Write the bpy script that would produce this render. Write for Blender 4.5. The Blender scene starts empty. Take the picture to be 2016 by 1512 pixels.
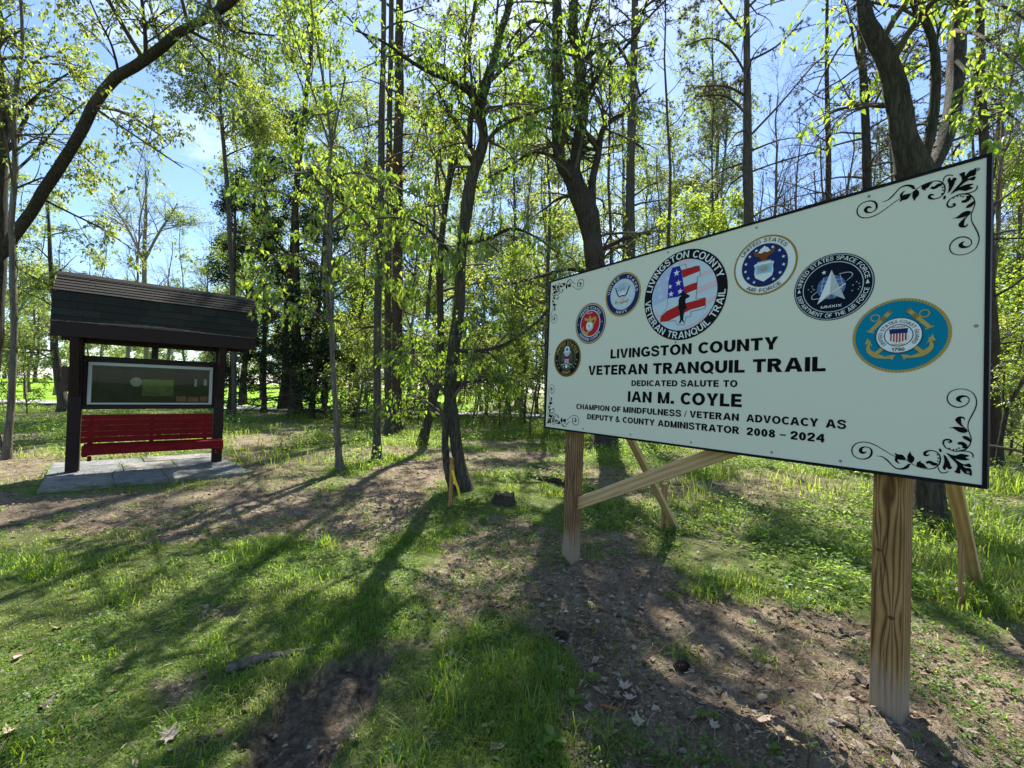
import bpy, math, random
import numpy as np
from mathutils import Vector, Matrix

# ------------------------------------------------------------------ camera, sky, sun, exposure
scene = bpy.context.scene
COL = scene.collection
CAM_H = 1.35
PITCH, ROLL, FPX = math.radians(.97), math.radians(1.6), 828.0
cam_d = bpy.data.cameras.new('camera')
cam_d.sensor_width = 36.0
cam_d.lens = 36.0 * FPX / 2016.0
cam_d.clip_start, cam_d.clip_end = .05, 2000
cam = bpy.data.objects.new('camera', cam_d)
COL.objects.link(cam)
RM = Matrix.Rotation(math.pi / 2 + PITCH, 4, 'X') @ Matrix.Rotation(ROLL, 4, 'Z')
cam.matrix_world = Matrix.Translation((0, 0, CAM_H)) @ RM
scene.camera = cam

SUN_EL, SUN_AZ = math.radians(54), math.radians(4.5)      # azimuth from +Y towards +X
world = bpy.data.worlds.new('World')
scene.world = world
world.use_nodes = True
wn, wl = world.node_tree.nodes, world.node_tree.links
wn.clear()
w_out = wn.new('ShaderNodeOutputWorld')
w_bg = wn.new('ShaderNodeBackground')
w_sky = wn.new('ShaderNodeTexSky')
w_sky.sky_type = 'NISHITA'
w_sky.sun_disc = False
w_sky.sun_elevation = SUN_EL
w_sky.sun_rotation = SUN_AZ
w_sky.air_density, w_sky.dust_density, w_sky.ozone_density = 1.0, .3, 4.6
w_bg.inputs['Strength'].default_value = .092
# thin high cloud over the blue
w_tc = wn.new('ShaderNodeTexCoord')
w_map = wn.new('ShaderNodeMapping')
w_map.inputs['Scale'].default_value = (1.6, 1.1, 3.4)
w_map.inputs['Location'].default_value = (2.35, 1.2, .6)
w_no = wn.new('ShaderNodeTexNoise')
w_no.inputs['Scale'].default_value = 1.9
w_no.inputs['Detail'].default_value = 7
w_no.inputs['Roughness'].default_value = .6
w_no.inputs['Distortion'].default_value = .5
w_rp = wn.new('ShaderNodeValToRGB')
w_rp.color_ramp.elements[0].position, w_rp.color_ramp.elements[1].position = .52, .82
w_rp.color_ramp.elements[1].color = (.55, .55, .55, 1)
w_mx = wn.new('ShaderNodeMixRGB')
w_mx.inputs['Color2'].default_value = (9.5, 9.8, 10.2, 1)
wl.new(w_tc.outputs['Generated'], w_map.inputs['Vector'])
wl.new(w_map.outputs['Vector'], w_no.inputs['Vector'])
wl.new(w_no.outputs['Fac'], w_rp.inputs['Fac'])
wl.new(w_rp.outputs['Color'], w_mx.inputs['Fac'])
wl.new(w_sky.outputs['Color'], w_mx.inputs['Color1'])
wl.new(w_mx.outputs['Color'], w_bg.inputs['Color'])
wl.new(w_bg.outputs['Background'], w_out.inputs['Surface'])

sun_d = bpy.data.lights.new('sun', 'SUN')
sun_d.energy, sun_d.angle, sun_d.color = 5.0, math.radians(.6), (1, .95, .86)
sun = bpy.data.objects.new('sun', sun_d)
COL.objects.link(sun)
SUNV = Vector((math.sin(SUN_AZ) * math.cos(SUN_EL), math.cos(SUN_AZ) * math.cos(SUN_EL), math.sin(SUN_EL)))
sun.rotation_euler = SUNV.to_track_quat('Z', 'Y').to_euler()
sun.location = (0, 0, 30)

scene.view_settings.view_transform = 'Standard'
scene.view_settings.look = 'None'
scene.view_settings.gamma = 1
scene.view_settings.exposure = 1.5
scene.view_settings.use_curve_mapping = False
scene.render.engine = 'CYCLES'
scene.cycles.use_denoising = True
scene.cycles.max_bounces = 7
scene.cycles.diffuse_bounces = 3
scene.cycles.glossy_bounces = 2
scene.cycles.transmission_bounces = 4
scene.cycles.transparent_max_bounces = 8
scene.cycles.caustics_reflective = False
scene.cycles.caustics_refractive = False
scene.cycles.sample_clamp_indirect = 6

# ------------------------------------------------------------------ helpers
R3 = np.array([[RM[i][j] for j in range(3)] for i in range(3)])
C3 = np.array([0, 0, CAM_H])


def ray(px, py):
    return R3 @ np.array([(px - 1008) / FPX, -(py - 756) / FPX, -1.0])


def at(px, py, Y):
    """the point at distance Y in front of the camera along the sight line"""
    d = ray(px, py)
    return C3 + d * (Y / d[1])


def gnd(px, py):
    """where that sight line meets the ground"""
    d = ray(px, py)
    return C3 + d * (-CAM_H / d[2])


def tag(o, label=None, cat=None, group=None, kind=None):
    if label: o['label'] = label
    if cat: o['category'] = cat
    if group: o['group'] = group
    if kind: o['kind'] = kind
    return o


def empty(name, loc=(0, 0, 0), rz=0, parent=None):
    o = bpy.data.objects.new(name, None)
    o.empty_display_size = .1
    o.location = loc
    o.rotation_euler = (0, 0, rz)
    o.parent = parent
    COL.objects.link(o)
    return o


def link(name, me, mats, parent=None, smooth=False):
    for m in (mats if isinstance(mats, (list, tuple)) else [mats]):
        me.materials.append(m)
    if smooth:
        me.polygons.foreach_set('use_smooth', np.ones(len(me.polygons), dtype=bool))
    o = bpy.data.objects.new(name, me)
    o.parent = parent
    COL.objects.link(o)
    return o


def np_mesh(name, V, F, mats, parent=None, smooth=False, tint=None, mi=None, attr='tint'):
    """V (n,3), F (m,3) or (m,4) -> one object"""
    V = np.ascontiguousarray(V, dtype=np.float32)
    F = np.ascontiguousarray(F, dtype=np.int32)
    me = bpy.data.meshes.new(name)
    k = F.shape[1]
    me.vertices.add(len(V))
    me.vertices.foreach_set('co', V.ravel())
    me.loops.add(F.size)
    me.loops.foreach_set('vertex_index', F.ravel())
    me.polygons.add(len(F))
    me.polygons.foreach_set('loop_start', np.arange(0, F.size, k, dtype=np.int32))
    me.polygons.foreach_set('loop_total', np.full(len(F), k, dtype=np.int32))
    if mi is not None:
        me.polygons.foreach_set('material_index', np.asarray(mi, dtype=np.int32))
    me.update(calc_edges=True)
    if tint is not None:
        a = me.attributes.new(attr, 'FLOAT', 'POINT')
        a.data.foreach_set('value', np.ascontiguousarray(tint, dtype=np.float32))
    return link(name, me, mats, parent, smooth)


class MB:
    """collects shapes with material slots, links them as one mesh"""
    def __init__(s): s.v, s.f, s.m = [], [], []
    def add(s, v, f, m=0):
        n = len(s.v)
        s.v += [tuple(map(float, p)) for p in v]
        s.f += [tuple(i + n for i in q) for q in f]
        s.m += [m] * len(f)
        return s
    def box(s, x0, x1, y0, y1, z0, z1, m=0, b=0):
        if b <= 0:
            v = [(x, y, z) for z in (z0, z1) for y in (y0, y1) for x in (x0, x1)]
            return s.add(v, [(0, 2, 3, 1), (4, 5, 7, 6), (0, 1, 5, 4), (2, 6, 7, 3), (0, 4, 6, 2), (1, 3, 7, 5)], m)
        # box with chamfered edges
        X, Y, Z = (x0, x1), (y0, y1), (z0, z1)
        v, ix = [], {}
        for i in (0, 1):
            for j in (0, 1):
                for k in (0, 1):
                    sx, sy, sz = (1, -1)[i], (1, -1)[j], (1, -1)[k]
                    for a in range(3):
                        p = [X[i] + sx * b, Y[j] + sy * b, Z[k] + sz * b]
                        p[a] = (X[i], Y[j], Z[k])[a]
                        ix[i, j, k, a] = len(v)
                        v.append(tuple(p))
        f = []
        for a in range(3):
            o = [q for q in range(3) if q != a]
            for e in (0, 1):
                q = []
                for c in ((0, 0), (1, 0), (1, 1), (0, 1)):
                    t = [0, 0, 0]; t[a] = e; t[o[0]] = c[0]; t[o[1]] = c[1]
                    q.append(ix[t[0], t[1], t[2], a])
                f.append(tuple(q))
        for a in range(3):
            o = [q for q in range(3) if q != a]
            for c in ((0, 0), (1, 0), (1, 1), (0, 1)):
                t0 = [0, 0, 0]; t1 = [0, 0, 0]
                t0[o[0]] = t1[o[0]] = c[0]; t0[o[1]] = t1[o[1]] = c[1]
                t0[a], t1[a] = 0, 1
                f.append((ix[t0[0], t0[1], t0[2], o[0]], ix[t1[0], t1[1], t1[2], o[0]], ix[t1[0], t1[1], t1[2], o[1]], ix[t0[0], t0[1], t0[2], o[1]]))
        for i in (0, 1):
            for j in (0, 1):
                for k in (0, 1):
                    f.append((ix[i, j, k, 0], ix[i, j, k, 1], ix[i, j, k, 2]))
        return s.add(v, f, m)
    def beam(s, a, b, w, h, up=(0, 0, 1), m=0, bev=.003):
        """a plank from a to b, w wide sideways, h high"""
        a, b = Vector(a), Vector(b)
        d = (b - a)
        L = d.length
        x = d.normalized()
        y = Vector(up).cross(x).normalized()
        z = x.cross(y)
        t = MB().box(0, L, -w / 2, w / 2, -h / 2, h / 2, 0, bev)
        return s.add([a + x * p[0] + y * p[1] + z * p[2] for p in t.v], t.f, m)
    def prism(s, prof, x0, x1, m=0):
        """profile in (y, z) extruded along x"""
        n = len(prof)
        v = [(x0, p[0], p[1]) for p in prof] + [(x1, p[0], p[1]) for p in prof]
        f = [tuple(range(n)), tuple(range(2 * n - 1, n - 1, -1))]
        f += [(i, i + n, (i + 1) % n + n, (i + 1) % n) for i in range(n)]
        return s.add(v, f, m)
    def build(s, name, mats, parent=None, smooth=False, fix=True):
        me = bpy.data.meshes.new(name)
        me.from_pydata(s.v, [], s.f)
        me.polygons.foreach_set('material_index', np.array(s.m, dtype=np.int32))
        if fix:
            import bmesh
            bm = bmesh.new(); bm.from_mesh(me)
            bmesh.ops.recalc_face_normals(bm, faces=bm.faces)
            bm.to_mesh(me); bm.free()
        me.update()
        return link(name, me, mats, parent, smooth)


# ------------------------------------------------------------------ materials
def mat(name):
    m = bpy.data.materials.new(name)
    m.use_nodes = True
    nt = m.node_tree
    nt.nodes.clear()
    return m, nt, nt.nodes, nt.links


def N(nodes, t, **kw):
    n = nodes.new(t)
    for k, v in kw.items():
        if k in n.inputs: n.inputs[k].default_value = v
        else: setattr(n, k, v)
    return n


def ramp(nodes, stops):
    r = nodes.new('ShaderNodeValToRGB')
    e = r.color_ramp.elements
    while len(e) < len(stops): e.new(.5)
    for i, (p, c) in enumerate(stops):
        e[i].position = p
        e[i].color = (*c, 1) if len(c) == 3 else c
    return r


def plain(name, c, rough=.6, spec=.4, noise=0, scale=20, bump=0, coat=0, metal=0):
    m, nt, n, l = mat(name)
    out = N(n, 'ShaderNodeOutputMaterial')
    b = N(n, 'ShaderNodeBsdfPrincipled')
    b.inputs['Base Color'].default_value = (*c, 1)
    b.inputs['Roughness'].default_value = rough
    b.inputs['Specular IOR Level'].default_value = spec
    b.inputs['Metallic'].default_value = metal
    b.inputs['Coat Weight'].default_value = coat
    l.new(b.outputs[0], out.inputs[0])
    if noise or bump:
        tc = N(n, 'ShaderNodeTexCoord')
        no = N(n, 'ShaderNodeTexNoise'); no.inputs['Scale'].default_value = scale; no.inputs['Detail'].default_value = 6
        l.new(tc.outputs['Object'], no.inputs['Vector'])
        if noise:
            r = ramp(n, [(.3, tuple(x * (1 - noise) for x in c)), (.7, tuple(min(1, x * (1 + noise)) for x in c))])
            l.new(no.outputs['Fac'], r.inputs['Fac']); l.new(r.outputs['Color'], b.inputs['Base Color'])
        if bump:
            bu = N(n, 'ShaderNodeBump'); bu.inputs['Strength'].default_value = bump; bu.inputs['Distance'].default_value = .01
            l.new(no.outputs['Fac'], bu.inputs['Height']); l.new(bu.outputs['Normal'], b.inputs['Normal'])
    return m


def bark_mat(name, dark, light, vs=9, moss=0):
    m, nt, n, l = mat(name)
    out = N(n, 'ShaderNodeOutputMaterial'); b = N(n, 'ShaderNodeBsdfPrincipled')
    b.inputs['Roughness'].default_value = .9; b.inputs['Specular IOR Level'].default_value = .2
    tc = N(n, 'ShaderNodeTexCoord'); mp = N(n, 'ShaderNodeMapping')
    mp.inputs['Scale'].default_value = (1, 1, .16)
    vo = N(n, 'ShaderNodeTexVoronoi'); vo.feature = 'DISTANCE_TO_EDGE'; vo.inputs['Scale'].default_value = vs * 3.2
    no = N(n, 'ShaderNodeTexNoise'); no.inputs['Scale'].default_value = vs * 2; no.inputs['Detail'].default_value = 8; no.inputs['Roughness'].default_value = .7
    big = N(n, 'ShaderNodeTexNoise'); big.inputs['Scale'].default_value = 1.6; big.inputs['Detail'].default_value = 4
    l.new(tc.outputs['Object'], mp.inputs['Vector'])
    mm = N(n, 'ShaderNodeMixRGB'); mm.inputs['Fac'].default_value = .12
    l.new(mp.outputs['Vector'], mm.inputs['Color1']); l.new(no.outputs['Color'], mm.inputs['Color2'])
    l.new(mm.outputs['Color'], vo.inputs['Vector'])
    l.new(mp.outputs['Vector'], no.inputs['Vector']); l.new(tc.outputs['Object'], big.inputs['Vector'])
    mu = N(n, 'ShaderNodeMath', operation='MULTIPLY_ADD'); mu.inputs[1].default_value = 2.4
    l.new(vo.outputs['Distance'], mu.inputs[0]); l.new(no.outputs['Fac'], mu.inputs[2])
    r = ramp(n, [(.3, dark), (.62, tuple((a + c) / 2 for a, c in zip(dark, light))), (1.0, light)])
    l.new(mu.outputs[0], r.inputs['Fac'])
    last = r.outputs['Color']
    mx = N(n, 'ShaderNodeMixRGB'); mx.inputs['Color2'].default_value = (.045, .06, .022, 1) if moss else (light[0] * 1.35, light[1] * 1.35, light[2] * 1.4, 1)
    rb = ramp(n, [(.5, (0, 0, 0)), (.75, (.6, .6, .6))])
    l.new(big.outputs['Fac'], rb.inputs['Fac']); l.new(rb.outputs['Color'], mx.inputs['Fac']); l.new(last, mx.inputs['Color1'])
    l.new(mx.outputs['Color'], b.inputs['Base Color'])
    bu = N(n, 'ShaderNodeBump'); bu.inputs['Strength'].default_value = 1.0; bu.inputs['Distance'].default_value = .055
    l.new(mu.outputs[0], bu.inputs['Height']); l.new(bu.outputs['Normal'], b.inputs['Normal'])
    l.new(b.outputs[0], out.inputs[0])
    return m


def leaf_mat(name, stops, trans, tfac=.5, gloss=.06):
    """thin leaf: reflects a green and lets a yellower green through"""
    m, nt, n, l = mat(name)
    out = N(n, 'ShaderNodeOutputMaterial')
    at_ = N(n, 'ShaderNodeAttribute'); at_.attribute_name = 'tint'
    oi = N(n, 'ShaderNodeObjectInfo')
    ad = N(n, 'ShaderNodeMath', operation='MULTIPLY_ADD'); ad.inputs[1].default_value = .3
    sb = N(n, 'ShaderNodeMath', operation='SUBTRACT'); sb.inputs[1].default_value = .15
    l.new(oi.outputs['Random'], ad.inputs[0]); l.new(at_.outputs['Fac'], ad.inputs[2]); l.new(ad.outputs[0], sb.inputs[0])
    r1 = ramp(n, [(0, stops[0]), (.5, stops[1]), (1, stops[2])])
    r2 = ramp(n, [(0, trans[0]), (.5, trans[1]), (1, trans[2])])
    l.new(sb.outputs[0], r1.inputs['Fac']); l.new(sb.outputs[0], r2.inputs['Fac'])
    d = N(n, 'ShaderNodeBsdfDiffuse'); t = N(n, 'ShaderNodeBsdfTranslucent'); g = N(n, 'ShaderNodeBsdfGlossy')
    g.inputs['Roughness'].default_value = .45; g.inputs['Color'].default_value = (.9, .95, 1, 1)
    l.new(r1.outputs['Color'], d.inputs['Color']); l.new(r2.outputs['Color'], t.inputs['Color'])
    x = N(n, 'ShaderNodeMixShader'); x.inputs[0].default_value = tfac
    y = N(n, 'ShaderNodeMixShader'); y.inputs[0].default_value = gloss
    l.new(d.outputs[0], x.inputs[1]); l.new(t.outputs[0], x.inputs[2])
    l.new(x.outputs[0], y.inputs[1]); l.new(g.outputs[0], y.inputs[2]); l.new(y.outputs[0], out.inputs[0])
    return m


def wood_mat(name, light, dark, axis='z', knots=True, grey=0, ring=14):
    m, nt, n, l = mat(name)
    out = N(n, 'ShaderNodeOutputMaterial'); b = N(n, 'ShaderNodeBsdfPrincipled')
    b.inputs['Roughness'].default_value = .75; b.inputs['Specular IOR Level'].default_value = .25
    tc = N(n, 'ShaderNodeTexCoord'); mp = N(n, 'ShaderNodeMapping')
    sc = {'z': (1, 1, .07), 'x': (.07, 1, 1)}[axis]
    mp.inputs['Scale'].default_value = sc
    l.new(tc.outputs['Object'], mp.inputs['Vector'])
    wv = N(n, 'ShaderNodeTexWave'); wv.wave_type = 'BANDS'; wv.bands_direction = 'X' if axis == 'z' else 'Z'
    wv.inputs['Scale'].default_value = ring; wv.inputs['Distortion'].default_value = 7.5
    wv.inputs['Detail'].default_value = 3; wv.inputs['Detail Scale'].default_value = .9
    no = N(n, 'ShaderNodeTexNoise'); no.inputs['Scale'].default_value = 90; no.inputs['Detail'].default_value = 5
    l.new(mp.outputs['Vector'], wv.inputs['Vector']); l.new(mp.outputs['Vector'], no.inputs['Vector'])
    r = ramp(n, [(.0, light), (.55, tuple(.65 * a + .35 * c for a, c in zip(light, dark))), (1, dark)])
    l.new(wv.outputs['Fac'], r.inputs['Fac'])
    mx = N(n, 'ShaderNodeMixRGB', blend_type='MULTIPLY'); mx.inputs['Fac'].default_value = .5
    rn = ramp(n, [(.3, (.55, .5, .45)), (.65, (1, 1, 1))])
    l.new(no.outputs['Fac'], rn.inputs['Fac']); l.new(r.outputs['Color'], mx.inputs['Color1']); l.new(rn.outputs['Color'], mx.inputs['Color2'])
    last = mx.outputs['Color']
    if grey:
        sp = N(n, 'ShaderNodeSeparateXYZ'); l.new(tc.outputs['Object'], sp.inputs[0])
        n2 = N(n, 'ShaderNodeTexNoise'); n2.inputs['Scale'].default_value = 25
        l.new(tc.outputs['Object'], n2.inputs['Vector'])
        ma = N(n, 'ShaderNodeMath', operation='MULTIPLY_ADD'); ma.inputs[1].default_value = .14
        z1 = N(n, 'ShaderNodeMath', operation='ADD'); z1.inputs[1].default_value = 1.0
        l.new(sp.outputs['Z'], z1.inputs[0]); l.new(n2.outputs['Fac'], ma.inputs[0]); l.new(z1.outputs[0], ma.inputs[2])
        rg = ramp(n, [(grey, (.85, .85, .85)), (grey + .05, (0, 0, 0))])
        l.new(ma.outputs[0], rg.inputs['Fac'])
        m2 = N(n, 'ShaderNodeMixRGB'); m2.inputs['Color2'].default_value = (.2, .17, .125, 1)
        l.new(rg.outputs['Color'], m2.inputs['Fac']); l.new(last, m2.inputs['Color1']); last = m2.outputs['Color']
    l.new(last, b.inputs['Base Color'])
    bu = N(n, 'ShaderNodeBump'); bu.inputs['Strength'].default_value = .35; bu.inputs['Distance'].default_value = .004
    l.new(wv.outputs['Fac'], bu.inputs['Height']); l.new(bu.outputs['Normal'], b.inputs['Normal'])
    l.new(b.outputs[0], out.inputs[0])
    return m


MT = {}
MT['bark_dark'] = bark_mat('bark_dark', (.014, .011, .009), (.13, .108, .085), 8)
MT['bark_grey'] = bark_mat('bark_grey', (.05, .042, .034), (.19, .165, .135), 7)
MT['bark_pale'] = bark_mat('bark_pale', (.09, .078, .062), (.27, .24, .19), 5)
MT['bark_mossy'] = bark_mat('bark_mossy', (.022, .019, .014), (.17, .145, .105), 7, moss=1)
MT['bark_red'] = bark_mat('bark_red', (.045, .028, .02), (.17, .12, .09), 9)
MT['twig'] = plain('twig_bark', (.085, .068, .052), .9, .2, .35, 6)
MT['twig_grey'] = plain('twig_grey_bark', (.15, .12, .095), .9, .2, .35, 6)
MT['leaf_spring'] = leaf_mat('leaf_spring', [(.03, .06, .014), (.065, .11, .022), (.12, .17, .04)],
                             [(.12, .22, .02), (.32, .44, .035), (.56, .60, .10)], .52)
MT['leaf_bright'] = leaf_mat('leaf_bright', [(.03, .07, .014), (.075, .14, .025), (.14, .21, .04)],
                             [(.16, .32, .015), (.38, .56, .03), (.60, .72, .08)], .56, .04)
MT['leaf_gold'] = leaf_mat('leaf_gold', [(.12, .09, .02), (.22, .17, .04), (.3, .24, .06)],
                           [(.45, .33, .04), (.7, .55, .09), (.85, .7, .2)], .55)
MT['leaf_far'] = leaf_mat('leaf_far', [(.05, .10, .03), (.09, .15, .045), (.15, .2, .07)],
                          [(.20, .30, .05), (.40, .50, .10), (.62, .66, .22)], .5)
MT['leaf_cedar'] = leaf_mat('leaf_cedar', [(.014, .03, .012), (.026, .05, .018), (.045, .075, .026)],
                            [(.015, .035, .01), (.03, .06, .015), (.05, .09, .02)], .25, .03)
MT['needle'] = leaf_mat('needle', [(.035, .038, .02), (.06, .06, .034), (.10, .085, .055)],
                        [(.05, .06, .02), (.10, .10, .04), (.16, .14, .07)], .3, .03)
MT['grass'] = leaf_mat('grass_blade', [(.045, .095, .012), (.09, .165, .022), (.20, .22, .07)],
                       [(.20, .37, .012), (.42, .60, .03), (.62, .62, .18)], .46, .02)
MT['herb'] = leaf_mat('herb_leaf', [(.035, .08, .014), (.08, .15, .024), (.14, .2, .045)],
                      [(.16, .34, .02), (.32, .54, .04), (.52, .68, .10)], .48, .02)


def grain_mat(name, light, mid, dark, grey=0):
    """sawn timber: the growth lines come from the 'grain' value stored on the mesh, bent round its knots"""
    m, nt, n, l = mat(name)
    out = N(n, 'ShaderNodeOutputMaterial'); b = N(n, 'ShaderNodeBsdfPrincipled')
    b.inputs['Roughness'].default_value = .8; b.inputs['Specular IOR Level'].default_value = .2
    at_ = N(n, 'ShaderNodeAttribute'); at_.attribute_name = 'grain'
    sn = N(n, 'ShaderNodeMath', operation='SINE'); l.new(at_.outputs['Fac'], sn.inputs[0])
    mr = N(n, 'ShaderNodeMath', operation='MULTIPLY_ADD'); mr.inputs[1].default_value = .5; mr.inputs[2].default_value = .5
    l.new(sn.outputs[0], mr.inputs[0])
    r = ramp(n, [(0, light), (.55, mid), (.86, tuple(.5 * a + .5 * c for a, c in zip(mid, dark))), (1, dark)])
    l.new(mr.outputs[0], r.inputs['Fac'])
    tc = N(n, 'ShaderNodeTexCoord'); mp = N(n, 'ShaderNodeMapping'); mp.inputs['Scale'].default_value = (1, 1, .05)
    no = N(n, 'ShaderNodeTexNoise'); no.inputs['Scale'].default_value = 260; no.inputs['Detail'].default_value = 4
    bg_ = N(n, 'ShaderNodeTexNoise'); bg_.inputs['Scale'].default_value = 7; bg_.inputs['Detail'].default_value = 5
    l.new(tc.outputs['Object'], mp.inputs['Vector']); l.new(mp.outputs['Vector'], no.inputs['Vector']); l.new(tc.outputs['Object'], bg_.inputs['Vector'])
    f1 = ramp(n, [(.3, (.62, .58, .54)), (.6, (1, 1, 1))]); f2 = ramp(n, [(.3, (.72, .68, .62)), (.65, (1.08, 1.06, 1.02))])
    l.new(no.outputs['Fac'], f1.inputs['Fac']); l.new(bg_.outputs['Fac'], f2.inputs['Fac'])
    x1 = N(n, 'ShaderNodeMixRGB', blend_type='MULTIPLY'); x1.inputs['Fac'].default_value = .55
    x2 = N(n, 'ShaderNodeMixRGB', blend_type='MULTIPLY'); x2.inputs['Fac'].default_value = .8
    l.new(r.outputs['Color'], x1.inputs['Color1']); l.new(f1.outputs['Color'], x1.inputs['Color2'])
    l.new(x1.outputs['Color'], x2.inputs['Color1']); l.new(f2.outputs['Color'], x2.inputs['Color2'])
    last = x2.outputs['Color']
    if grey:
        a2 = N(n, 'ShaderNodeAttribute'); a2.attribute_name = 'mud'
        x3 = N(n, 'ShaderNodeMixRGB'); x3.inputs['Color2'].default_value = (.27, .225, .165, 1)
        l.new(a2.outputs['Fac'], x3.inputs['Fac']); l.new(last, x3.inputs['Color1']); last = x3.outputs['Color']
    l.new(last, b.inputs['Base Color'])
    ad = N(n, 'ShaderNodeMath', operation='MULTIPLY_ADD'); ad.inputs[1].default_value = .6
    l.new(mr.outputs[0], ad.inputs[0]); l.new(no.outputs['Fac'], ad.inputs[2])
    bu = N(n, 'ShaderNodeBump'); bu.inputs['Strength'].default_value = .4; bu.inputs['Distance'].default_value = .003
    l.new(ad.outputs[0], bu.inputs['Height']); l.new(bu.outputs['Normal'], b.inputs['Normal'])
    l.new(b.outputs[0], out.inputs[0])
    return m
# ------------------------------------------------------------------ the ground
def poly_world(pts):
    return np.array([gnd(x, y)[:2] for x, y in pts])


def poly_sd(P, poly):
    """signed distance to a polygon, positive inside (P (n,2))"""
    n = len(poly)
    d = np.full(len(P), 1e9)
    ins = np.zeros(len(P), bool)
    for i in range(n):
        a, b = poly[i], poly[(i + 1) % n]
        e = b - a
        w = P - a
        t = np.clip((w @ e) / (e @ e + 1e-12), 0, 1)
        d = np.minimum(d, np.hypot(*(w - t[:, None] * e).T))
        c = (a[1] > P[:, 1]) != (b[1] > P[:, 1])
        with np.errstate(divide='ignore', invalid='ignore'):
            xi = (b[0] - a[0]) * (P[:, 1] - a[1]) / (b[1] - a[1]) + a[0]
        ins ^= c & (P[:, 0] < xi)
    return np.where(ins, d, -d)


class VN:
    """smooth value noise on a lattice"""
    def __init__(s, seed, n=256):
        s.n = n
        s.g = np.random.default_rng(seed).random((n, n))
    def __call__(s, x, y):
        xi, yi = np.floor(x).astype(int), np.floor(y).astype(int)
        fx, fy = x - xi, y - yi
        fx, fy = fx * fx * (3 - 2 * fx), fy * fy * (3 - 2 * fy)
        g, n = s.g, s.n
        a, b = g[xi % n, yi % n], g[(xi + 1) % n, yi % n]
        c, d = g[xi % n, (yi + 1) % n], g[(xi + 1) % n, (yi + 1) % n]
        return (a * (1 - fx) + b * fx) * (1 - fy) + (c * (1 - fx) + d * fx) * fy
    def fbm(s, x, y, o=4):
        v, a, t = 0, 1, 0
        for k in range(o):
            v = v + a * s(x * 2 ** k + 17 * k, y * 2 ** k + 31 * k); t += a; a *= .5
        return v / t


vn1, vn2, vn3 = VN(3), VN(8), VN(21)
TRAIL = poly_world([(-260, 985), (0, 972), (90, 978), (300, 962), (500, 945), (650, 958), (760, 912), (860, 893), (1010, 885), (1090, 888),
                    (1088, 906), (980, 925), (890, 950), (866, 1000), (810, 1055), (735, 1108), (640, 1092), (560, 1066), (400, 1072), (240, 1052), (0, 1050), (-260, 1060)])
SOIL = poly_world([(868, 1062), (930, 1030), (1010, 1010), (1110, 1040), (1240, 1060), (1330, 1120), (1420, 1170), (1560, 1190), (1700, 1215), (2016, 1240), (2300, 1300),
                   (2500, 1700), (1500, 1800), (1180, 1700), (1160, 1450), (1130, 1330), (1080, 1250), (960, 1235), (850, 1260), (820, 1210), (838, 1130)])
RUT = poly_world([(690, 1290), (775, 1292), (752, 1380), (690, 1450), (620, 1530), (520, 1600), (470, 1560), (490, 1430), (590, 1335)])
SPOTS = [poly_world(p) for p in (
    [(392, 1195), (440, 1185), (468, 1200), (430, 1222), (400, 1215)],
    [(300, 1345), (390, 1325), (400, 1370), (330, 1395)],
    [(-60, 905), (110, 898), (135, 925), (70, 950), (-60, 950)],
    [(440, 870), (560, 838), (640, 850), (600, 870), (500, 905)],
    [(1330, 960), (1480, 930), (1560, 960), (1430, 990)],
    [(700, 1250), (860, 1260), (850, 1290), (720, 1290)])]
ROAD_Y = (21.3, 24.2)


def mask_soil(P):
    x, y = P[:, 0], P[:, 1]
    w = (vn1.fbm(x * 1.7, y * 1.7) - .5) * .9 + (vn2.fbm(x * 7, y * 7, 3) - .5) * .45
    m = np.zeros(len(P))
    for q, k in ((TRAIL, 1), (SOIL, 1)):
        m = np.maximum(m, np.clip((poly_sd(P, q) + w * .6 - (.10 if q is TRAIL else 0)) / .16 + .5, 0, 1))
    for q in SPOTS:
        m = np.maximum(m, np.clip((poly_sd(P, q) + w * .15) / .08 + .5, 0, 1) * .9)
    # bare patches between the plants under the trees
    wood = np.clip((vn3.fbm(x * .55 + 9, y * .55, 4) - .52) * 7, 0, .8) * np.clip((y - 3) / 3, 0, 1)
    return np.maximum(m, wood)


def mask_rut(P):
    w = (vn2.fbm(P[:, 0] * 9, P[:, 1] * 9, 3) - .5) * .16
    return np.clip((poly_sd(P, RUT) + w) / .05 + .5, 0, 1)


def mask_lawn(P):
    return np.clip((P[:, 1] - ROAD_Y[1] - .2) / .5, 0, 1) * np.clip((-1.0 - P[:, 0]) / 4, 0, 1)


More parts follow.
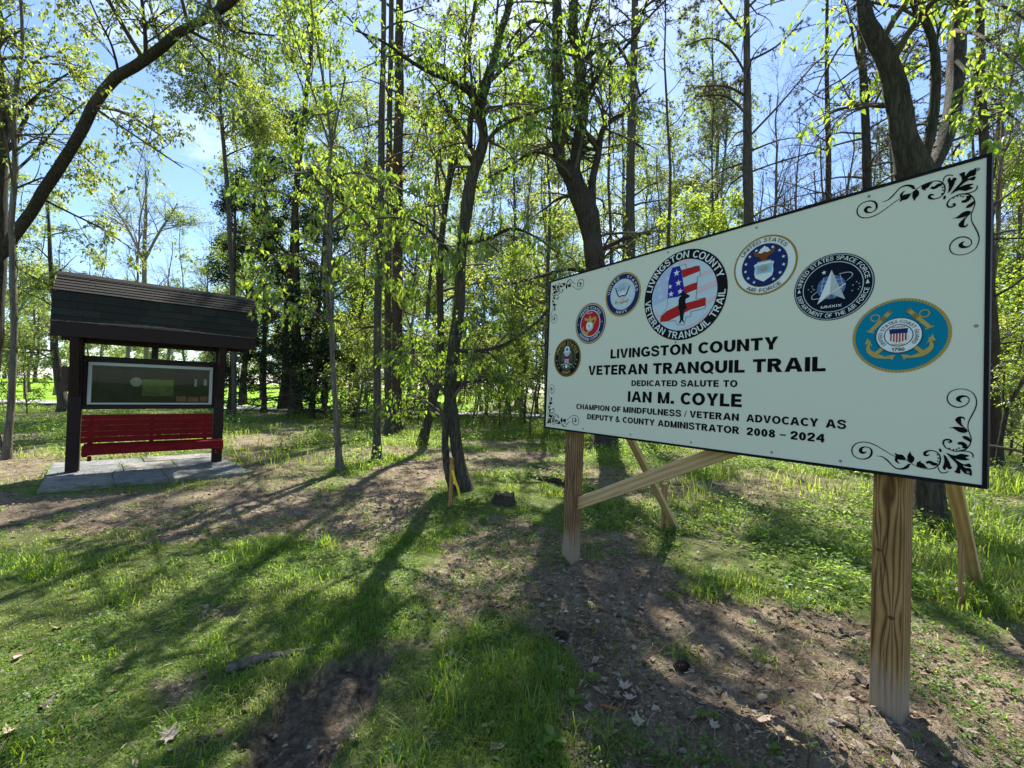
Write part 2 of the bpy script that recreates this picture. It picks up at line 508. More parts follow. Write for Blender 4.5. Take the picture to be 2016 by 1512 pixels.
def height(P, soil=None, rut=None):
    x, y = P[:, 0], P[:, 1]
    if soil is None: soil = mask_soil(P)
    if rut is None: rut = mask_rut(P)
    r = np.hypot(x, y)
    far = np.clip((y - 26) / 40, 0, 1)
    h = far * 1.3 * np.clip(.5 - x / 30, 0, 1) + np.clip((y - 24) / 60, 0, 1) * .9 * np.clip(x / 20, 0, 1)
    h = h + (vn1.fbm(x * .8 + 40, y * .8, 3) - .5) * .07 * np.clip(r / 3, 0, 1)
    h = h + (vn2.fbm(x * 5, y * 5, 3) - .5) * .035
    nearf = np.clip(1.4 - r / 6, 0, 1)
    h = h + soil * ((vn3.fbm(x * 13, y * 13, 4) - .5) * .05 - .012) * np.clip(1.5 - r / 12, 0, 1)
    h = h + np.maximum(soil, rut) * nearf * (np.abs(vn1.fbm(x * 34, y * 34, 3) - .5) * .05 - .01)
    e = np.clip(1 - np.abs(rut - .4) * 2.6, 0, 1)
    h = h - rut * (.075 - (vn2.fbm(x * 11, y * 11, 3) - .5) * .13) + e * (.02 + .05 * (vn3.fbm(x * 9, y * 9, 2) - .4))
    # loose earth heaped round the sign's posts
    for (cx, cy, rr, a) in ((.5, 3.36, .38, .045), (1.63, 1.78, .32, .05), (1.2, 1.35, .5, .05)):
        d = np.hypot(x - cx, y - cy)
        h = h + a * np.exp(-(d / rr) ** 2) * (.5 + vn3(x * 12, y * 12))
    return h


def hz(x, y):
    return float(height(np.array([[x, y]]))[0])


def polar_grid(r0, r1, nr, a0, a1, na):
    r = r0 * (r1 / r0) ** (np.arange(nr) / (nr - 1))
    a = np.radians(np.linspace(a0, a1, na))
    rr, aa = np.meshgrid(r, a, indexing='ij')
    P = np.stack([rr.ravel() * np.sin(aa.ravel()), rr.ravel() * np.cos(aa.ravel())], 1)
    i, j = np.meshgrid(np.arange(nr - 1), np.arange(na - 1), indexing='ij')
    b = (i * na + j).ravel()
    return P, np.stack([b, b + 1, b + na + 1, b + na], 1)


def ground_mat():
    m, nt, n, l = mat('woodland_ground')
    out = N(n, 'ShaderNodeOutputMaterial'); b = N(n, 'ShaderNodeBsdfPrincipled')
    b.inputs['Roughness'].default_value = .95; b.inputs['Specular IOR Level'].default_value = .15
    geo = N(n, 'ShaderNodeNewGeometry')
    def noise(s, d=8, r=.65):
        q = N(n, 'ShaderNodeTexNoise'); q.inputs['Scale'].default_value = s; q.inputs['Detail'].default_value = d; q.inputs['Roughness'].default_value = r
        l.new(geo.outputs['Position'], q.inputs['Vector']); return q
    n1, n2, n3 = noise(3.2), noise(28), noise(110, 4)
    soil = ramp(n, [(.28, (.11, .084, .057)), (.5, (.22, .178, .122)), (.72, (.37, .31, .225))])
    l.new(n1.outputs['Fac'], soil.inputs['Fac'])
    fine = ramp(n, [(.3, (.55, .52, .5)), (.5, (.95, .93, .9)), (.72, (1.45, 1.4, 1.32))])
    l.new(n2.outputs['Fac'], fine.inputs['Fac'])
    mx = N(n, 'ShaderNodeMixRGB', blend_type='MULTIPLY'); mx.inputs['Fac'].default_value = .9
    l.new(soil.outputs['Color'], mx.inputs['Color1']); l.new(fine.outputs['Color'], mx.inputs['Color2'])
    # short turf and moss beneath the blades
    turf = ramp(n, [(.3, (.05, .07, .02)), (.5, (.11, .15, .035)), (.72, (.24, .24, .10))])
    l.new(n2.outputs['Fac'], turf.inputs['Fac'])
    a1 = N(n, 'ShaderNodeAttribute'); a1.attribute_name = 'soil'
    a2 = N(n, 'ShaderNodeAttribute'); a2.attribute_name = 'rut'
    a3 = N(n, 'ShaderNodeAttribute'); a3.attribute_name = 'lawn'
    x1 = N(n, 'ShaderNodeMixRGB'); l.new(a1.outputs['Fac'], x1.inputs['Fac']); l.new(turf.outputs['Color'], x1.inputs['Color1']); l.new(mx.outputs['Color'], x1.inputs['Color2'])
    dk = ramp(n, [(.3, (.05, .039, .028)), (.48, (.12, .095, .068)), (.7, (.27, .22, .16))]); l.new(n2.outputs['Fac'], dk.inputs['Fac'])
    x2 = N(n, 'ShaderNodeMixRGB'); l.new(a2.outputs['Fac'], x2.inputs['Fac']); l.new(x1.outputs['Color'], x2.inputs['Color1']); l.new(dk.outputs['Color'], x2.inputs['Color2'])
    lw = ramp(n, [(.3, (.17, .33, .018)), (.7, (.24, .42, .03))]); l.new(n1.outputs['Fac'], lw.inputs['Fac'])
    x3 = N(n, 'ShaderNodeMixRGB'); l.new(a3.outputs['Fac'], x3.inputs['Fac']); l.new(x2.outputs['Color'], x3.inputs['Color1']); l.new(lw.outputs['Color'], x3.inputs['Color2'])
    l.new(x3.outputs['Color'], b.inputs['Base Color'])
    ad = N(n, 'ShaderNodeMath', operation='MULTIPLY_ADD'); ad.inputs[1].default_value = .45
    l.new(n3.outputs['Fac'], ad.inputs[0]); l.new(n2.outputs['Fac'], ad.inputs[2])
    bu = N(n, 'ShaderNodeBump'); bu.inputs['Strength'].default_value = 1.0; bu.inputs['Distance'].default_value = .04
    l.new(ad.outputs[0], bu.inputs['Height']); l.new(bu.outputs['Normal'], b.inputs['Normal'])
    l.new(b.outputs[0], out.inputs[0])
    return m


P, F = polar_grid(.45, 260, 330, -70, 70, 460)
P2, F2 = polar_grid(.45, 260, 40, 70, 290, 60)
Pc = np.vstack([P, P2, [[0, 0]]])
# inner disc closes the ring round the camera's feet
n1_, n2_ = 460, 60
ring = list(range(n1_)) + [len(P) + k for k in range(1, n2_ - 1)]
so, ru, la = mask_soil(Pc), mask_rut(Pc), mask_lawn(Pc)
Z = height(Pc, so, ru)
V = np.c_[Pc, Z]
F = np.vstack([F, F2 + len(P)])
ground = np_mesh('ground', V, F, ground_mat(), smooth=True)
for nm, val in (('soil', so), ('rut', ru), ('lawn', la)):
    a = ground.data.attributes.new(nm, 'FLOAT', 'POINT'); a.data.foreach_set('value', val.astype(np.float32))
tag(ground, kind='structure')

# the paved road beyond the wood
rd_m = plain('road_asphalt', (.34, .33, .32), .9, .2, .12, 3)
xs = np.linspace(-60, 12, 73)
rv = np.vstack([np.c_[xs, np.full(73, ROAD_Y[0]) + .3 * np.sin(xs * .1)], np.c_[xs, np.full(73, ROAD_Y[1]) + .3 * np.sin(xs * .1)]])
rz_ = np.maximum(height(rv[:73]), height(rv[73:])) + .07
rf = np.array([[i, i + 1, i + 74, i + 73] for i in range(72)])
road = np_mesh('road', np.c_[rv, np.r_[rz_, rz_]], rf, rd_m)
tag(road, kind='structure')
# ------------------------------------------------------------------ the trail sign
SR = Matrix(((0.58726, 0.80931, 0.01175, .2878), (-0.80939, 0.58724, 0.00535, 3.4846), (-0.00257, -0.01265, 0.99992, 1.0645), (0, 0, 0, 1)))
sign = empty('trail_sign')
sign.matrix_world = SR
tag(sign, 'large white Livingston County Veteran Tranquil Trail sign on two wooden posts with service seals', 'sign')
SW, SH = 2.42, 1.20


def sign_local(p):
    return SR.inverted() @ Vector(p)


m_panel = plain('sign_white_panel', (.635, .635, .515), .6, .10, .015, 260, .04)
m_black = plain('sign_black_print', (.005, .005, .006), .7, .05)
m_trim = plain('sign_black_trim', (.006, .006, .008), .6, .12)
MB().box(0, SW, 0, .022, 0, SH).build('panel', m_panel, sign)
t_ = .013
MB().box(-t_, SW + t_, -.003, .045, SH, SH + t_).build('trim_strip', m_trim, sign)
MB().box(-t_, SW + t_, -.003, .045, -t_, 0).build('trim_strip', m_trim, sign)
MB().box(-t_, -.0001, -.003, .045, .0001, SH - .0001).build('trim_strip', m_trim, sign)
MB().box(SW + .0001, SW + t_, -.003, .045, .0001, SH - .0001).build('trim_strip', m_trim, sign)
MB().box(.003, SW - .003, .0225, .04, .003, SH - .003).build('backing_board', plain('backing_board', (.03, .05, .04), .8), sign)

m_post = grain_mat('treated_post_wood', (.36, .225, .09), (.29, .17, .062), (.11, .052, .018), 1)
m_post2 = grain_mat('weathered_post_wood', (.27, .175, .09), (.20, .12, .06), (.06, .034, .018), 1)
m_lum = wood_mat('new_lumber', (.55, .40, .215), (.42, .27, .12), 'x', ring=9)
m_lum2 = wood_mat('new_lumber_stake', (.44, .28, .13), (.28, .15, .06), 'z', ring=12)


def post(u0, w, dep, ground_z, m, knots, seed, lines, tilt=0):
    """squared post: a fine skin of faces round the section, with grain bent round its knots"""
    x0, x1, y0, y1 = u0, u0 + w, .046, .046 + dep
    zb, zt = ground_z - 1.0645 - .2, SH - .06
    c = .007
    sec = []                                     # section outline, counted along its run for the grain
    def run(a, b, n, f):
        for k in range(n): t = k / n; sec.append((a[0] + (b[0] - a[0]) * t, a[1] + (b[1] - a[1]) * t, f))
    run((x0 + c, y0), (x1 - c, y0), 16, 0); run((x1 - c, y0), (x1, y0 + c), 2, 0); run((x1, y0 + c), (x1, y1 - c), 8, 1); run((x1, y1 - c), (x1 - c, y1), 2, 1)
    run((x1 - c, y1), (x0 + c, y1), 4, 2); run((x0 + c, y1), (x0, y1 - c), 2, 2); run((x0, y1 - c), (x0, y0 + c), 8, 3); run((x0, y0 + c), (x0 + c, y0), 2, 3)
    S = len(sec); K = 190
    z = np.linspace(zb, zt, K)
    nz = VN(seed)
    V, G, Mu = [], [], []
    for zz in z:
        for (x, y, f) in sec:
            u = (x - x0) / w if f in (0, 2) else (y - y0) / dep
            g = u * lines * 6.283 * (.55 + .45 * u) + 2.2 * float(nz(np.array([zz * 2.2]), np.array([u * 1.5 + f * 3]))[0]) + 1.2 * math.sin(zz * 3 + u * 4)
            dy = 0
            if f == 0:
                for kx, kz, kr in knots:
                    s_ = kr * 3.2; rx = (x - kx) / s_; rz = (zz - kz) / (s_ * 2.6); q = math.exp(-(rx * rx + rz * rz))
                    g += 7.5 * math.tanh((x - kx) / (kr * .9)) * q
                    r_ = math.hypot(x - kx, (zz - kz) * .9)
                    if r_ < kr * 1.5: dy += .0012 * (1 - (r_ / (kr * 1.5)) ** 2)
            wob = .0012 * (float(nz(np.array([zz * 9 + 5]), np.array([u * 3 + f * 5]))[0]) - .5)
            V.append((x, y - (dy + wob if f == 0 else 0), zz)); G.append(g)
            hgt = zz + 1.0645
            Mu.append(min(1, max(0, (.30 - hgt + .16 * (float(nz(np.array([hgt * 6 + 9]), np.array([u * 7 + f * 4]))[0]) - .5)) * 9)) * .75)
    V = np.array(V)
    i, j = np.meshgrid(np.arange(K - 1), np.arange(S), indexing='ij'); b_ = (i * S + j).ravel(); bn = (i * S + (j + 1) % S).ravel()
    F = np.stack([b_, bn, bn + S, b_ + S], 1)
    o = np_mesh('post', V, F, m, sign, False, np.array(G), attr='grain')
    a = o.data.attributes.new('mud', 'FLOAT', 'POINT'); a.data.foreach_set('value', np.array(Mu, dtype=np.float32))
    return o


KN = ((2.128, -.335, .009), (2.172, -.60, .010), (2.118, -.10, .012), (2.19, -.085, .011))
pl = post(.192, .108, .105, 0, m_post2, ((.215, -.1, .008), (.27, -.42, .009)), 5, 5)
pr = post(2.102, .102, .15, 0, m_post, KN, 6, 4.6)
ck = MB()
def crack(mb, x, z0, z1, wid, sway, y):
    pts = []
    n = 15
    for i in range(n):
        t = i / (n - 1)
        pts.append((x + sway * math.sin(t * 5 + x * 40) + .0012 * math.sin(t * 31), z0 + (z1 - z0) * t, wid * math.sin(math.pi * t) + .0002))
    v, f = [], []
    for (a, z, w) in pts:
        v += [(a - w, y, z), (a + w, y, z)]
    for i in range(n - 1):
        f.append((2 * i, 2 * i + 1, 2 * i + 3, 2 * i + 2))
    mb.add(v, f)
crack(ck, 2.150, -.56, -.02, .0012, .008, .0425)
crack(ck, 2.152, -.95, -.62, .0007, -.003, .0425)
crack(ck, 2.135, -.50, -.36, .0006, .003, .0425)
ck.build('crack', plain('wood_crack', (.03, .018, .01), .9), sign)
m_knot = plain('wood_knot', (.13, .06, .022), .7, .3, .5, 220); m_knot2 = plain('wood_knot_heart', (.045, .02, .01), .8)
for (x, z, r) in KN[:2]:
    kb = MB()
    for q, (rr, yy) in enumerate(((r * .95, .0436), (r * .42, .0430))):
        kb.add([(x + rr * 1.2 * math.cos(a) * (1 + .08 * math.sin(3 * a)), yy, z + rr * math.sin(a) * (1 + .1 * math.cos(2 * a))) for a in [k * math.pi / 10 for k in range(20)]], [tuple(range(20))], q)
    kb.build('knot', [m_knot, m_knot2], sign)
# screws along the panel's rim
m_scr = plain('screw_head', (.18, .2, .19), .4, .5, metal=.6)
for (u, w) in ((.018, .035), (.018, 1.165), (2.385, .04), (2.398, 1.165), (.43, .022), (.86, .022), (1.29, .022), (1.72, .022), (2.0, .022),
               (.62, 1.178), (1.10, 1.178), (1.62, 1.178), (2.08, 1.178), (.015, .6), (2.40, .58), (1.17, .612)):
    sc_ = MB()
    n = 10
    v = [(u + .006 * math.cos(k * 2 * math.pi / n), -.0005, w + .006 * math.sin(k * 2 * math.pi / n)) for k in range(n)]
    v += [(u + .0045 * math.cos(k * 2 * math.pi / n), -.0035, w + .0045 * math.sin(k * 2 * math.pi / n)) for k in range(n)]
    sc_.add(v, [tuple(range(n, 2 * n))] + [(k, (k + 1) % n, (k + 1) % n + n, k + n) for k in range(n)])
    sc_.build('screw', m_scr, sign)

# braces
def brace(name, a, b, w, h, up, m):
    """a plank as its own object whose local x runs along it, so its grain does too"""
    a, b = Vector(a), Vector(b)
    x = (b - a).normalized(); y = Vector(up).cross(x).normalized(); z = x.cross(y)
    L = (b - a).length
    o = MB().box(0, L, -w / 2, w / 2, -h / 2, h / 2, 0, .003).build(name, m, sign)
    M = Matrix(((x.x, y.x, z.x, a.x), (x.y, y.y, z.y, a.y), (x.z, y.z, z.z, a.z), (0, 0, 0, 1)))
    o.matrix_parent_inverse = SR.inverted()
    o.matrix_world = M
    return o
def pl_pt(px, py, yy):
    """sight line meets the plane local y = yy of the sign"""
    o_ = SR.inverted() @ Vector(C3); d_ = SR.inverted().to_3x3() @ Vector(ray(px, py))
    return SR @ (o_ + d_ * ((yy - o_.y) / d_.y))
pa, pb = pl_pt(1135, 992, .12), pl_pt(1440, 884, .12)
brace('brace', pa, pa + (pb - pa) * 1.45, .038, .089, SR.to_3x3() @ Vector((0, 0, 1)), m_lum)
for (px, py, u, zt) in ((1334, 1040, .27, 1.65), (1924, 1155, 2.16, 2.0)):
    e = Vector(gnd(px, py)); top = SR @ Vector((u, .2, 0)); top.z = zt
    e.z = hz(e.x, e.y) - .03
    bk = SR.to_3x3() @ Vector((0, 1, 0))
    brace('brace', e, top, .038, .074, SR.to_3x3() @ Vector((1, 0, 0)), m_lum)
for (px, py, ty) in ((1306, 1042, 952), (1892, 1190, 1008)):
    g = Vector(gnd(px, py)); g.z = hz(g.x, g.y)
    t = Vector(at(px - 3, ty, g.y)); g2 = g - Vector((0, 0, .1))
    s_ = MB().box(-.019, .019, -.03, .03, -.1, t.z - g.z, 0, .002)
    s_.v = [(p[0] * (.35 if p[2] < -.08 else 1), p[1], p[2]) for p in s_.v]
    o = s_.build('stake', m_lum2, sign)
    o.matrix_parent_inverse = SR.inverted()
    o.matrix_world = Matrix.Translation(g) @ Matrix.Rotation(math.radians(-54), 4, 'Z')

# ---------------- flat print on the panel: a bold grotesque drawn here, cap height 1
_gl = {}


def _arc(cx, cy, rx, ry, t, a0, a1, n=14, th=None):
    th = th or t
    v = []
    for k in range(n + 1):
        a = math.radians(a0 + (a1 - a0) * k / n)
        v += [(cx + (rx - t) * math.cos(a), cy + (ry - th) * math.sin(a)), (cx + rx * math.cos(a), cy + ry * math.sin(a))]
    return v, [(2 * k, 2 * k + 1, 2 * k + 3, 2 * k + 2) for k in range(n)]


def _r(x0, x1, y0, y1): return [(x0, y0), (x1, y0), (x1, y1), (x0, y1)], [(0, 1, 2, 3)]
def _p(*q): return list(q), [tuple(range(len(q)))]


def _path(pts, w, sub=5):
    q = smooth_stroke([(a, b, w) for a, b in pts], sub)
    v = []
    for i, p in enumerate(q):
        a, b = q[max(0, i - 1)], q[min(len(q) - 1, i + 1)]
        d = b[:2] - a[:2]; d = d / (np.hypot(*d) + 1e-9)
        v += [(p[0] - d[1] * w / 2, p[1] + d[0] * w / 2), (p[0] + d[1] * w / 2, p[1] - d[0] * w / 2)]
    return v, [(2 * i, 2 * i + 1, 2 * i + 3, 2 * i + 2) for i in range(len(q) - 1)]


def draw_glyph(c, t):
    h = t * .8                                    # thickness of the level strokes
    I = lambda x=0: _r(x, x + t, 0, 1)
    if c == 'A': s = t * 1.06; return [_p((0, 0), (s, 0), (.5, .80), (.5, 1), (.5 - s * .55, 1)), _p((1 - s, 0), (1, 0), (.5 + s * .55, 1), (.5, 1), (.5, .80)), _p((.22, .2), (.78, .2), (.70, .2 + h), (.30, .2 + h))]
    if c == 'C': return [_arc(.48, .5, .48, .515, t, 42, 318, 26, h)]
    if c == 'D': return [I(), _r(t, .40, 0, h), _r(t, .40, 1 - h, 1), _arc(.40, .5, .48, .5, t, -90, 90, 16, h)]
    if c == 'E': return [I(), _r(t, .72, 0, h), _r(t, .66, .5 - h / 2, .5 + h / 2), _r(t, .70, 1 - h, 1)]
    if c == 'F': return [I(), _r(t, .62, .48 - h / 2, .48 + h / 2), _r(t, .68, 1 - h, 1)]
    if c == 'G': return [_arc(.5, .5, .5, .515, t, 42, 300, 26, h), _r(.52, .96, .54 - h, .54), _r(.96 - t, .96, .12, .54 - h), _p((.70, -.0), (.96, .12), (.96 - t, .24), (.66, h))]
    if c == 'H': return [I(), I(.86 - t), _r(t, .86 - t, .5 - h / 2, .5 + h / 2)]
    if c == 'I': return [I()]
    if c == 'L': return [I(), _r(t, .68, 0, h)]
    if c == 'M': return [I(), I(1.0 - t), _p((t, 1), (t * .6, 1), (.5 - t * .42, 0), (.5, 0), (.5, .22)), _p((1 - t, 1), (1 - t * .6, 1), (.5 + t * .42, 0), (.5, 0), (.5, .22))]
    if c == 'N': return [I(), I(.86 - t), _p((t * .9, 1), (t * .2, 1), (.86 - t * .9, 0), (.86 - t * .2, 0))]
    if c == 'O': return [_arc(.5, .5, .5, .515, t, 0, 360, 36, h)]
    if c == 'Q': return [_arc(.5, .5, .5, .515, t, 0, 360, 36, h), _p((.54, .24), (.64, .32), (1.0, .0), (.90, -.10))]
    if c == 'P': return [I(), _r(t, .46, 1 - h, 1), _r(t, .46, .40, .40 + h), _arc(.46, .70, .31, .30, t, -90, 90, 14, h)]
    if c == 'R': return [I(), _r(t, .48, 1 - h, 1), _r(t, .48, .42, .42 + h), _arc(.48, .71, .31, .29, t, -90, 90, 14, h), _p((.34, .44), (.34 + t, .44), (.88, 0), (.88 - t * 1.25, 0))]
    if c == 'S': return [_path([(.69, .70), (.66, .83), (.52, .925), (.36, .93), (.19, .885), (.11, .77), (.15, .65), (.32, .56), (.52, .49), (.68, .40), (.71, .26), (.63, .13), (.44, .07), (.26, .085), (.13, .17), (.09, .31)], t * .80)]
    if c == 'T': return [_r(0, .80, 1 - h, 1), _r(.4 - t / 2, .4 + t / 2, 0, 1 - h)]
    if c == 'U': return [_r(0, t, .38, 1), _r(.84 - t, .84, .38, 1), _arc(.42, .40, .42, .41, t, 180, 360, 18, h)]
    if c == 'V': s = t * 1.06; return [_p((0, 1), (s, 1), (.46, .2), (.46, 0), (.46 - s * .5, 0)), _p((.92 - s, 1), (.92, 1), (.46 + s * .5, 0), (.46, 0), (.46, .2))]
    if c == 'X': s = t * 1.15; return [_p((0, 0), (s, 0), (.88, 1), (.88 - s, 1)), _p((0, 1), (s, 1), (.88, 0), (.88 - s, 0))]
    if c == 'Y': s = t * 1.1; return [_p((0, 1), (s, 1), (.44, .58), (.44, .40), (.44 - t / 2, .40)), _p((.88, 1), (.88 - s, 1), (.44, .58), (.44, .40), (.44 + t / 2, .40)), _r(.44 - t / 2, .44 + t / 2, 0, .40)]
    if c == '0': return [_arc(.34, .5, .34, .51, t, 0, 360, 30, h)]
    if c == '1': return [_r(.24, .24 + t, 0, 1), _p((.0, .68), (.24, .82), (.24, 1), (.22, .98), (.0, .86))]
    if c == '2': return [_path([(.11, .66), (.14, .84), (.32, .925), (.50, .90), (.59, .77), (.54, .60), (.38, .42), (.2, .26), (.10, .12)], t * .9), _r(.03, .68, 0, h)]
    if c == '4': return [_r(.42, .42 + t * .95, 0, 1), _r(0, .74, .22, .22 + h), _p((0, .22 + h), (t * 1.1, .22 + h), (.42, .72), (.42, 1))]
    if c == '7': return [_r(0, .66, 1 - h, 1), _p((.14, 0), (.14 + t, 0), (.66, 1 - h), (.66 - t, 1 - h))]
    if c == '8': return [_arc(.34, .745, .30, .26, t * .9, 0, 360, 24, h * .85), _arc(.34, .285, .34, .30, t * .95, 0, 360, 26, h * .9)]
    if c == '9': return [_arc(.34, .67, .34, .34, t, 0, 360, 24, h), _path([(.60, .66), (.58, .34), (.46, .11), (.28, .07), (.12, .16)], t * .85)]
    if c == '&': return [_path([(.92, .06), (.70, .26), (.34, .64), (.24, .80), (.34, .93), (.50, .90), (.54, .77), (.42, .62), (.2, .48), (.11, .30), (.2, .11), (.40, .06), (.62, .16), (.80, .44)], t * .78)]
    if c == '/': return [_p((0, 0), (t * .6, 0), (.34, 1), (.34 - t * .6, 1))]
    if c == '.': return [_r(0, t * 1.05, 0, t)]
    if c == '–': return [_r(0, .60, .36, .36 + h * .8)]
    return [I()]


def glyphs(chars, bold):
    for c in set(chars):
        if c == ' ' or (c, bold) in _gl: continue
        V_, F_ = [], []
        for k, (v, f) in enumerate(draw_glyph(c, bold)):
            n = len(V_); V_ += [(a, b, k) for a, b in v]; F_ += [tuple(i + n for i in q) for q in f]
        _gl[c, bold] = (np.array(V_, float), F_)


def advance(c, bold):
    if c == ' ': return .36
    v, f = _gl[c, bold]; return v[:, 0].max() - v[:, 0].min()


def layout(text, bold, track):
    glyphs(text, bold); x = 0; out = []; wi = 0
    for c in text:
        a = advance(c, bold)
        if c != ' ': out.append((c, x, a, wi))
        else: wi += 1
        x += a + track
    return out, x - track


def print_line(mb, text, x0, x1, zb, cap, bold=.2, track=.115, y=-.0012, m=0):
    lay, w = layout(text, bold, track)
    sx = (x1 - x0) / w
    for c, x, a, wi in lay:
        v, f = _gl[c, bold]
        mb.add([(x0 + (x + p[0] - v[:, 0].min()) * sx, y - p[2] * .00004, zb + p[1] * cap) for p in v], f, m)


def print_arc(mb, text, cx, cz, r, cap, mid, y, m, bold=.15, top=True, span=None, track=.14):
    """text round a circle: mid in degrees; top=True has its feet to the centre"""
    lay, w = layout(text, bold, track)
    k = math.radians(span) / w if span else cap / r
    for c, x, a, wi in lay:
        v, f = _gl[c, bold]
        t = (x + a / 2 - w / 2) * k
        ang = math.radians(mid) - t if top else math.radians(mid) + t
        sx = min(k * (r + cap * .5), cap * 1.25)
        rx, rz = math.cos(ang), math.sin(ang)
        pts = []
        for p in v:
            lx = (p[0] - v[:, 0].min() - a / 2) * sx; lz = p[1] * cap; yy = y - p[2] * .00004
            if top: pts.append((cx + rx * (r + lz) + rz * lx, yy, cz + rz * (r + lz) - rx * lx))
            else: pts.append((cx + rx * (r + cap - lz) - rz * lx, yy, cz + rz * (r + cap - lz) + rx * lx))
        mb[wi].add(pts, f, m)


def smooth_stroke(pts, sub=4):
    P_ = [np.array(p, float) for p in pts]
    if len(P_) < 3: return P_
    out = []
    for i in range(len(P_) - 1):
        p0, p1, p2, p3 = P_[max(0, i - 1)], P_[i], P_[i + 1], P_[min(len(P_) - 1, i + 2)]
        for k in range(sub):
            t = k / sub
            out.append(.5 * ((2 * p1) + (-p0 + p2) * t + (2 * p0 - 5 * p1 + 4 * p2 - p3) * t * t + (-p0 + 3 * p1 - 3 * p2 + p3) * t ** 3))
    out.append(P_[-1])
    return out


TEXT = [
    ((('LIVINGSTON', .667, 1.277), ('COUNTY', 1.318, 1.737)), .5345, .064),
    ((('VETERAN', .461, .976), ('TRANQUIL', 1.018, 1.58), ('TRAIL', 1.62, 1.937)), .421, .0685),
    ((('DEDICATED', .855, 1.193), ('SALUTE', 1.214, 1.444), ('TO', 1.469, 1.545)), .3445, .037),
    ((('IAN', .829, 1.015), ('M.', 1.06, 1.173), ('COYLE', 1.216, 1.57)), .2385, .070),
    ((('CHAMPION', .348, .674), ('OF', .693, .772), ('MINDFULNESS', .794, 1.223), ('/', 1.242, 1.259), ('VETERAN', 1.277, 1.557), ('ADVOCACY', 1.595, 1.914), ('AS', 1.942, 2.018)), .165, .0385),
    ((('DEPUTY', .465, .71), ('&', .731, .769), ('COUNTY', .793, 1.043), ('ADMINISTRATOR', 1.066, 1.562), ('2008', 1.598, 1.734), ('–', 1.755, 1.781), ('2024', 1.801, 1.939)), .096, .039)]
for words, zb, cap in TEXT:
    for w, a, b in words:
        mb = MB()
        print_line(mb, w, a, b, zb, cap, bold=.27 if w != '/' else .15, track=.105)
        mb.build('lettering', m_black, sign, fix=False)


def star(mb, x, z, r, y, m, rot=90, inner=.4):
    v = [(x + (r if k % 2 == 0 else r * inner) * math.cos(math.radians(rot + 36 * k)), y, z + (r if k % 2 == 0 else r * inner) * math.sin(math.radians(rot + 36 * k))) for k in range(10)]
    mb.add(v + [(x, y, z)], [(k, (k + 1) % 10, 10) for k in range(10)], m)


def disc(mb, x, z, r, y, m, n=48, sx=1):
    mb.add([(x + r * sx * math.cos(k * 2 * math.pi / n), y, z + r * math.sin(k * 2 * math.pi / n)) for k in range(n)], [tuple(range(n))], m)


def ringf(mb, x, z, r0, r1, y, m, n=48, a0=0, a1=360):
    v = []
    for k in range(n + 1):
        a = math.radians(a0 + (a1 - a0) * k / n)
        v += [(x + r0 * math.cos(a), y, z + r0 * math.sin(a)), (x + r1 * math.cos(a), y, z + r1 * math.sin(a))]
    mb.add(v, [(2 * k, 2 * k + 1, 2 * k + 3, 2 * k + 2) for k in range(n)], m)


def fill(mb, pts, y, m):
    from mathutils.geometry import tessellate_polygon
    tr = tessellate_polygon([[Vector((p[0], p[1], 0)) for p in pts]])
    mb.add([(p[0], y, p[1]) for p in pts], [tuple(t) for t in tr], m)


def stroke(mb, pts, y, m, f=lambda a: a, sub=4):
    """brush line; pts (x, z, width)"""
    q = smooth_stroke(pts, sub)
    v = []
    for i, p in enumerate(q):
        a, b = q[max(0, i - 1)], q[min(len(q) - 1, i + 1)]
        d = b[:2] - a[:2]; d = d / (np.hypot(*d) + 1e-9); nn = np.array([-d[1], d[0]]) * max(p[2], .0004) / 2
        for s in (1, -1):
            c = f((p[0] + nn[0] * s, p[1] + nn[1] * s)); v.append((c[0], y, c[1]))
    mb.add(v, [(2 * i, 2 * i + 1, 2 * i + 3, 2 * i + 2) for i in range(len(q) - 1)], m)


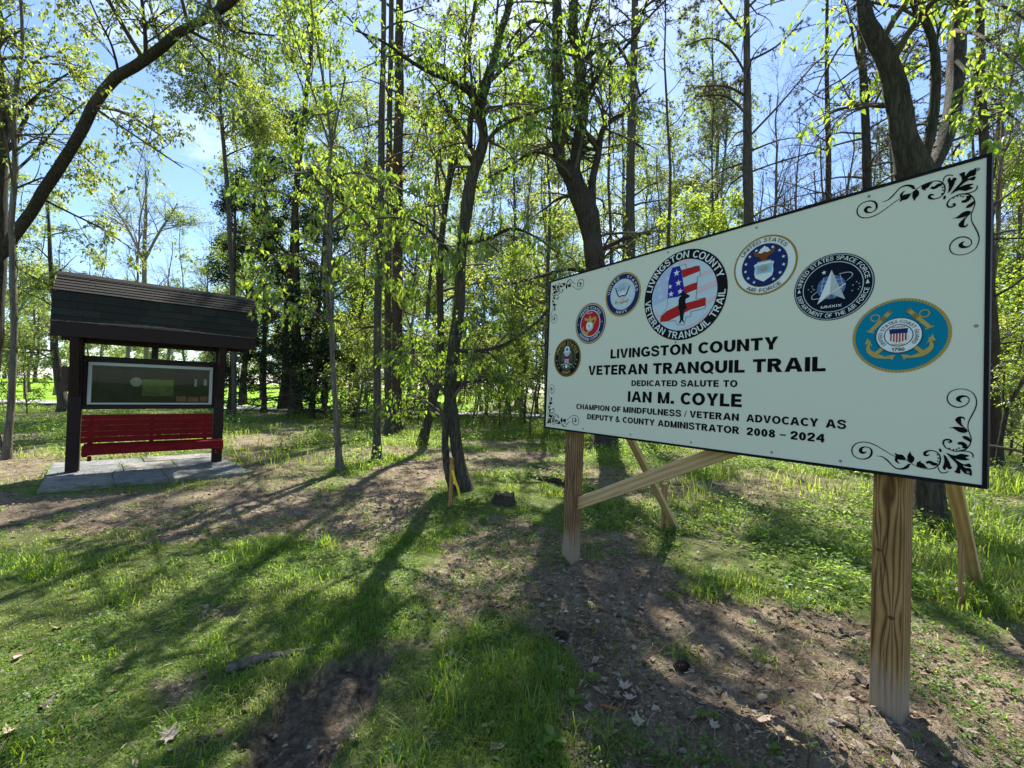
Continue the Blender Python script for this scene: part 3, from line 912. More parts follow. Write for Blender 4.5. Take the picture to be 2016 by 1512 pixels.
SC_ST=[[[0.0421,0.1218,0.0035],[0.0322,0.1395,0.0032],[0.028,0.1608,0.003],[0.0317,0.1812,0.0027],[0.0365,0.2015,0.0025],[0.0352,0.2255,0.0027],[0.0274,0.2499,0.0035],[0.0188,0.2771,0.0035],[0.0161,0.3009,0.003],[0.0213,0.3245,0.0027],[0.0325,0.3391,0.0025],[0.0488,0.3463,0.0025],[0.0694,0.3444,0.0026],[0.0861,0.3319,0.0031],[0.0918,0.3102,0.0034],[0.0856,0.2905,0.0039],[0.0707,0.2789,0.0046],[0.0541,0.2798,0.0041],[0.04,0.291,0.003],[0.0345,0.3062,0.0027],[0.0393,0.3174,0.0035],[0.0505,0.32,0.0076],[0.0607,0.3143,0.0112],[0.0627,0.3066,0.0112],[0.0585,0.3007,0.0066],[0.0523,0.2965,0.001]],[[0.1149,0.0485,0.0042],[0.1279,0.0376,0.0032],[0.1458,0.0339,0.003],[0.1663,0.0368,0.0027],[0.1803,0.0424,0.0025],[0.1969,0.0542,0.0025],[0.2114,0.0633,0.0025],[0.2358,0.0678,0.0023],[0.2559,0.0782,0.0026],[0.279,0.0934,0.003],[0.2999,0.1059,0.0033],[0.3212,0.1142,0.0037],[0.3455,0.1147,0.0037],[0.3674,0.1044,0.0038],[0.3796,0.0818,0.0044],[0.3763,0.0577,0.0041],[0.3608,0.0442,0.0037],[0.3388,0.043,0.0043],[0.3202,0.0537,0.0061],[0.3125,0.0736,0.0073],[0.3168,0.0901,0.0049],[0.3316,0.0957,0.0037],[0.3451,0.0905,0.0074],[0.3504,0.0787,0.0118],[0.3461,0.0706,0.0117],[0.3379,0.07,0.008],[0.3299,0.0763,0.0018]],[[0.2966,0.0623,0.0009],[0.2785,0.0616,0.0035],[0.263,0.0505,0.0053],[0.2502,0.0359,0.0041],[0.2351,0.0219,0.0046],[0.2156,0.022,0.0068],[0.2014,0.0325,0.0101],[0.1956,0.0431,0.0056],[0.1897,0.0431,0.0017]],[[0.2346,0.0664,0.0057],[0.2344,0.0533,0.0086],[0.2281,0.0444,0.0046],[0.2208,0.0423,0.0009]],[[0.1461,0.0559,0.0081],[0.1371,0.062,0.0107],[0.126,0.056,0.0133],[0.115,0.0562,0.0095]],[[0.1149,0.0485,0.0037],[0.1085,0.065,0.0042],[0.1077,0.0836,0.0042],[0.1133,0.0983,0.0037],[0.1244,0.1061,0.0035],[0.1377,0.1058,0.0043],[0.1489,0.098,0.0081],[0.151,0.0882,0.0081],[0.1442,0.0861,0.0065],[0.1375,0.0917,0.0016]],[[0.1126,0.0458,0.0026],[0.1103,0.0338,0.0032],[0.1026,0.0259,0.0037],[0.0909,0.0296,0.0031],[0.0856,0.0351,0.0021]],[[0.0421,0.1218,0.005],[0.0522,0.1174,0.005],[0.0666,0.1125,0.0036],[0.0813,0.1165,0.0033],[0.0942,0.124,0.0036],[0.1004,0.1386,0.0047],[0.0977,0.1497,0.0052],[0.0903,0.1542,0.0057],[0.0807,0.1517,0.0067],[0.0817,0.1439,0.0052],[0.0891,0.1461,0.0016]],[[0.0618,0.1418,0.0076],[0.0525,0.1444,0.0116],[0.0443,0.1379,0.0125],[0.0441,0.126,0.0125]],[[0.0708,0.1134,0.002],[0.042,0.1158,0.003],[0.0299,0.1145,0.0035],[0.0228,0.1052,0.0035],[0.0237,0.0947,0.0015]],[[0.0454,0.2322,0.0015],[0.0485,0.2395,0.005],[0.0568,0.2404,0.0076],[0.0618,0.231,0.0153],[0.0575,0.2177,0.0091],[0.0492,0.2064,0.0035],[0.0389,0.1953,0.0025]],[[0.1176,0.093,0.0053],[0.1133,0.0937,0.0053]],[[0.1153,0.0794,0.0053],[0.1109,0.0801,0.0053]],[[0.1162,0.0684,0.0053],[0.1119,0.0691,0.0053]],[[0.0856,0.1205,0.0052],[0.0814,0.1211,0.0052]],[[0.075,0.1174,0.0051],[0.0708,0.1179,0.0051]],[[0.0667,0.12,0.0051],[0.0626,0.1206,0.0051]],[[0.0605,0.1253,0.0051],[0.0564,0.1259,0.0051]],[[0.1113,0.1103,0.0053],[0.1096,0.1106,0.0131],[0.1061,0.111,0.0131],[0.1044,0.1113,0.0052]]]
SC_PO=[[[0.2398,0.0837],[0.2286,0.0787],[0.2165,0.0788],[0.2079,0.0687],[0.2065,0.0592],[0.2186,0.0573],[0.2308,0.0587],[0.2359,0.0711]],[[0.1928,0.0951],[0.1997,0.0796],[0.2006,0.0633],[0.1945,0.053],[0.1863,0.0511],[0.1806,0.0632],[0.1819,0.0758],[0.1891,0.0828]],[[0.1733,0.0404],[0.1734,0.0515],[0.1678,0.0588],[0.1609,0.0624],[0.162,0.0565],[0.1539,0.0531],[0.147,0.0432],[0.1413,0.0378],[0.1571,0.0367]],[[0.0992,0.0972],[0.0968,0.0761],[0.0977,0.0606],[0.1007,0.0478],[0.0985,0.0405],[0.0931,0.0383],[0.0921,0.0462],[0.089,0.0497],[0.0857,0.0427],[0.0783,0.0455],[0.0759,0.0519],[0.0795,0.0559],[0.0829,0.0691],[0.0916,0.0891]],[[0.0929,0.1042],[0.081,0.0876],[0.064,0.066],[0.0628,0.0541],[0.0657,0.0416],[0.0698,0.0363],[0.0625,0.0316],[0.0543,0.0331],[0.0545,0.048],[0.0472,0.0388],[0.041,0.0325],[0.033,0.0324],[0.0253,0.0285],[0.0276,0.0541],[0.0413,0.0548],[0.0475,0.0627],[0.0373,0.0599],[0.0269,0.0602],[0.0314,0.0728],[0.0455,0.0675],[0.062,0.0784],[0.0747,0.0916]],[[0.0918,0.1059],[0.0768,0.0913],[0.0642,0.0841],[0.0497,0.0818],[0.0376,0.0837],[0.0316,0.0876],[0.0397,0.0908],[0.0407,0.0951],[0.0347,0.0975],[0.0338,0.1021],[0.0459,0.1048],[0.0541,0.1052],[0.0664,0.0974],[0.079,0.0986]],[[0.0508,0.1717],[0.0427,0.1725],[0.0345,0.1689],[0.0284,0.1577],[0.0303,0.1516],[0.0384,0.1566],[0.0476,0.163]],[[0.0887,0.1998],[0.0782,0.2013],[0.0677,0.2047],[0.0512,0.2032],[0.0409,0.1966],[0.0368,0.1896],[0.0469,0.1832],[0.0592,0.1859],[0.0676,0.1926],[0.076,0.1985]]]
CN={"outline":[[-0.085,0.666],[0.062,0.673],[0.077,0.566],[0.221,0.542],[0.278,0.584],[0.382,0.561],[0.407,0.359],[0.344,0.328],[0.339,0.088],[0.323,-0.139],[0.538,-0.146],[0.545,-0.368],[0.215,-0.398],[0.218,-0.498],[0.1,-0.506],[0.069,-0.67],[-0.103,-0.651],[-0.144,-0.55],[-0.534,-0.533],[-0.524,-0.416],[-0.397,-0.269],[-0.354,-0.158],[-0.359,-0.018],[-0.353,0.353],[-0.296,0.574],[-0.26,0.659]],"red":[[[-0.039,0.565],[0.077,0.566],[0.267,0.576],[0.382,0.561],[0.404,0.447],[0.225,0.419],[-0.001,0.376]],[[0.03,0.167],[0.184,0.205],[0.342,0.219],[0.333,0.067],[0.071,0.013]],[[-0.534,-0.533],[-0.524,-0.416],[-0.383,-0.306],[-0.093,-0.22],[0.149,-0.189],[0.538,-0.146],[0.543,-0.314],[0.202,-0.357],[-0.085,-0.46],[-0.31,-0.535]]],"blue":[[[-0.359,-0.018],[-0.353,0.353],[-0.296,0.574],[-0.26,0.659],[-0.085,0.666],[-0.039,0.565],[0.015,0.26],[0.071,0.025],[-0.099,-0.026]]],"lav":[[[-0.796,-0.068],[-0.796,0.318],[-0.64,0.576],[-0.431,0.721],[-0.251,0.773],[-0.344,0.468],[-0.353,-0.019],[-0.78,-0.143]]],"pink":[[[-0.202,0.808],[0.118,0.795],[0.355,0.72],[-0.073,0.686]],[[0.41,0.402],[0.673,0.474],[0.719,0.379],[0.413,0.303]],[[0.35,0.108],[0.767,0.2],[0.796,0.068],[0.354,-0.024]],[[0.54,-0.185],[0.809,-0.144],[0.8,-0.226],[0.543,-0.293]],[[-0.693,-0.251],[-0.538,-0.414],[-0.547,-0.531],[-0.66,-0.399]],[[-0.075,-0.767],[0.35,-0.635],[0.741,-0.386],[0.66,-0.565],[0.353,-0.744],[0.024,-0.781]]],"man":[[[-0.062,-0.032],[-0.025,-0.022],[-0.046,0.017],[-0.071,0.035],[-0.04,0.048],[-0.008,0.061],[0.046,0.051],[0.083,0.023],[0.18,-0.039],[0.169,-0.075],[0.087,-0.101],[0.081,-0.156],[0.09,-0.203],[0.13,-0.331],[0.093,-0.315],[0.059,-0.355],[0.041,-0.554],[0.067,-0.613],[0.048,-0.622],[0.005,-0.561],[-0.018,-0.615],[-0.067,-0.621],[-0.033,-0.546],[-0.052,-0.34],[-0.086,-0.29],[-0.084,-0.108]]],"star":[[-0.155,0.521,0.083],[-0.104,0.287,0.078],[-0.31,0.241,0.058],[-0.279,0.066,0.073],[-0.053,0.087,0.073]],"pstar":[[-0.607,0.403,0.058],[-0.587,0.232,0.068],[-0.554,0.049,0.078],[-0.382,0.453,0.063]]}

for cxn, czn in ((0, 0), (1, 0), (0, 1), (1, 1)):
    f = lambda p, a=cxn, b=czn: ((SW - p[0]) if a else p[0], (SH - p[1]) if b else p[1])
    mb = MB()
    yy = -.0012
    for k, s in enumerate(SC_ST):
        stroke(mb, s, yy - .00004 * k, 0, f)
    for k, s in enumerate(SC_PO):
        c = [np.array((*p, 0.0)) for p in s]
        sm = smooth_stroke(c + [c[0]], 3)[:-1]
        fill(mb, [f(p) for p in sm], yy - .0006 - .00004 * k, 0)
    mb.build('scrollwork', m_black, sign, fix=False)

# ---------------- the seals
EM = [('black', (.008, .008, .010)), ('white', (.68, .72, .70)), ('gold', (.44, .31, .09)), ('navy', (.012, .025, .11)), ('red', (.42, .02, .02)),
      ('green', (.012, .05, .025)), ('brown', (.17, .06, .02)), ('skyblue', (.28, .48, .62)), ('teal', (.0, .19, .30)), ('blue', (.02, .02, .28)),
      ('silver', (.42, .46, .45)), ('pink', (.62, .48, .50)), ('lavender', (.40, .46, .66)), ('paleblue', (.50, .60, .66)), ('darkgold', (.26, .16, .03)), ('tan', (.40, .33, .22)),
      ('midnight', (.004, .008, .02)), ('globe', (.07, .13, .30))]
EI = {k: i for i, (k, c) in enumerate(EM)}
EMATS = [plain('seal_' + k, c, .65, .08) for k, c in EM]
Y0 = -.0012


class Seal:
    def __init__(s, cx, cz, r, label):
        s.cx, s.cz, s.r, s.mb, s.y, s.label = cx, cz, r, MB(), Y0, label
        s.tx = []
    def up(s): s.y -= .00022; return s.y
    def d(s, r, c, x=0, z=0, sx=1): disc(s.mb, s.cx + x * s.r, s.cz + z * s.r, r * s.r, s.up(), EI[c], 56, sx)
    def ring(s, r0, r1, c, x=0, z=0, a0=0, a1=360): ringf(s.mb, s.cx + x * s.r, s.cz + z * s.r, r0 * s.r, r1 * s.r, s.up(), EI[c], 56, a0, a1)
    def poly(s, pts, c, mirror=False):
        fill(s.mb, [(s.cx + p[0] * s.r, s.cz + p[1] * s.r) for p in pts], s.up(), EI[c])
        if mirror: fill(s.mb, [(s.cx - p[0] * s.r, s.cz + p[1] * s.r) for p in pts][::-1], s.y, EI[c])
    def line(s, pts, c, mirror=False):
        q = [(s.cx + p[0] * s.r, s.cz + p[1] * s.r, p[2] * s.r) for p in pts]
        stroke(s.mb, q, s.up(), EI[c])
        if mirror: stroke(s.mb, [(2 * s.cx - a, b, w) for a, b, w in q], s.y, EI[c])
    def star(s, x, z, r, c): star(s.mb, s.cx + x * s.r, s.cz + z * s.r, r * s.r, s.y - .0001, EI[c])
    def text(s, t, r, cap, mid, span, c, top=True, bold=.15):
        ws = [MB() for _ in t.split(' ')]; s.tx += ws
        print_arc(ws, t, s.cx, s.cz, r * s.r, cap * s.r, mid, s.y - .0003, EI[c], bold, top, span)
    def flat(s, t, x0, x1, z, cap, c, bold=.17):
        ws = MB(); s.tx.append(ws)
        print_line(ws, t, s.cx + x0 * s.r, s.cx + x1 * s.r, s.cz + z * s.r, cap * s.r, bold, .14, s.y - .0003, EI[c])
    def rope(s, r, c1, c2, n=60, w=.05):
        s.ring(r - w, r, c1)
        y = s.y - .0001
        for k in range(n):
            a = 2 * math.pi * k / n; b = a + math.pi / n * 1.1
            v = [(s.cx + rr * s.r * math.cos(q), y, s.cz + rr * s.r * math.sin(q)) for rr, q in ((r - w, a), (r, b), (r, b + .022), (r - w, a + .022))]
            s.mb.add(v, [(0, 1, 2, 3)], EI[c2])
    def done(s):
        o = s.mb.build('emblem', EMATS, sign, fix=False); o['label'] = s.label
        for w_ in s.tx: w_.build('emblem_lettering', EMATS, o, fix=False)


RS = .152
# army
e = Seal(.227, .560, RS, 'round black and green army seal'); e.d(1, 'gold'); e.d(.965, 'black'); e.ring(.90, .915, 'gold'); e.ring(.60, .615, 'gold'); e.d(.60, 'green')
e.poly([(-.05, .32), (-.30, .30), (-.42, .12), (-.40, -.08), (-.28, -.25), (-.2, -.1), (-.1, .05), (-.04, .1)], 'brown', True)
e.poly([(-.02, .3), (-.12, .42), (-.3, .3), (-.2, .22), (-.12, .1)], 'silver', True)
e.d(.2, 'silver', 0, .42); e.d(.15, 'white', 0, .43); e.d(.09, 'globe', 0, .43); e.poly([(-.13, .22), (.13, .22), (.1, .05), (-.1, .05)], 'silver'); e.poly([(-.16, .08), (.16, .08), (.16, -.06), (-.16, -.06)], 'blue')
e.poly([(-.16, -.06), (.16, -.06), (.15, -.28), (-.15, -.28)], 'pink')
for k in range(4): e.line([(-.10 + k * .07, -.07, .025), (-.10 + k * .07, -.27, .025)], 'red')
e.line([(-.4, -.36, .05), (-.15, -.32, .04), (.0, -.36, .05)], 'silver', True); e.d(.09, 'white', 0, -.45); e.d(.05, 'silver', -.2, -.45); e.d(.05, 'silver', .2, -.45)
e.text('UNITED STATES', .675, .16, 90, 150, 'gold', True, .19); e.text('ARMY', .69, .16, 270, 48, 'gold', False, .19)
for a in (-10, -26, -42, 190, 206, 222): e.star(.755 * math.cos(math.radians(a)), .755 * math.sin(math.radians(a)), .06, 'gold')
e.done()
# marine corps
e = Seal(.462, .805, RS, 'round red and blue marine corps seal'); e.d(1, 'tan'); e.ring(.95, 1.0, 'darkgold'); e.d(.9, 'navy'); e.d(.655, 'white'); e.d(.62, 'red')
e.line([(-.36, -.34, .05), (-.30, -.45, .10), (-.12, -.42, .08), (.1, -.2, .07), (.3, .05, .06), (.36, .16, .10), (.28, .2, .08)], 'gold')
e.line([(-.44, -.1, .03), (-.46, -.3, .08), (-.34, -.46, .10), (-.1, -.55, .05)], 'gold')
e.d(.24, 'silver', -.02, -.14); e.d(.2, 'white', -.05, -.1); e.line([(-.18, -.05, .05), (-.06, -.12, .1), (.02, -.25, .06)], 'silver')
e.poly([(-.02, .12), (-.08, .22), (-.34, .32), (-.42, .24), (-.30, .22), (-.36, .16), (-.2, .16), (-.1, .06)], 'gold', True)
e.poly([(-.07, .05), (-.08, .28), (-.03, .38), (.06, .36), (.07, .2), (.06, .05)], 'gold')
e.line([(-.2, .46, .02), (-.16, .52, .03), (0, .5, .02), (.14, .52, .03)], 'white')
e.text('UNITED STATES', .70, .13, 90, 118, 'white', True, .17); e.text('MARINE CORPS', .71, .13, 270, 110, 'white', False, .17); e.star(-.78, 0, .04, 'white'); e.star(.78, 0, .04, 'white')
e.done()
# navy
e = Seal(.755, .973, RS, 'round navy blue seal with gold rope rim'); e.rope(1, 'gold', 'darkgold', 70, .08); e.d(.92, 'navy'); e.d(.70, 'silver'); e.d(.68, 'paleblue'); e.ring(.61, .63, 'silver')
for a in range(50, 140, 11): e.line([(.15 * math.cos(math.radians(a)), .05 + .15 * math.sin(math.radians(a)), .012), (.55 * math.cos(math.radians(a)), .05 + .5 * math.sin(math.radians(a)), .018)], 'globe')
e.poly([(0, .12), (-.14, .02), (-.24, .14), (-.30, .12), (-.2, -.1), (-.08, -.16), (0, -.14)], 'white', True)
e.line([(-.44, .36, .02), (-.34, .22, .05), (-.26, .04, .06), (-.16, -.08, .05), (0, -.12, .05)], 'midnight', True)
e.poly([(-.12, -.04), (.12, -.04), (.14, -.1), (-.14, -.1)], 'navy'); e.poly([(-.11, -.1), (.11, -.1), (.08, -.28), (-.08, -.28)], 'pink')
e.line([(-.34, -.24, .05), (-.38, -.38, .03), (-.28, -.34, .03), (.1, -.36, .045), (.34, -.3, .04), (.26, -.24, .03)], 'gold'); e.line([(-.05, -.44, .03), (.12, -.32, .035), (.3, -.42, .03)], 'gold'); e.line([(-.36, -.22, .02), (-.3, -.42, .02)], 'gold')
e.text('UNITED', .74, .12, 138, 72, 'white', True, .16); e.text('STATES', .74, .12, 36, 72, 'white', True, .16); e.text('NAVY', .75, .12, 270, 44, 'white', False, .16)
e.done()
# county emblem
e = Seal(1.208, .893, .271, 'round black-ringed county veteran trail emblem with saluting figure'); e.d(1.0, 'black'); e.d(.785, 'paleblue')
cl = lambda g: [(p[0] * min(1, .78 / max(1e-6, math.hypot(*p))), p[1] * min(1, .78 / max(1e-6, math.hypot(*p)))) for p in g]
for g in CN['pink']: e.poly(cl(g), 'pink')
for g in CN['lav']: e.poly(cl(g), 'lavender')
for x, z, r in CN['pstar']: e.star(x, z, r, 'paleblue')
e.poly(CN['outline'], 'paleblue')
for g in CN['red']: e.poly(g, 'red')
for g in CN['blue']: e.poly(g, 'blue')
for x, z, r in CN['star']: e.star(x, z, r, 'white')
e.y -= .0002
q = CN['outline']
for a, b in zip(q, q[1:] + q[:1]): stroke(e.mb, [(e.cx + a[0] * e.r, e.cz + a[1] * e.r, .0016), (e.cx + b[0] * e.r, e.cz + b[1] * e.r, .0016)], e.y, EI['black'])
for g in CN['man']: e.poly(g, 'black')
e.text('LIVINGSTON COUNTY', .815, .15, 91, 152, 'white', True, .19); e.text('VETERAN TRANQUIL TRAIL', .815, .15, 269, 178, 'white', False, .19)
e.done()
# air force
e = Seal(1.662, .971, RS, 'round blue and white air force seal'); e.d(1, 'gold'); e.ring(.96, 1.0, 'darkgold'); e.d(.935, 'white'); e.d(.735, 'gold'); e.d(.72, 'navy')
for k in range(13):
    if k == 6.5: continue
    a = math.radians(90 + (k - 6) * 25); e.star(.61 * math.cos(a), .61 * math.sin(a), .06, 'white')
e.y -= .0002
e.d(.16, 'white', 0, .46); e.d(.1, 'white', -.12, .40); e.d(.1, 'white', .12, .40); e.d(.1, 'white', 0, .28)
e.poly([(0, .46), (-.1, .42), (-.36, .52), (-.3, .36), (-.12, .28), (-.08, .16), (0, .14)], 'brown', True)
e.line([(-.22, .12, .04), (.22, .12, .04)], 'silver')
e.poly([(-.32, .06), (-.2, .1), (.2, .1), (.32, .06), (.28, -.05), (.3, -.25), (.26, -.4), (.1, -.5), (0, -.56), (-.1, -.5), (-.26, -.4), (-.3, -.25), (-.28, -.05)], 'white')
e.poly([(-.27, .03), (.27, .03), (.25, -.28), (-.25, -.28)], 'skyblue')
for a in range(0, 180, 30): e.line([(-.2 * math.cos(math.radians(a)), -.12 - .14 * math.sin(math.radians(a)), .015), (.2 * math.cos(math.radians(a)), -.12 + .14 * math.sin(math.radians(a)), .015)], 'darkgold')
e.d(.06, 'gold', 0, -.12)
e.text('UNITED STATES', .78, .12, 92, 112, 'black'); e.text('AIR FORCE', .79, .12, 270, 76, 'black', False)
e.done()
# space force
e = Seal(1.954, .805, RS, 'round black space force seal with silver delta'); e.d(1, 'midnight'); e.ring(.955, .975, 'silver'); e.ring(.735, .76, 'silver')
e.d(.36, 'globe', -.02, .0)
for a in (-.2, -.07, .07, .2): e.line([(-.33 + abs(a) * .3, a, .012), (.31 - abs(a) * .3, a, .012)], 'paleblue'); e.line([(a, -.33, .012), (a * 1.3, 0, .012), (a, .33, .012)], 'paleblue')
e.line([(.36, .12, .012), (.5, .26, .02), (.42, .36, .02), (.18, .36, .02)], 'silver'); e.line([(-.36, -.08, .02), (-.5, -.2, .02), (-.48, -.3, .025), (-.3, -.3, .02)], 'silver')
e.poly([(-.01, .52), (-.36, -.48), (-.04, -.2)], 'white'); e.poly([(-.01, .52), (-.04, -.2), (.34, -.42)], 'silver'); e.poly([(-.36, -.48), (-.04, -.2), (0, -.12), (-.02, -.24)], 'tan')
e.line([(-.12, -.24, .012), (.1, -.12, .025), (.34, .04, .035)], 'white')
e.star(-.2, .47, .07, 'white')
for x, z in ((-.6, .02), (-.5, .1), (-.48, .02), (-.52, -.06), (-.44, -.02), (.52, -.04), (.6, .04), (.66, -.02), (.5, -.2), (.68, -.12), (.64, -.18)): e.star(x, z, .025, 'silver')
e.flat('MMXIX', -.26, .26, -.62, .075, 'white')
e.text('UNITED STATES SPACE FORCE', .80, .115, 90, 166, 'white', True, .17); e.text('DEPARTMENT OF THE AIR FORCE', .80, .115, 270, 158, 'white', False, .17)
for s in (-1, 1): e.poly([(s * .85, .07), (s * .85 - .045, -.05), (s * .85 + .045, -.05)], 'white')
e.done()
# coast guard
e = Seal(2.186, .563, RS, 'round teal coast guard seal with gold rope rim and anchors'); e.rope(1, 'gold', 'darkgold', 84, .06); e.d(.935, 'teal')
for s in (-1, 1):
    e.line([(s * .60, .16, .09), (s * .19, .66, .10)], 'gold'); e.line([(s * .68, .18, .03), (s * .52, .12, .03)], 'gold'); e.line([(s * .14, .62, .05), (s * .24, .70, .05)], 'darkgold')
    e.ring(.08, .105, 'gold', s * .50, .53); e.line([(s * .36, .44, .1), (s * .28, .54, .10)], 'darkgold')
    e.line([(s * .60, -.1, .03), (s * .64, -.34, .09), (s * .50, -.50, .13), (s * .3, -.58, .07), (s * .12, -.60, .03)], 'gold')
    e.poly([(s * .66, -.02), (s * .72, -.2), (s * .64, -.18), (s * .54, -.26)], 'gold'); e.poly([(s * .06, -.52), (s * .24, -.54), (s * .12, -.66)], 'gold')
    e.line([(s * .5, -.5, .09), (s * .3, -.3, .09)], 'gold')
e.d(.475, 'white', 0, .0); e.ring(.46, .475, 'navy'); e.ring(.28, .30, 'navy')
e.poly([(-.19, .18), (.19, .18), (.18, .05), (-.18, .05)], 'navy')
e.poly([(-.18, .05), (.18, .05), (.17, -.1), (.08, -.2), (0, -.23), (-.08, -.2), (-.17, -.1)], 'white')
for k in range(6): e.line([(-.15 + k * .06, .05, .032), (-.15 + k * .06, -.14 - .05 * math.sin(math.pi * k / 5), .032)], 'red')
e.text('UNITED STATES COAST GUARD', .335, .08, 92, 262, 'black', True, .15); e.flat('1790', -.13, .13, -.425, .095, 'black', .18); e.flat('SEMPER', -.14, .14, .205, .04, 'red'); e.flat('PARATUS', -.13, .13, -.265, .036, 'red')
e.done()
# ------------------------------------------------------------------ the bench shelter and its stone pad
KA = math.atan2(.651, .759)
kiosk = empty('bench_shelter', (-6.05 + .759 * .795, 5.88 + .651 * .795, 0), KA)
tag(kiosk, 'dark timber shelter with shingled roof, notice board and red slatted bench', 'shelter')
m_dkwood = plain('dark_stained_wood', (.018, .008, .007), .7, .3, .3, 30, .25)
m_red = plain('red_bench_paint', (.17, .0035, .006), .6, .15, .25, 9, .15)
m_alu = plain('board_frame_metal', (.42, .44, .40), .45, .5)
KX = .83
for s in (-1, 1):
    MB().box(s * KX - .068, s * KX + .068, 0, .136, -.2, 2.0, 0, .006).build('post', m_dkwood, kiosk)
    b_ = MB(); b_.beam((s * KX, .03, 1.14), (s * KX, -.27, 1.95), .09, .15)
    b_.build('knee_brace', m_dkwood, kiosk)
    MB().box(s * KX - .045, s * KX + .045, -.33, .45, 1.92, 2.0, 0, .004).build('roof_bracket', m_dkwood, kiosk)
    b_ = MB(); b_.beam((s * KX, .141, 1.30), (s * KX, .42, 1.92), .085, .085)
    b_.build('knee_brace', m_dkwood, kiosk)
XL, XR = -1.04, 1.27
MB().box(XL, XR, -.365, -.325, 1.91, 2.10, 0, .004).build('fascia', m_dkwood, kiosk)
MB().box(XL, XR, .465, .505, 1.91, 2.10, 0, .004).build('fascia', m_dkwood, kiosk)
MB().box(-KX + .07, KX - .07, .02, .12, 1.86, 1.99, 0, .004).build('roof_beam', m_dkwood, kiosk)
MB().box(-.04, .04, .03, .09, 1.69, 1.858, 0, .003).build('hanger', m_dkwood, kiosk)
# roof body
prof = [(-.324, 2.0), (-.324, 2.10), (-.285, 2.50), (.07, 2.79), (.425, 2.50), (.464, 2.10), (.464, 2.0)]
roof = MB().prism(prof, XL + .02, XR - .02).build('roof', plain('roof_deck', (.03, .024, .022), .9), kiosk)
sh_m = [plain('shingle_%s' % k, c, .92, .1, .35, 160, .5) for k, c in (('green_black', (.028, .028, .025)), ('slate_green', (.032, .036, .032)), ('charcoal', (.038, .033, .030)), ('brown_black', (.046, .037, .031)))]
rs = random.Random(5)


def shingle_rows(p0, p1, rows, face, tabs):
    """courses of tabs laid up the slope from p0 to p1 (y, z); each tab overlaps the one beneath"""
    d = np.array(p1) - np.array(p0); L = np.hypot(*d); u = d / L
    nrm = np.array([-u[1], u[0]]) * face
    for r in range(rows):
        a = np.array(p0) + u * (L * r / rows - .012); b = np.array(p0) + u * (L * (r + 1) / rows + .006)
        x = XL - .012
        while x < XR + .01:
            w = rs.choice((.14, .17, .2, .24, .3)) * tabs
            x1 = min(x + w, XR + .012)
            if XR + .012 - x1 < .06: x1 = XR + .012
            lift = .0035 + rs.uniform(0, .003)
            v = []
            for q, (pt, off) in enumerate(((a, .014 + lift), (a, .003 + lift), (b, .006), (b, .001))):
                c = pt + nrm * off
                v += [(x + .0015, c[0], c[1]), (x1 - .0015, c[0], c[1])]
            f = [(0, 1, 5, 4), (0, 2, 3, 1), (2, 6, 7, 3), (0, 4, 6, 2), (1, 3, 7, 5)]
            k = rs.random()
            m = sh_m[0 if k < .5 else 1 if k < .7 else 2 if k < .9 else 3]
            MB().add(v, f).build('shingle', m, roof)
            x = x1


shingle_rows((-.328, 2.10), (-.288, 2.50), 4, 1, 1)
shingle_rows((-.288, 2.515), (.06, 2.795), 6, 1, 1.6)
shingle_rows((.468, 2.10), (.428, 2.50), 2, -1, 4)
shingle_rows((.428, 2.515), (.08, 2.795), 2, -1, 4)
MB().prism([(.0, 2.775), (.07, 2.835), (.14, 2.775), (.07, 2.80)], XL - .01, XR + .01).build('ridge_cap', sh_m[2], roof)
# fallen needles caught on the eave
rgn = np.random.default_rng(7)
n = 1600
cx = np.clip(rgn.normal(.05, .42, n), XL + .02, XR - .04)
a = rgn.uniform(0, math.pi, n); L = rgn.uniform(.03, .10, n)
yy = -.345 + rgn.normal(0, .012, n); zz = 2.103 + rgn.random(n) * .035 * np.exp(-(cx / .6) ** 2) + .002
dx, dy, dz = np.cos(a) * L / 2, np.sin(a) * L * .18, rgn.normal(0, .006, n)
w = .0026
V = np.stack([np.stack([cx - dx, yy - dy - w, zz - dz], 1), np.stack([cx - dx, yy - dy + w, zz - dz + w], 1), np.stack([cx + dx, yy + dy + w, zz + dz + w], 1), np.stack([cx + dx, yy + dy - w, zz + dz], 1)], 1).reshape(-1, 3)
o = np_mesh('needle_litter', V, np.arange(4 * n).reshape(-1, 4), plain('dry_needles', (.42, .32, .24), .9), roof); o['kind'] = 'stuff'

# notice board
MB().box(-KX + .07, KX - .07, .02, .10, 1.61, 1.685, 0, .003).build('board_rail', m_dkwood, kiosk)
MB().box(-KX + .07, KX - .07, .02, .10, .925, .978, 0, .003).build('board_rail', m_dkwood, kiosk)
board = MB().box(-KX + .07, KX - .07, .075, .11, .979, 1.609).build('notice_board', m_dkwood, kiosk)
bx0, bx1, bz0, bz1 = -.715, .735, .992, 1.60
for q in ((bx0, bx1, bz1 - .045, bz1), (bx0, bx1, bz0, bz0 + .026), (bx0, bx0 + .042, bz0 + .027, bz1 - .046), (bx1 - .042, bx1, bz0 + .027, bz1 - .046)):
    MB().box(q[0], q[1], .052, .0745, q[2], q[3], 0, .002).build('glass_frame', m_alu, board)
MB().box(bx0 + .043, bx1 - .043, .070, .0745, bz0 + .027, bz1 - .046).build('display_sheet', plain('display_sheet', (.022, .025, .016), .6, .3, .5, 5), board)
m_pap = plain('pale_paper', (.40, .43, .36), .7)
m_lime = plain('lime_strip', (.20, .26, .05), .7)
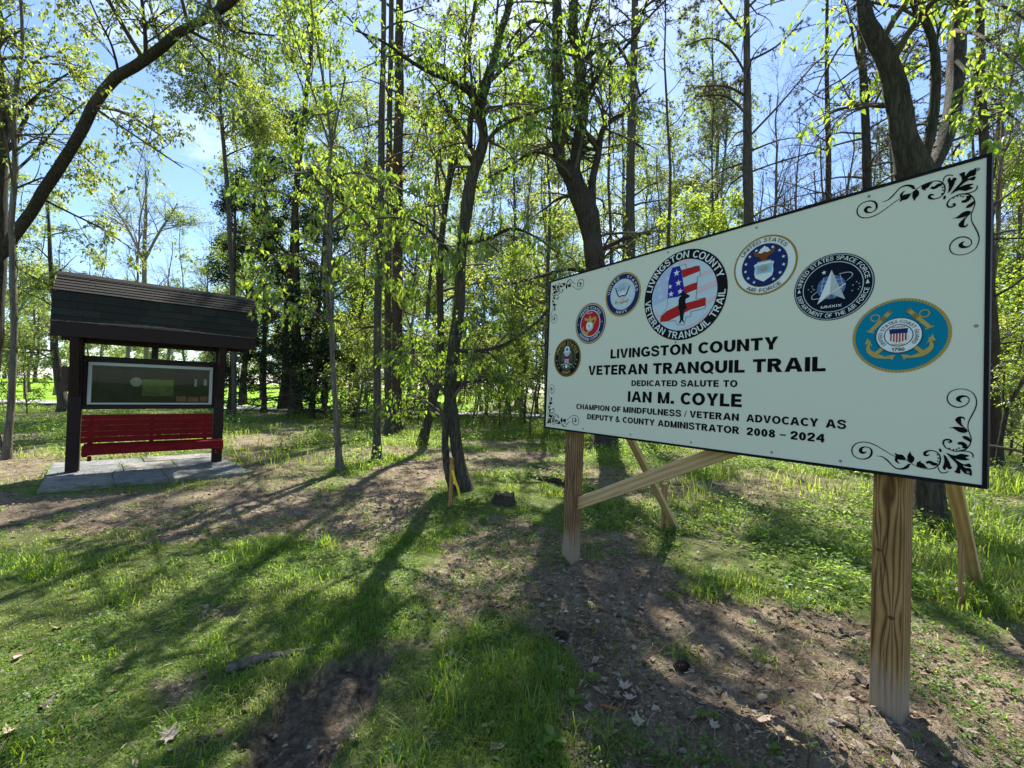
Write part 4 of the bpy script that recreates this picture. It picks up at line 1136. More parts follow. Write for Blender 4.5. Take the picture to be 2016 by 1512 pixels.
pm = MB(); disc(pm, -.20, 1.33, .068, .0695, 0, 32); ringf(pm, -.20, 1.33, .045, .05, .0692, 1, 32); pm.box(-.225, -.175, .0688, .0690, 1.318, 1.325, 1); pm.box(-.228, -.222, .0688, .0690, 1.30, 1.36, 1); pm.box(-.18, -.174, .0688, .0690, 1.30, 1.36, 1)
pm.build('round_emblem', [m_pap, m_lime], board, fix=False)
MB().box(-.13, .24, .0685, .0695, 1.275, 1.375).build('poster_strip', m_lime, board)
MB().box(-.13, .24, .0685, .0695, 1.12, 1.272).build('poster', plain('poster_olive', (.12, .14, .05), .7, .3, .5, 9), board)
for q, c in (((.50, .53, 1.28, 1.40), m_pap), ((.62, .66, 1.30, 1.40), m_pap), ((.28, .40, 1.04, 1.12), 'r'), ((.42, .56, 1.035, 1.11), 'r'), ((.58, .68, 1.04, 1.12), 'r'), ((-.6, -.36, 1.2, 1.5), 'd')):
    c = plain('leaflet', (.32, .12, .09), .7, .3, .5, 40) if c == 'r' else plain('dark_sheet', (.02, .022, .02), .6) if c == 'd' else c
    MB().box(q[0], q[1], .0685, .0695, q[2], q[3]).build('leaflet', c, board)
mg, nt, n_, l_ = mat('board_glass')
o1, tr, gl, mxs = N(n_, 'ShaderNodeOutputMaterial'), N(n_, 'ShaderNodeBsdfTransparent'), N(n_, 'ShaderNodeBsdfGlossy'), N(n_, 'ShaderNodeMixShader')
tr.inputs['Color'].default_value = (.8, .84, .8, 1); gl.inputs['Roughness'].default_value = .03
mxs.inputs[0].default_value = .01
l_.new(tr.outputs[0], mxs.inputs[1]); l_.new(gl.outputs[0], mxs.inputs[2]); l_.new(mxs.outputs[0], o1.inputs[0])
MB().box(bx0 + .043, bx1 - .043, .056, .059, bz0 + .027, bz1 - .046).build('glass_pane', mg, board)
# leaflet box hung on the outer side of the left post
lb = MB().box(-KX - .145, -KX - .07, .03, .13, 1.17, 1.52, 0, .004).build('leaflet_box', plain('box_wood', (.09, .05, .035), .8, .3, .3, 40), kiosk)
MB().add([(-KX - .16, .02, 1.50), (-KX - .07, .02, 1.56), (-KX - .07, .14, 1.56), (-KX - .16, .14, 1.50)], [(0, 1, 2, 3)]).build('box_lid', plain('box_lid', (.5, .5, .46), .5), lb)
# bench
zs = [.455, .536, .617, .698, .779]
for i, z in enumerate(zs):
    h = .0788 if i < 4 else .07
    MB().box(-KX + .075, KX - .075, -.035 + .012 * i, -.012 + .012 * i, z, z + h, 0, .003).build('backrest_slat', m_red, kiosk)
for x in (-.66, 0, .66):
    b_ = MB(); b_.beam((x, .006, .40), (x, .062, .842), .05, .022, up=(0, 1, 0)); b_.build('backrest_batten', m_red, kiosk)
for i in range(4):
    MB().box(-KX + .12, KX + .035, -.40 + .092 * i, -.315 + .092 * i, .425, .447, 0, .003).build('seat_slat', m_red, kiosk)
MB().box(-KX + .12, KX + .035, -.405, -.383, .325, .4245, 0, .003).build('seat_apron', m_red, kiosk)
for s in (-1, 1):
    xb = KX + .005 if s > 0 else -KX + .15
    MB().box(xb - .025, xb + .025, -.38, -.005, .30, .42, 0, .003).build('seat_bracket', m_red, kiosk)
    MB().box(xb - .045 * s - .02, xb - .045 * s + .02, -.37, -.30, .24, .30, 0, .003).build('seat_bracket', m_red, kiosk)

# stone pad: flags with open joints
pad = empty('paved_pad', (0, 0, 0))
tag(pad, 'grey bluestone flag pad the bench shelter stands on', 'paving')
m_st = [plain('bluestone_%s' % k, c, .85, .2, .32, 9, .35) for k, c in (('cool', (.155, .16, .16)), ('warm', (.185, .18, .165)), ('dark', (.13, .135, .135)))]
A, B, Cc, D = np.array([-5.43, 4.86]), np.array([-7.04, 6.48]), np.array([-5.45, 7.83]), np.array([-3.82, 6.22])
rows_ = [(0, .42, (0, .31, .56, .80, 1)), (.42, .76, (0, .37, .66, 1)), (.76, 1, (0, .5, 1))]
for r0, r1, cuts in rows_:
    for c0, c1 in zip(cuts, cuts[1:]):
        q = []
        for (c, r) in ((c0, r0), (c1, r0), (c1, r1), (c0, r1)):
            p = (A * (1 - c) + D * c) * (1 - r) + (B * (1 - c) + Cc * c) * r
            q.append(p)
        cen = sum(q) / 4
        q = [cen + (p - cen) * (1 - .005 / max(.01, np.hypot(*(p - cen)))) for p in q]
        zt = .052 + rs.uniform(-.004, .006); tx, ty = rs.uniform(-.008, .008), rs.uniform(-.008, .008)
        v = []
        for ins, dz in ((0, -.08), (0, -.006), (.006, 0)):
            for p in q:
                pp = cen + (p - cen) * (1 - ins / np.hypot(*(p - cen)))
                v.append((pp[0], pp[1], zt + dz + (p - cen)[0] * tx + (p - cen)[1] * ty))
        f = [(8, 9, 10, 11)] + [(i + k * 4, (i + 1) % 4 + k * 4, (i + 1) % 4 + k * 4 + 4, i + k * 4 + 4) for k in (0, 1) for i in range(4)]
        MB().add(v, f).build('flagstone', rs.choice(m_st), pad)
# ------------------------------------------------------------------ trees
def nrmz(v): return v / (np.linalg.norm(v, axis=-1, keepdims=True) + 1e-9)


def tubes(P, R, S=6):
    """P (N,K,3), R (N,K) -> verts, quads"""
    Nn, K, _ = P.shape
    T = nrmz(np.gradient(P, axis=1))
    ref = np.where(np.abs(T[:, :1, 2:3]) > .8, np.array([[[1., 0, 0]]]), np.array([[[0, 0, 1.]]]))
    A_ = nrmz(np.cross(T, np.broadcast_to(ref, T.shape)))
    B_ = np.cross(T, A_)
    a = np.arange(S) * 2 * np.pi / S
    V = P[:, :, None, :] + R[:, :, None, None] * (A_[:, :, None, :] * np.cos(a)[None, None, :, None] + B_[:, :, None, :] * np.sin(a)[None, None, :, None])
    base = (np.arange(Nn)[:, None, None] * K + np.arange(K - 1)[None, :, None]) * S
    i = np.arange(S)[None, None, :]; j = (i + 1) % S
    F = np.stack(np.broadcast_arrays(base + i, base + j, base + S + j, base + S + i), -1).reshape(-1, 4)
    return V.reshape(-1, 3), F


def cat(parts):
    vs, fs, n = [], [], 0
    for v, f in parts:
        vs.append(v); fs.append(f + n); n += len(v)
    return np.vstack(vs), np.vstack(fs)


def samp(P, R, t):
    """interpolate polylines P (N,K,3) at t (N,M)"""
    K = P.shape[1]
    x = t * (K - 1); i = np.clip(x.astype(int), 0, K - 2); f = (x - i)[..., None]
    n = np.arange(len(P))[:, None]
    p0, p1 = P[n, i], P[n, i + 1]
    return p0 * (1 - f) + p1 * f, nrmz(p1 - p0), R[n, i] * (1 - f[..., 0]) + R[n, i + 1] * f[..., 0]


def spawn(P, R, M, t0, t1, ln, ang, rng, up=.2, K=5, wob=.18, droop=0, rmax=.5, rmin=.003, lnfall=.5, tip=.25):
    Nn = len(P)
    t = rng.uniform(t0, t1, (Nn, M)); t.sort(axis=1)
    p, tan, r = samp(P, R, t)
    v = rng.normal(size=p.shape); perp = nrmz(v - (v * tan).sum(-1, keepdims=True) * tan)
    a = np.radians(ang + rng.normal(0, 12, (Nn, M)))[..., None]
    d = tan * np.cos(a) + perp * np.sin(a); d[..., 2] += up; d = nrmz(d)
    L = ln * rng.uniform(.55, 1.25, (Nn, M)) * (1 - lnfall * (t - t0) / max(1e-6, t1 - t0))
    p, d, L, r = p.reshape(-1, 3), d.reshape(-1, 3), L.reshape(-1), r.reshape(-1)
    out = [p]
    for k in range(K - 1):
        d = d + rng.normal(0, wob, d.shape); d[:, 2] -= droop * (k + 1) / K; d = nrmz(d)
        out.append(out[-1] + d * (L / (K - 1))[:, None])
    Q = np.stack(out, 1)
    r0 = np.maximum(np.minimum(r * rmax, .02 + L * .012), rmin)
    RR = r0[:, None] * np.linspace(1, tip, K)[None]
    return Q, RR


def leaf_cloud(P, n, size, rng, droop=.5, spread=.06, t0=.15, wide=.5, tintm=.5, tints=.22, fold=.18, hang=0.0):
    """folded pointed leaves along twigs: 4 verts, 2 tris each"""
    Nn = len(P)
    R0 = np.zeros(P.shape[:2])
    t = rng.uniform(t0, 1, (Nn, n))
    p, tan, _ = samp(P, R0, t)
    p = p.reshape(-1, 3) + rng.normal(0, spread, (Nn * n, 3)); tan = tan.reshape(-1, 3)
    h = rng.normal(size=tan.shape); h[:, 2] *= .3
    d = nrmz(tan * .7 + h * .75 + np.array([0, 0, -droop])[None])
    if hang: d = nrmz(d + np.array([0, 0, -hang])[None])
    nn = rng.normal(size=tan.shape) * .55 + np.array([0, 0, 1.0])
    s = nrmz(np.cross(d, nn)); up = np.cross(s, d)
    L = (size * rng.uniform(.35, 1.3, len(p)))[:, None]
    tipb = p + d * L - up * L * .12
    mid = p + d * L * .42
    w = L * wide * .5
    V = np.stack([p, mid + s * w + up * L * fold, tipb, mid - s * w + up * L * fold], 1).reshape(-1, 3)
    k = np.arange(len(p))[:, None] * 4
    F = np.vstack([k + np.array([[0, 1, 2]]), k + np.array([[0, 2, 3]])])
    patch = np.repeat(rng.normal(0, tints * .7, Nn), n)
    tint = np.repeat(np.clip(tintm + patch + rng.normal(0, tints * .6, len(p)), 0, 1), 4)
    return V, F, tint


def needle_tufts(P, n, L, rng, per=9, t0=.3, w=.006, tintm=.4):
    Nn = len(P)
    t = rng.uniform(t0, 1, (Nn, n)); p, tan, _ = samp(P, np.zeros(P.shape[:2]), t)
    p = np.repeat(p.reshape(-1, 3), per, 0); tan = np.repeat(tan.reshape(-1, 3), per, 0)
    d = nrmz(rng.normal(size=p.shape) + tan * .7)
    s = nrmz(np.cross(d, rng.normal(size=d.shape))) * w
    l = (L * rng.uniform(.6, 1.1, len(p)))[:, None]
    V = np.stack([p - s, p + s, p + d * l], 1).reshape(-1, 3)
    F = np.arange(len(V)).reshape(-1, 3)
    tint = np.repeat(np.clip(rng.normal(tintm, .25, len(p)), 0, 1), 3)
    return V, F, tint


def resample(pts, K):
    """smooth curve through points with width column (n,4)"""
    P_ = np.array(pts, float)
    if len(P_) < 3:
        t = np.linspace(0, 1, K)[:, None]; return P_[0] * (1 - t) + P_[-1] * t
    out = []
    n = len(P_) - 1
    for x in np.linspace(0, n - 1e-6, K):
        i = int(x); t = x - i
        p0, p1, p2, p3 = P_[max(0, i - 1)], P_[i], P_[i + 1], P_[min(n, i + 2)]
        out.append(.5 * ((2 * p1) + (-p0 + p2) * t + (2 * p0 - 5 * p1 + 4 * p2 - p3) * t * t + (-p0 + 3 * p1 - 3 * p2 + p3) * t ** 3))
    return np.array(out)


def stem_px(pts, Y, K=26):
    """pts: (px, py, width px[, extra distance]) -> polyline, radii"""
    q = []
    for p in pts:
        y = Y + (p[3] if len(p) > 3 else 0)
        w = at(p[0], p[1], y); q.append((*w, p[2] * .45 * y / FPX / math.sqrt(1 + ((p[0] - 1008) / FPX) ** 2)))
    q = resample(q, K)
    return q[:, :3], np.maximum(q[:, 3], .004)


def rough_tube(P, R, S, rng, amp=.10):
    V, F = tubes(P[None], R[None], S)
    K = len(P)
    n = rng.normal(0, 1, (K, S)); n = (n + np.roll(n, 1, 1) + np.roll(n, 1, 0)) / 1.7
    c = np.repeat(P, S, 0)
    return c + (V - c) * (1 + amp * n.ravel())[:, None], F


def stuff(o): o['kind'] = 'stuff'; return o


def build_tree(name, label, cat_, Y, stems, limbs=(), bark='bark_dark', seed=1, M1=0, t1=(.35, 1), L1=2.0, a1=55, M2=6, L2=.8, M3=5, L3=.35,
               leaf='leaf_spring', nleaf=6, lsize=.09, droop=.5, ldroop=.5, up=.25, bare=False, twig='twig', limb_leaf=None, group=None, tintm=.5,
               hang=0, needles=0, sides=10, dead=0, deadL=1.4, limbM=7, limbL=.9, M3l=5, nleafl=None, wide=.5, kk=30):
    """a named tree traced from the photograph: stems and limbs as given, crown grown from them"""
    rng = np.random.default_rng(seed)
    P0, R0 = stem_px(stems[0], Y, kk)
    zg = hz(P0[0, 0], P0[0, 1])
    base = np.array([P0[0, 0], P0[0, 1], zg])
    root = empty(name, base); tag(root, label, cat_, group)
    # root flare
    fl = np.exp(-np.clip(P0[:, 2] - zg, 0, 9) / .16)
    R0 = R0 * (1 + .7 * fl)
    P0[0, 2] = zg - .12
    V, F = rough_tube(P0 - base, R0, sides, rng, .07)
    np_mesh('trunk', V, F, MT[bark], root, True)
    allP, allR = [(P0, R0, 1)], None
    for s in stems[1:]:
        P_, R_ = stem_px(s, Y, 22)
        V, F = rough_tube(P_ - base, R_, sides - 2, rng, .06)
        np_mesh('stem', V, F, MT[bark], root, True)
        allP.append((P_, R_, 1))
    L_ = []
    for s in limbs:
        P_, R_ = stem_px(s, Y, 14)
        V, F = rough_tube(P_ - base, R_, 7, rng, .05)
        np_mesh('limb', V, F, MT[bark], root, True)
        L_.append((P_, R_))
    tw, lv = [], []
    def grow(B, BR, l2, l3, m2, m3, nl):
        C_, CR = spawn(B, BR, m2, .15, 1, l2, 48, rng, .12, 5, .16, droop, .55, .004)
        tw.append(tubes(C_, CR, 4))
        if m3:
            D_, DR = spawn(C_, CR, m3, .15, 1, l3, 42, rng, .05, 4, .16, droop, .6, .0022)
            tw.append(tubes(D_, DR, 3))
        else: D_ = C_
        if not bare and nl:
            lv.append(leaf_cloud(D_, nl, lsize, rng, ldroop, lsize * .25, .1, wide, tintm, .22, .16, hang))
        if needles:
            lv.append(needle_tufts(D_, needles, .09, rng))
    for P_, R_, _ in allP:
        if M1:
            B, BR = spawn(P_[None], R_[None], M1, t1[0], t1[1], L1, a1, rng, up, 7, .12, droop * .5, .5, .008)
            tw.append(tubes(B, BR, 5))
            grow(B, BR, L2, L3, M2, M3, nleaf)
        if dead:
            B, BR = spawn(P_[None], R_[None], dead, .12, .95, deadL, 82, rng, .05, 6, .13, .16, .3, .006, .2)
            tw.append(tubes(B, BR, 5))
            C_, CR = spawn(B, BR, 5, .2, 1, deadL * .35, 50, rng, .1, 4, .2, .05, .6, .003)
            tw.append(tubes(C_, CR, 3))
    if L_:
        B = np.stack([p for p, r in L_]); BR = np.stack([r for p, r in L_])
        grow(B, BR, limbL, L3, limbM, M3l, nleafl if nleafl is not None else nleaf)
    if tw:
        V, F = cat(tw); stuff(np_mesh('twigs', V - base, F, MT[twig], root))
    if lv:
        n = 0; vs, fs, ts = [], [], []
        for v, f, t in lv: vs.append(v); fs.append(f + n); ts.append(t); n += len(v)
        stuff(np_mesh('foliage', np.vstack(vs) - base, np.vstack(fs), MT[leaf], root, False, np.concatenate(ts)))
    return root


def up_by(x, y, w, dx, n=3, dy=-420, k=.8):
    """continue a stem above the frame"""
    out = []
    for i in range(1, n + 1): out.append((x + dx * i, y + dy * i, w * k ** i))
    return out


# --- the crooked tree beside the trail, two stems grown together at the foot
build_tree('crooked_tree', 'crooked two stemmed dark tree beside the short wooden stake', 'tree', 5.68,
    [[(916, 968, 32), (908, 930, 27), (899, 880, 25), (893, 830, 26), (886, 780, 27), (888, 730, 27), (897, 660, 27), (905, 600, 25), (907, 520, 24), (914, 450, 24), (922, 390, 27), (932, 340, 25), (948, 300, 22), (952, 260, 20), (945, 215, 19), (960, 160, 19), (975, 110, 17), (985, 60, 15), (1005, 5, 14), (1030, -150, 12), (1040, -420, 10), (1010, -800, 6), (990, -1200, 3)],
     [(889, 965, 14, -.1), (882, 930, 16, -.1), (876, 880, 16, -.05), (878, 820, 14, -.05), (882, 770, 12), (886, 735, 8)],
     [(925, 290, 12), (926, 240, 13), (935, 215, 14), (950, 190, 14)]],
    [[(945, 210, 14), (920, 180, 12, -.2), (890, 160, 10, -.4), (850, 145, 9, -.6), (800, 115, 8, -.9), (760, 85, 6, -1.2), (700, 60, 4, -1.5)],
     [(946, 190, 12), (900, 150, 9, -.1), (860, 125, 8, -.3), (820, 115, 6, -.5)],
     [(975, 150, 9), (1010, 120, 7, -.3), (1060, 100, 6, -.6), (1130, 110, 5, -1), (1200, 150, 4, -1.3)],
     [(908, 520, 12), (880, 490, 9, -.3), (840, 450, 7, -.7), (800, 430, 5, -1.1), (740, 430, 4, -1.4)],
     [(898, 690, 11), (940, 690, 9, .2), (990, 680, 8, .3), (1050, 640, 6, .4), (1080, 610, 5, .4)],
     [(890, 755, 9), (940, 750, 7, .3), (1000, 740, 6, .5)],
     [(910, 480, 10), (960, 470, 8, -.2), (1010, 450, 7, -.4), (1060, 470, 5, -.6), (1100, 500, 4, -.7)]],
    'bark_mossy', 11, 9, (.5, .84), 1.5, 55, 7, .8, 5, .34, 'leaf_bright', 5, .075, .35, .6, .15, hang=.5, limbM=8, limbL=.6, sides=12, kk=48)
# --- slim pale sapling whose bright sprays cross the middle of the picture
build_tree('young_tree', 'slim pale young tree left of the trail with bright hanging leaves', 'tree', 6.62,
    [[(671, 935, 17), (667, 900, 15), (664, 840, 14), (658, 760, 13), (655, 700, 12), (652, 640, 12), (654, 560, 11), (650, 480, 10), (652, 400, 9), (648, 330, 8), (652, 290, 7), (640, 180, 6), (620, 60, 5), (600, -100, 4), (590, -300, 2)],
     [(660, 690, 8), (650, 640, 9), (644, 560, 8), (646, 470, 7), (640, 400, 5), (655, 280, 5), (680, 150, 4)],
     [(650, 290, 6), (622, 200, 5), (590, 100, 4), (560, 0, 3)]],
    [[(654, 470, 7), (620, 430, 5, -.5), (580, 390, 4, -1.1), (530, 375, 3, -1.6), (490, 380, 2, -2)],
     [(652, 440, 7), (700, 400, 5, -.6), (760, 400, 4, -1.3), (820, 430, 3, -1.9), (880, 470, 2, -2.2)],
     [(654, 540, 7), (620, 520, 5, -.5), (570, 500, 4, -1), (520, 520, 3, -1.4), (500, 560, 2, -1.6)],
     [(654, 520, 6), (710, 480, 5, -.6), (790, 460, 4, -1.3), (870, 480, 3, -1.9), (950, 500, 2, -2.3)],
     [(650, 380, 6), (620, 350, 5, -.7), (590, 340, 4, -1.3), (560, 340, 3, -1.8)],
     [(652, 350, 6), (700, 340, 5, -.8), (760, 360, 4, -1.6), (830, 390, 3, -2.4)],
     [(654, 590, 6), (700, 560, 4, -.6), (760, 540, 3, -1), (830, 550, 2, -1.5)],
     [(640, 630, 5), (600, 605, 4, -.4), (540, 590, 3, -.8)]],
    'bark_pale', 23, 5, (.4, .9), 1.5, 55, 5, .6, 4, .3, 'leaf_bright', 6, .085, .3, .6, .1, hang=.6, limbM=9, limbL=.6, M3l=5, nleafl=6, sides=8, twig='twig_grey', tintm=.62)
# --- three tall trunks close together
build_tree('tall_tree', 'straight dark trunk nearest the trail in the close group of three', 'tree', 7.88,
    [[(742, 908, 19), (742, 860, 17), (743, 780, 17), (742, 700, 17), (744, 600, 17), (746, 520, 16), (749, 430, 15), (751, 300, 15), (752, 200, 14), (755, 90, 12), (756, 0, 11)] + up_by(756, 0, 10, 6)],
    [], 'bark_grey', 31, 10, (.42, .86), 2.0, 58, 7, .8, 6, .34, 'leaf_bright', 6, .075, .2, .5, .2, hang=.4, dead=10, deadL=1.3)
build_tree('tall_tree', 'thin straight olive barked trunk between the two dark ones of the group of three', 'tree', 12.2,
    [[(766, 858, 17), (764, 780, 15), (763, 640, 15), (764, 480, 15), (766, 330, 14), (768, 180, 12), (770, 60, 11)] + up_by(770, 40, 10, 3)],
    [[(766, 420, 5, -1), (775, 340, 4, -1.2), (790, 260, 4, -1.4), (800, 190, 3, -1.5)], [(766, 400, 5, -1), (750, 330, 4, -1.2), (745, 250, 3, -1.4)], [(766, 360, 5, -1), (810, 310, 4, -1.3), (830, 240, 3, -1.4)]], 'bark_mossy', 32, 0, dead=26, deadL=1.6, leaf='leaf_gold', lsize=.08, limbM=6, limbL=.5, L3=.25, M3l=4, nleafl=4)
build_tree('tall_tree', 'thick straight ridged trunk at the right of the close group of three', 'tree', 13.0,
    [[(784, 852, 25), (782, 800, 22), (782, 700, 22), (783, 600, 22), (782, 480, 22), (783, 360, 23), (785, 220, 21), (786, 90, 19), (787, -20, 16)] + up_by(787, -20, 15, 2)],
    [], 'bark_red', 33, 14, (.62, .98), 2.6, 70, 6, 1.0, 4, .4, 'needle', 0, .05, .1, .3, .1, dead=34, deadL=1.9, needles=3)
build_tree('leaning_tree', 'curved dark tree leaning right just behind the crooked one', 'tree', 10.2,
    [[(832, 878, 22), (838, 845, 19), (848, 810, 18), (858, 760, 18), (866, 700, 17), (868, 640, 16), (866, 560, 15), (868, 480, 14), (880, 380, 14), (890, 330, 13), (900, 280, 13), (906, 210, 12), (912, 160, 10), (925, 80, 9), (940, -40, 8), (950, -300, 6), (955, -600, 4)]],
    [[(868, 520, 7), (840, 470, 5, .3), (800, 440, 4, .5), (760, 430, 3, .8)], [(895, 300, 7), (930, 360, 5, -.3), (960, 380, 3, -.6)]],
    'bark_dark', 41, 15, (.34, .86), 2.2, 55, 8, .9, 6, .36, 'leaf_spring', 6, .09, .3, .5, .2, tintm=.6)
# --- the forked giant behind the sign
build_tree('forked_tree', 'massive tree forking into three upright stems behind the sign\'s left end', 'tree', 9.77,
    [[(1196, 893, 62), (1193, 860, 50), (1190, 800, 48), (1186, 700, 46), (1180, 600, 45), (1172, 520, 44), (1165, 470, 43), (1155, 420, 46), (1143, 390, 44), (1125, 350, 34), (1105, 320, 27), (1098, 280, 26), (1098, 220, 25), (1097, 140, 24), (1097, 60, 22), (1094, -60, 19), (1085, -300, 14), (1075, -620, 9), (1080, -900, 4)],
     [(1152, 400, 30), (1140, 370, 27), (1130, 330, 26), (1140, 270, 26), (1148, 210, 25), (1140, 130, 24), (1128, 60, 22), (1132, -40, 19), (1150, -300, 13), (1160, -620, 7)],
     [(1165, 430, 22), (1166, 360, 18), (1176, 310, 16), (1185, 260, 13), (1205, 235, 9), (1225, 225, 6)]],
    [[(1172, 540, 12), (1120, 530, 9, -.3), (1060, 545, 7, -.6), (1000, 560, 5, -.8)],
     [(1170, 500, 12), (1230, 470, 9, .4), (1280, 460, 7, .7)],
     [(1098, 310, 8), (1050, 300, 7, -.2), (1000, 330, 5, -.4), (960, 350, 3, -.6)],
     [(1150, 190, 14), (1185, 140, 11, -.3), (1215, 110, 8, -.8), (1260, 60, 6, -1.2)],
     [(1150, 120, 12), (1200, 80, 9, -1.5), (1240, 130, 7, -2.6), (1260, 190, 5, -3.2)],
     [(1097, 170, 11), (1080, 150, 9, -1.2), (1100, 180, 7, -2.4), (1130, 210, 5, -3.2)],
     [(1097, 60, 11), (1060, 40, 9, -.8), (1020, 60, 7, -1.6), (990, 110, 4, -2.4)]],
    'bark_dark', 51, 10, (.42, .76), 2.8, 55, 7, 1.0, 5, .38, 'leaf_bright', 6, .085, .35, .6, .15, hang=.4, dead=12, deadL=1.8, sides=14, limbM=10, limbL=.8, tintm=.55, kk=40)
# --- the big tree behind the sign's right end
build_tree('scaly_bark_tree', 'huge scaly barked tree splitting into two trunks behind the sign\'s right end', 'tree', 4.45,
    [[(1836, 1052, 86), (1830, 980, 66), (1828, 900, 74), (1822, 780, 74), (1818, 600, 78), (1812, 460, 82), (1806, 380, 86), (1800, 330, 84), (1785, 290, 66), (1772, 230, 58), (1762, 170, 55), (1742, 110, 53), (1715, 60, 46), (1700, 10, 34), (1692, -120, 28), (1680, -400, 20), (1670, -900, 10)],
     [(1806, 360, 40), (1822, 300, 30), (1836, 240, 27), (1842, 160, 25), (1838, 90, 22), (1822, 40, 20), (1800, 0, 17), (1770, -100, 13), (1740, -350, 8)],
     [(1812, 370, 40), (1850, 300, 42, .3), (1876, 210, 44, .5), (1884, 100, 42, .7), (1890, 0, 38, .8), (1895, -200, 32, 1), (1900, -600, 22, 1), (1910, -1200, 10, 1)]],
    [[(1840, 100, 12), (1850, 50, 9, .1), (1870, 0, 7, .2), (1900, -60, 5, .3)],
     [(1884, 120, 12, .6), (1930, 170, 9, 0), (1970, 210, 7, -.6), (2020, 250, 5, -1)],
     [(1880, 60, 12, .6), (1930, 70, 9, 0), (1985, 110, 7, -.5), (2040, 160, 5, -.8)],
     [(1884, 0, 12, .6), (1940, 0, 9, .1), (1990, 20, 7, -.3), (2050, 60, 5, -.6)]],
    'bark_mossy', 61, 4, (.5, .8), 2.0, 55, 6, .8, 4, .32, 'leaf_bright', 5, .085, .35, .6, .15, hang=.4, limbM=8, limbL=.45, sides=14, dead=5, deadL=.7, tintm=.55, kk=40)
# --- left edge: the arching limb and its neighbours
build_tree('arching_tree', 'dark tree at the left edge with one great limb arching over the lawn', 'tree', 7.4,
    [[(-30, 915, 60), (-24, 800, 50), (-16, 700, 46), (-8, 600, 44), (-2, 500, 42), (0, 400, 38), (2, 320, 36), (8, 250, 34), (6, 190, 30), (-6, 120, 26), (-20, 0, 22), (-40, -200, 16), (-60, -500, 8)],
     [(4, 500, 30), (30, 460, 31, -.05), (60, 420, 30, -.1), (90, 370, 29, -.15), (130, 310, 28, -.2), (165, 250, 28, -.3), (190, 200, 28, -.35), (225, 155, 27, -.4), (270, 128, 28, -.5), (310, 100, 26, -.55), (350, 65, 23, -.6), (400, 40, 21, -.7), (440, 15, 19, -.8), (480, -20, 16, -.9), (560, -120, 12, -1.1), (640, -280, 6, -1.3)]],
    [[(288, 112, 13, -.5), (286, 70, 11, -.5), (282, 30, 10, -.5), (276, -40, 8, -.5), (270, -120, 5, -.5)],
     [(190, 215, 9, -.3), (240, 250, 6, -.8), (300, 290, 5, -1.2), (360, 330, 3, -1.5)],
     [(235, 150, 8, -.4), (220, 90, 6, -.7), (190, 30, 5, -1), (160, -40, 3, -1.4)],
     [(320, 95, 9, -.5), (300, 30, 7, -.1), (290, -40, 5, .3)],
     [(360, 60, 9, -.6), (400, 110, 6, -1), (440, 150, 4, -1.3), (470, 170, 3, -1.5)],
     [(80, 390, 8, -.1), (140, 420, 6, .2), (200, 450, 5, .5), (260, 490, 3, .8)],
     [(4, 260, 10), (60, 200, 8, .3), (110, 160, 6, .5), (160, 130, 4, .8)],
     [(4, 360, 10), (70, 300, 7, .6), (120, 240, 6, .8), (170, 200, 4, 1)],
     [(420, 28, 9, -.7), (470, 60, 6, -1), (540, 70, 4, -1.4)]],
    'bark_dark', 71, 11, (.35, .98), 2.7, 55, 8, 1.0, 6, .38, 'leaf_spring', 7, .08, .3, .6, .2, hang=.3, limbM=12, limbL=1.0, sides=14, tintm=.55, kk=40)
build_tree('young_tree', 'thin pale barked tree standing at the far left edge', 'tree', 6.89,
    [[(12, 908, 22), (16, 860, 19), (22, 800, 19), (26, 720, 18), (28, 640, 18), (26, 560, 18), (24, 480, 17), (22, 440, 17), (28, 360, 15), (30, 300, 14), (28, 230, 13), (34, 160, 12), (42, 110, 11), (44, 50, 10), (40, -20, 9), (36, -200, 6), (40, -420, 4)]],
    [[(34, 165, 7), (60, 130, 5, .3), (100, 110, 4, .5), (150, 130, 3, .7)], [(28, 300, 7), (80, 270, 5, .2), (140, 290, 4, .4), (190, 330, 3, .5)], [(30, 90, 6), (-20, 60, 5), (-60, 0, 4)]],
    'bark_pale', 72, 12, (.42, .98), 2.0, 55, 8, .9, 5, .36, 'leaf_spring', 7, .08, .3, .6, .2, hang=.3, sides=9, tintm=.6)
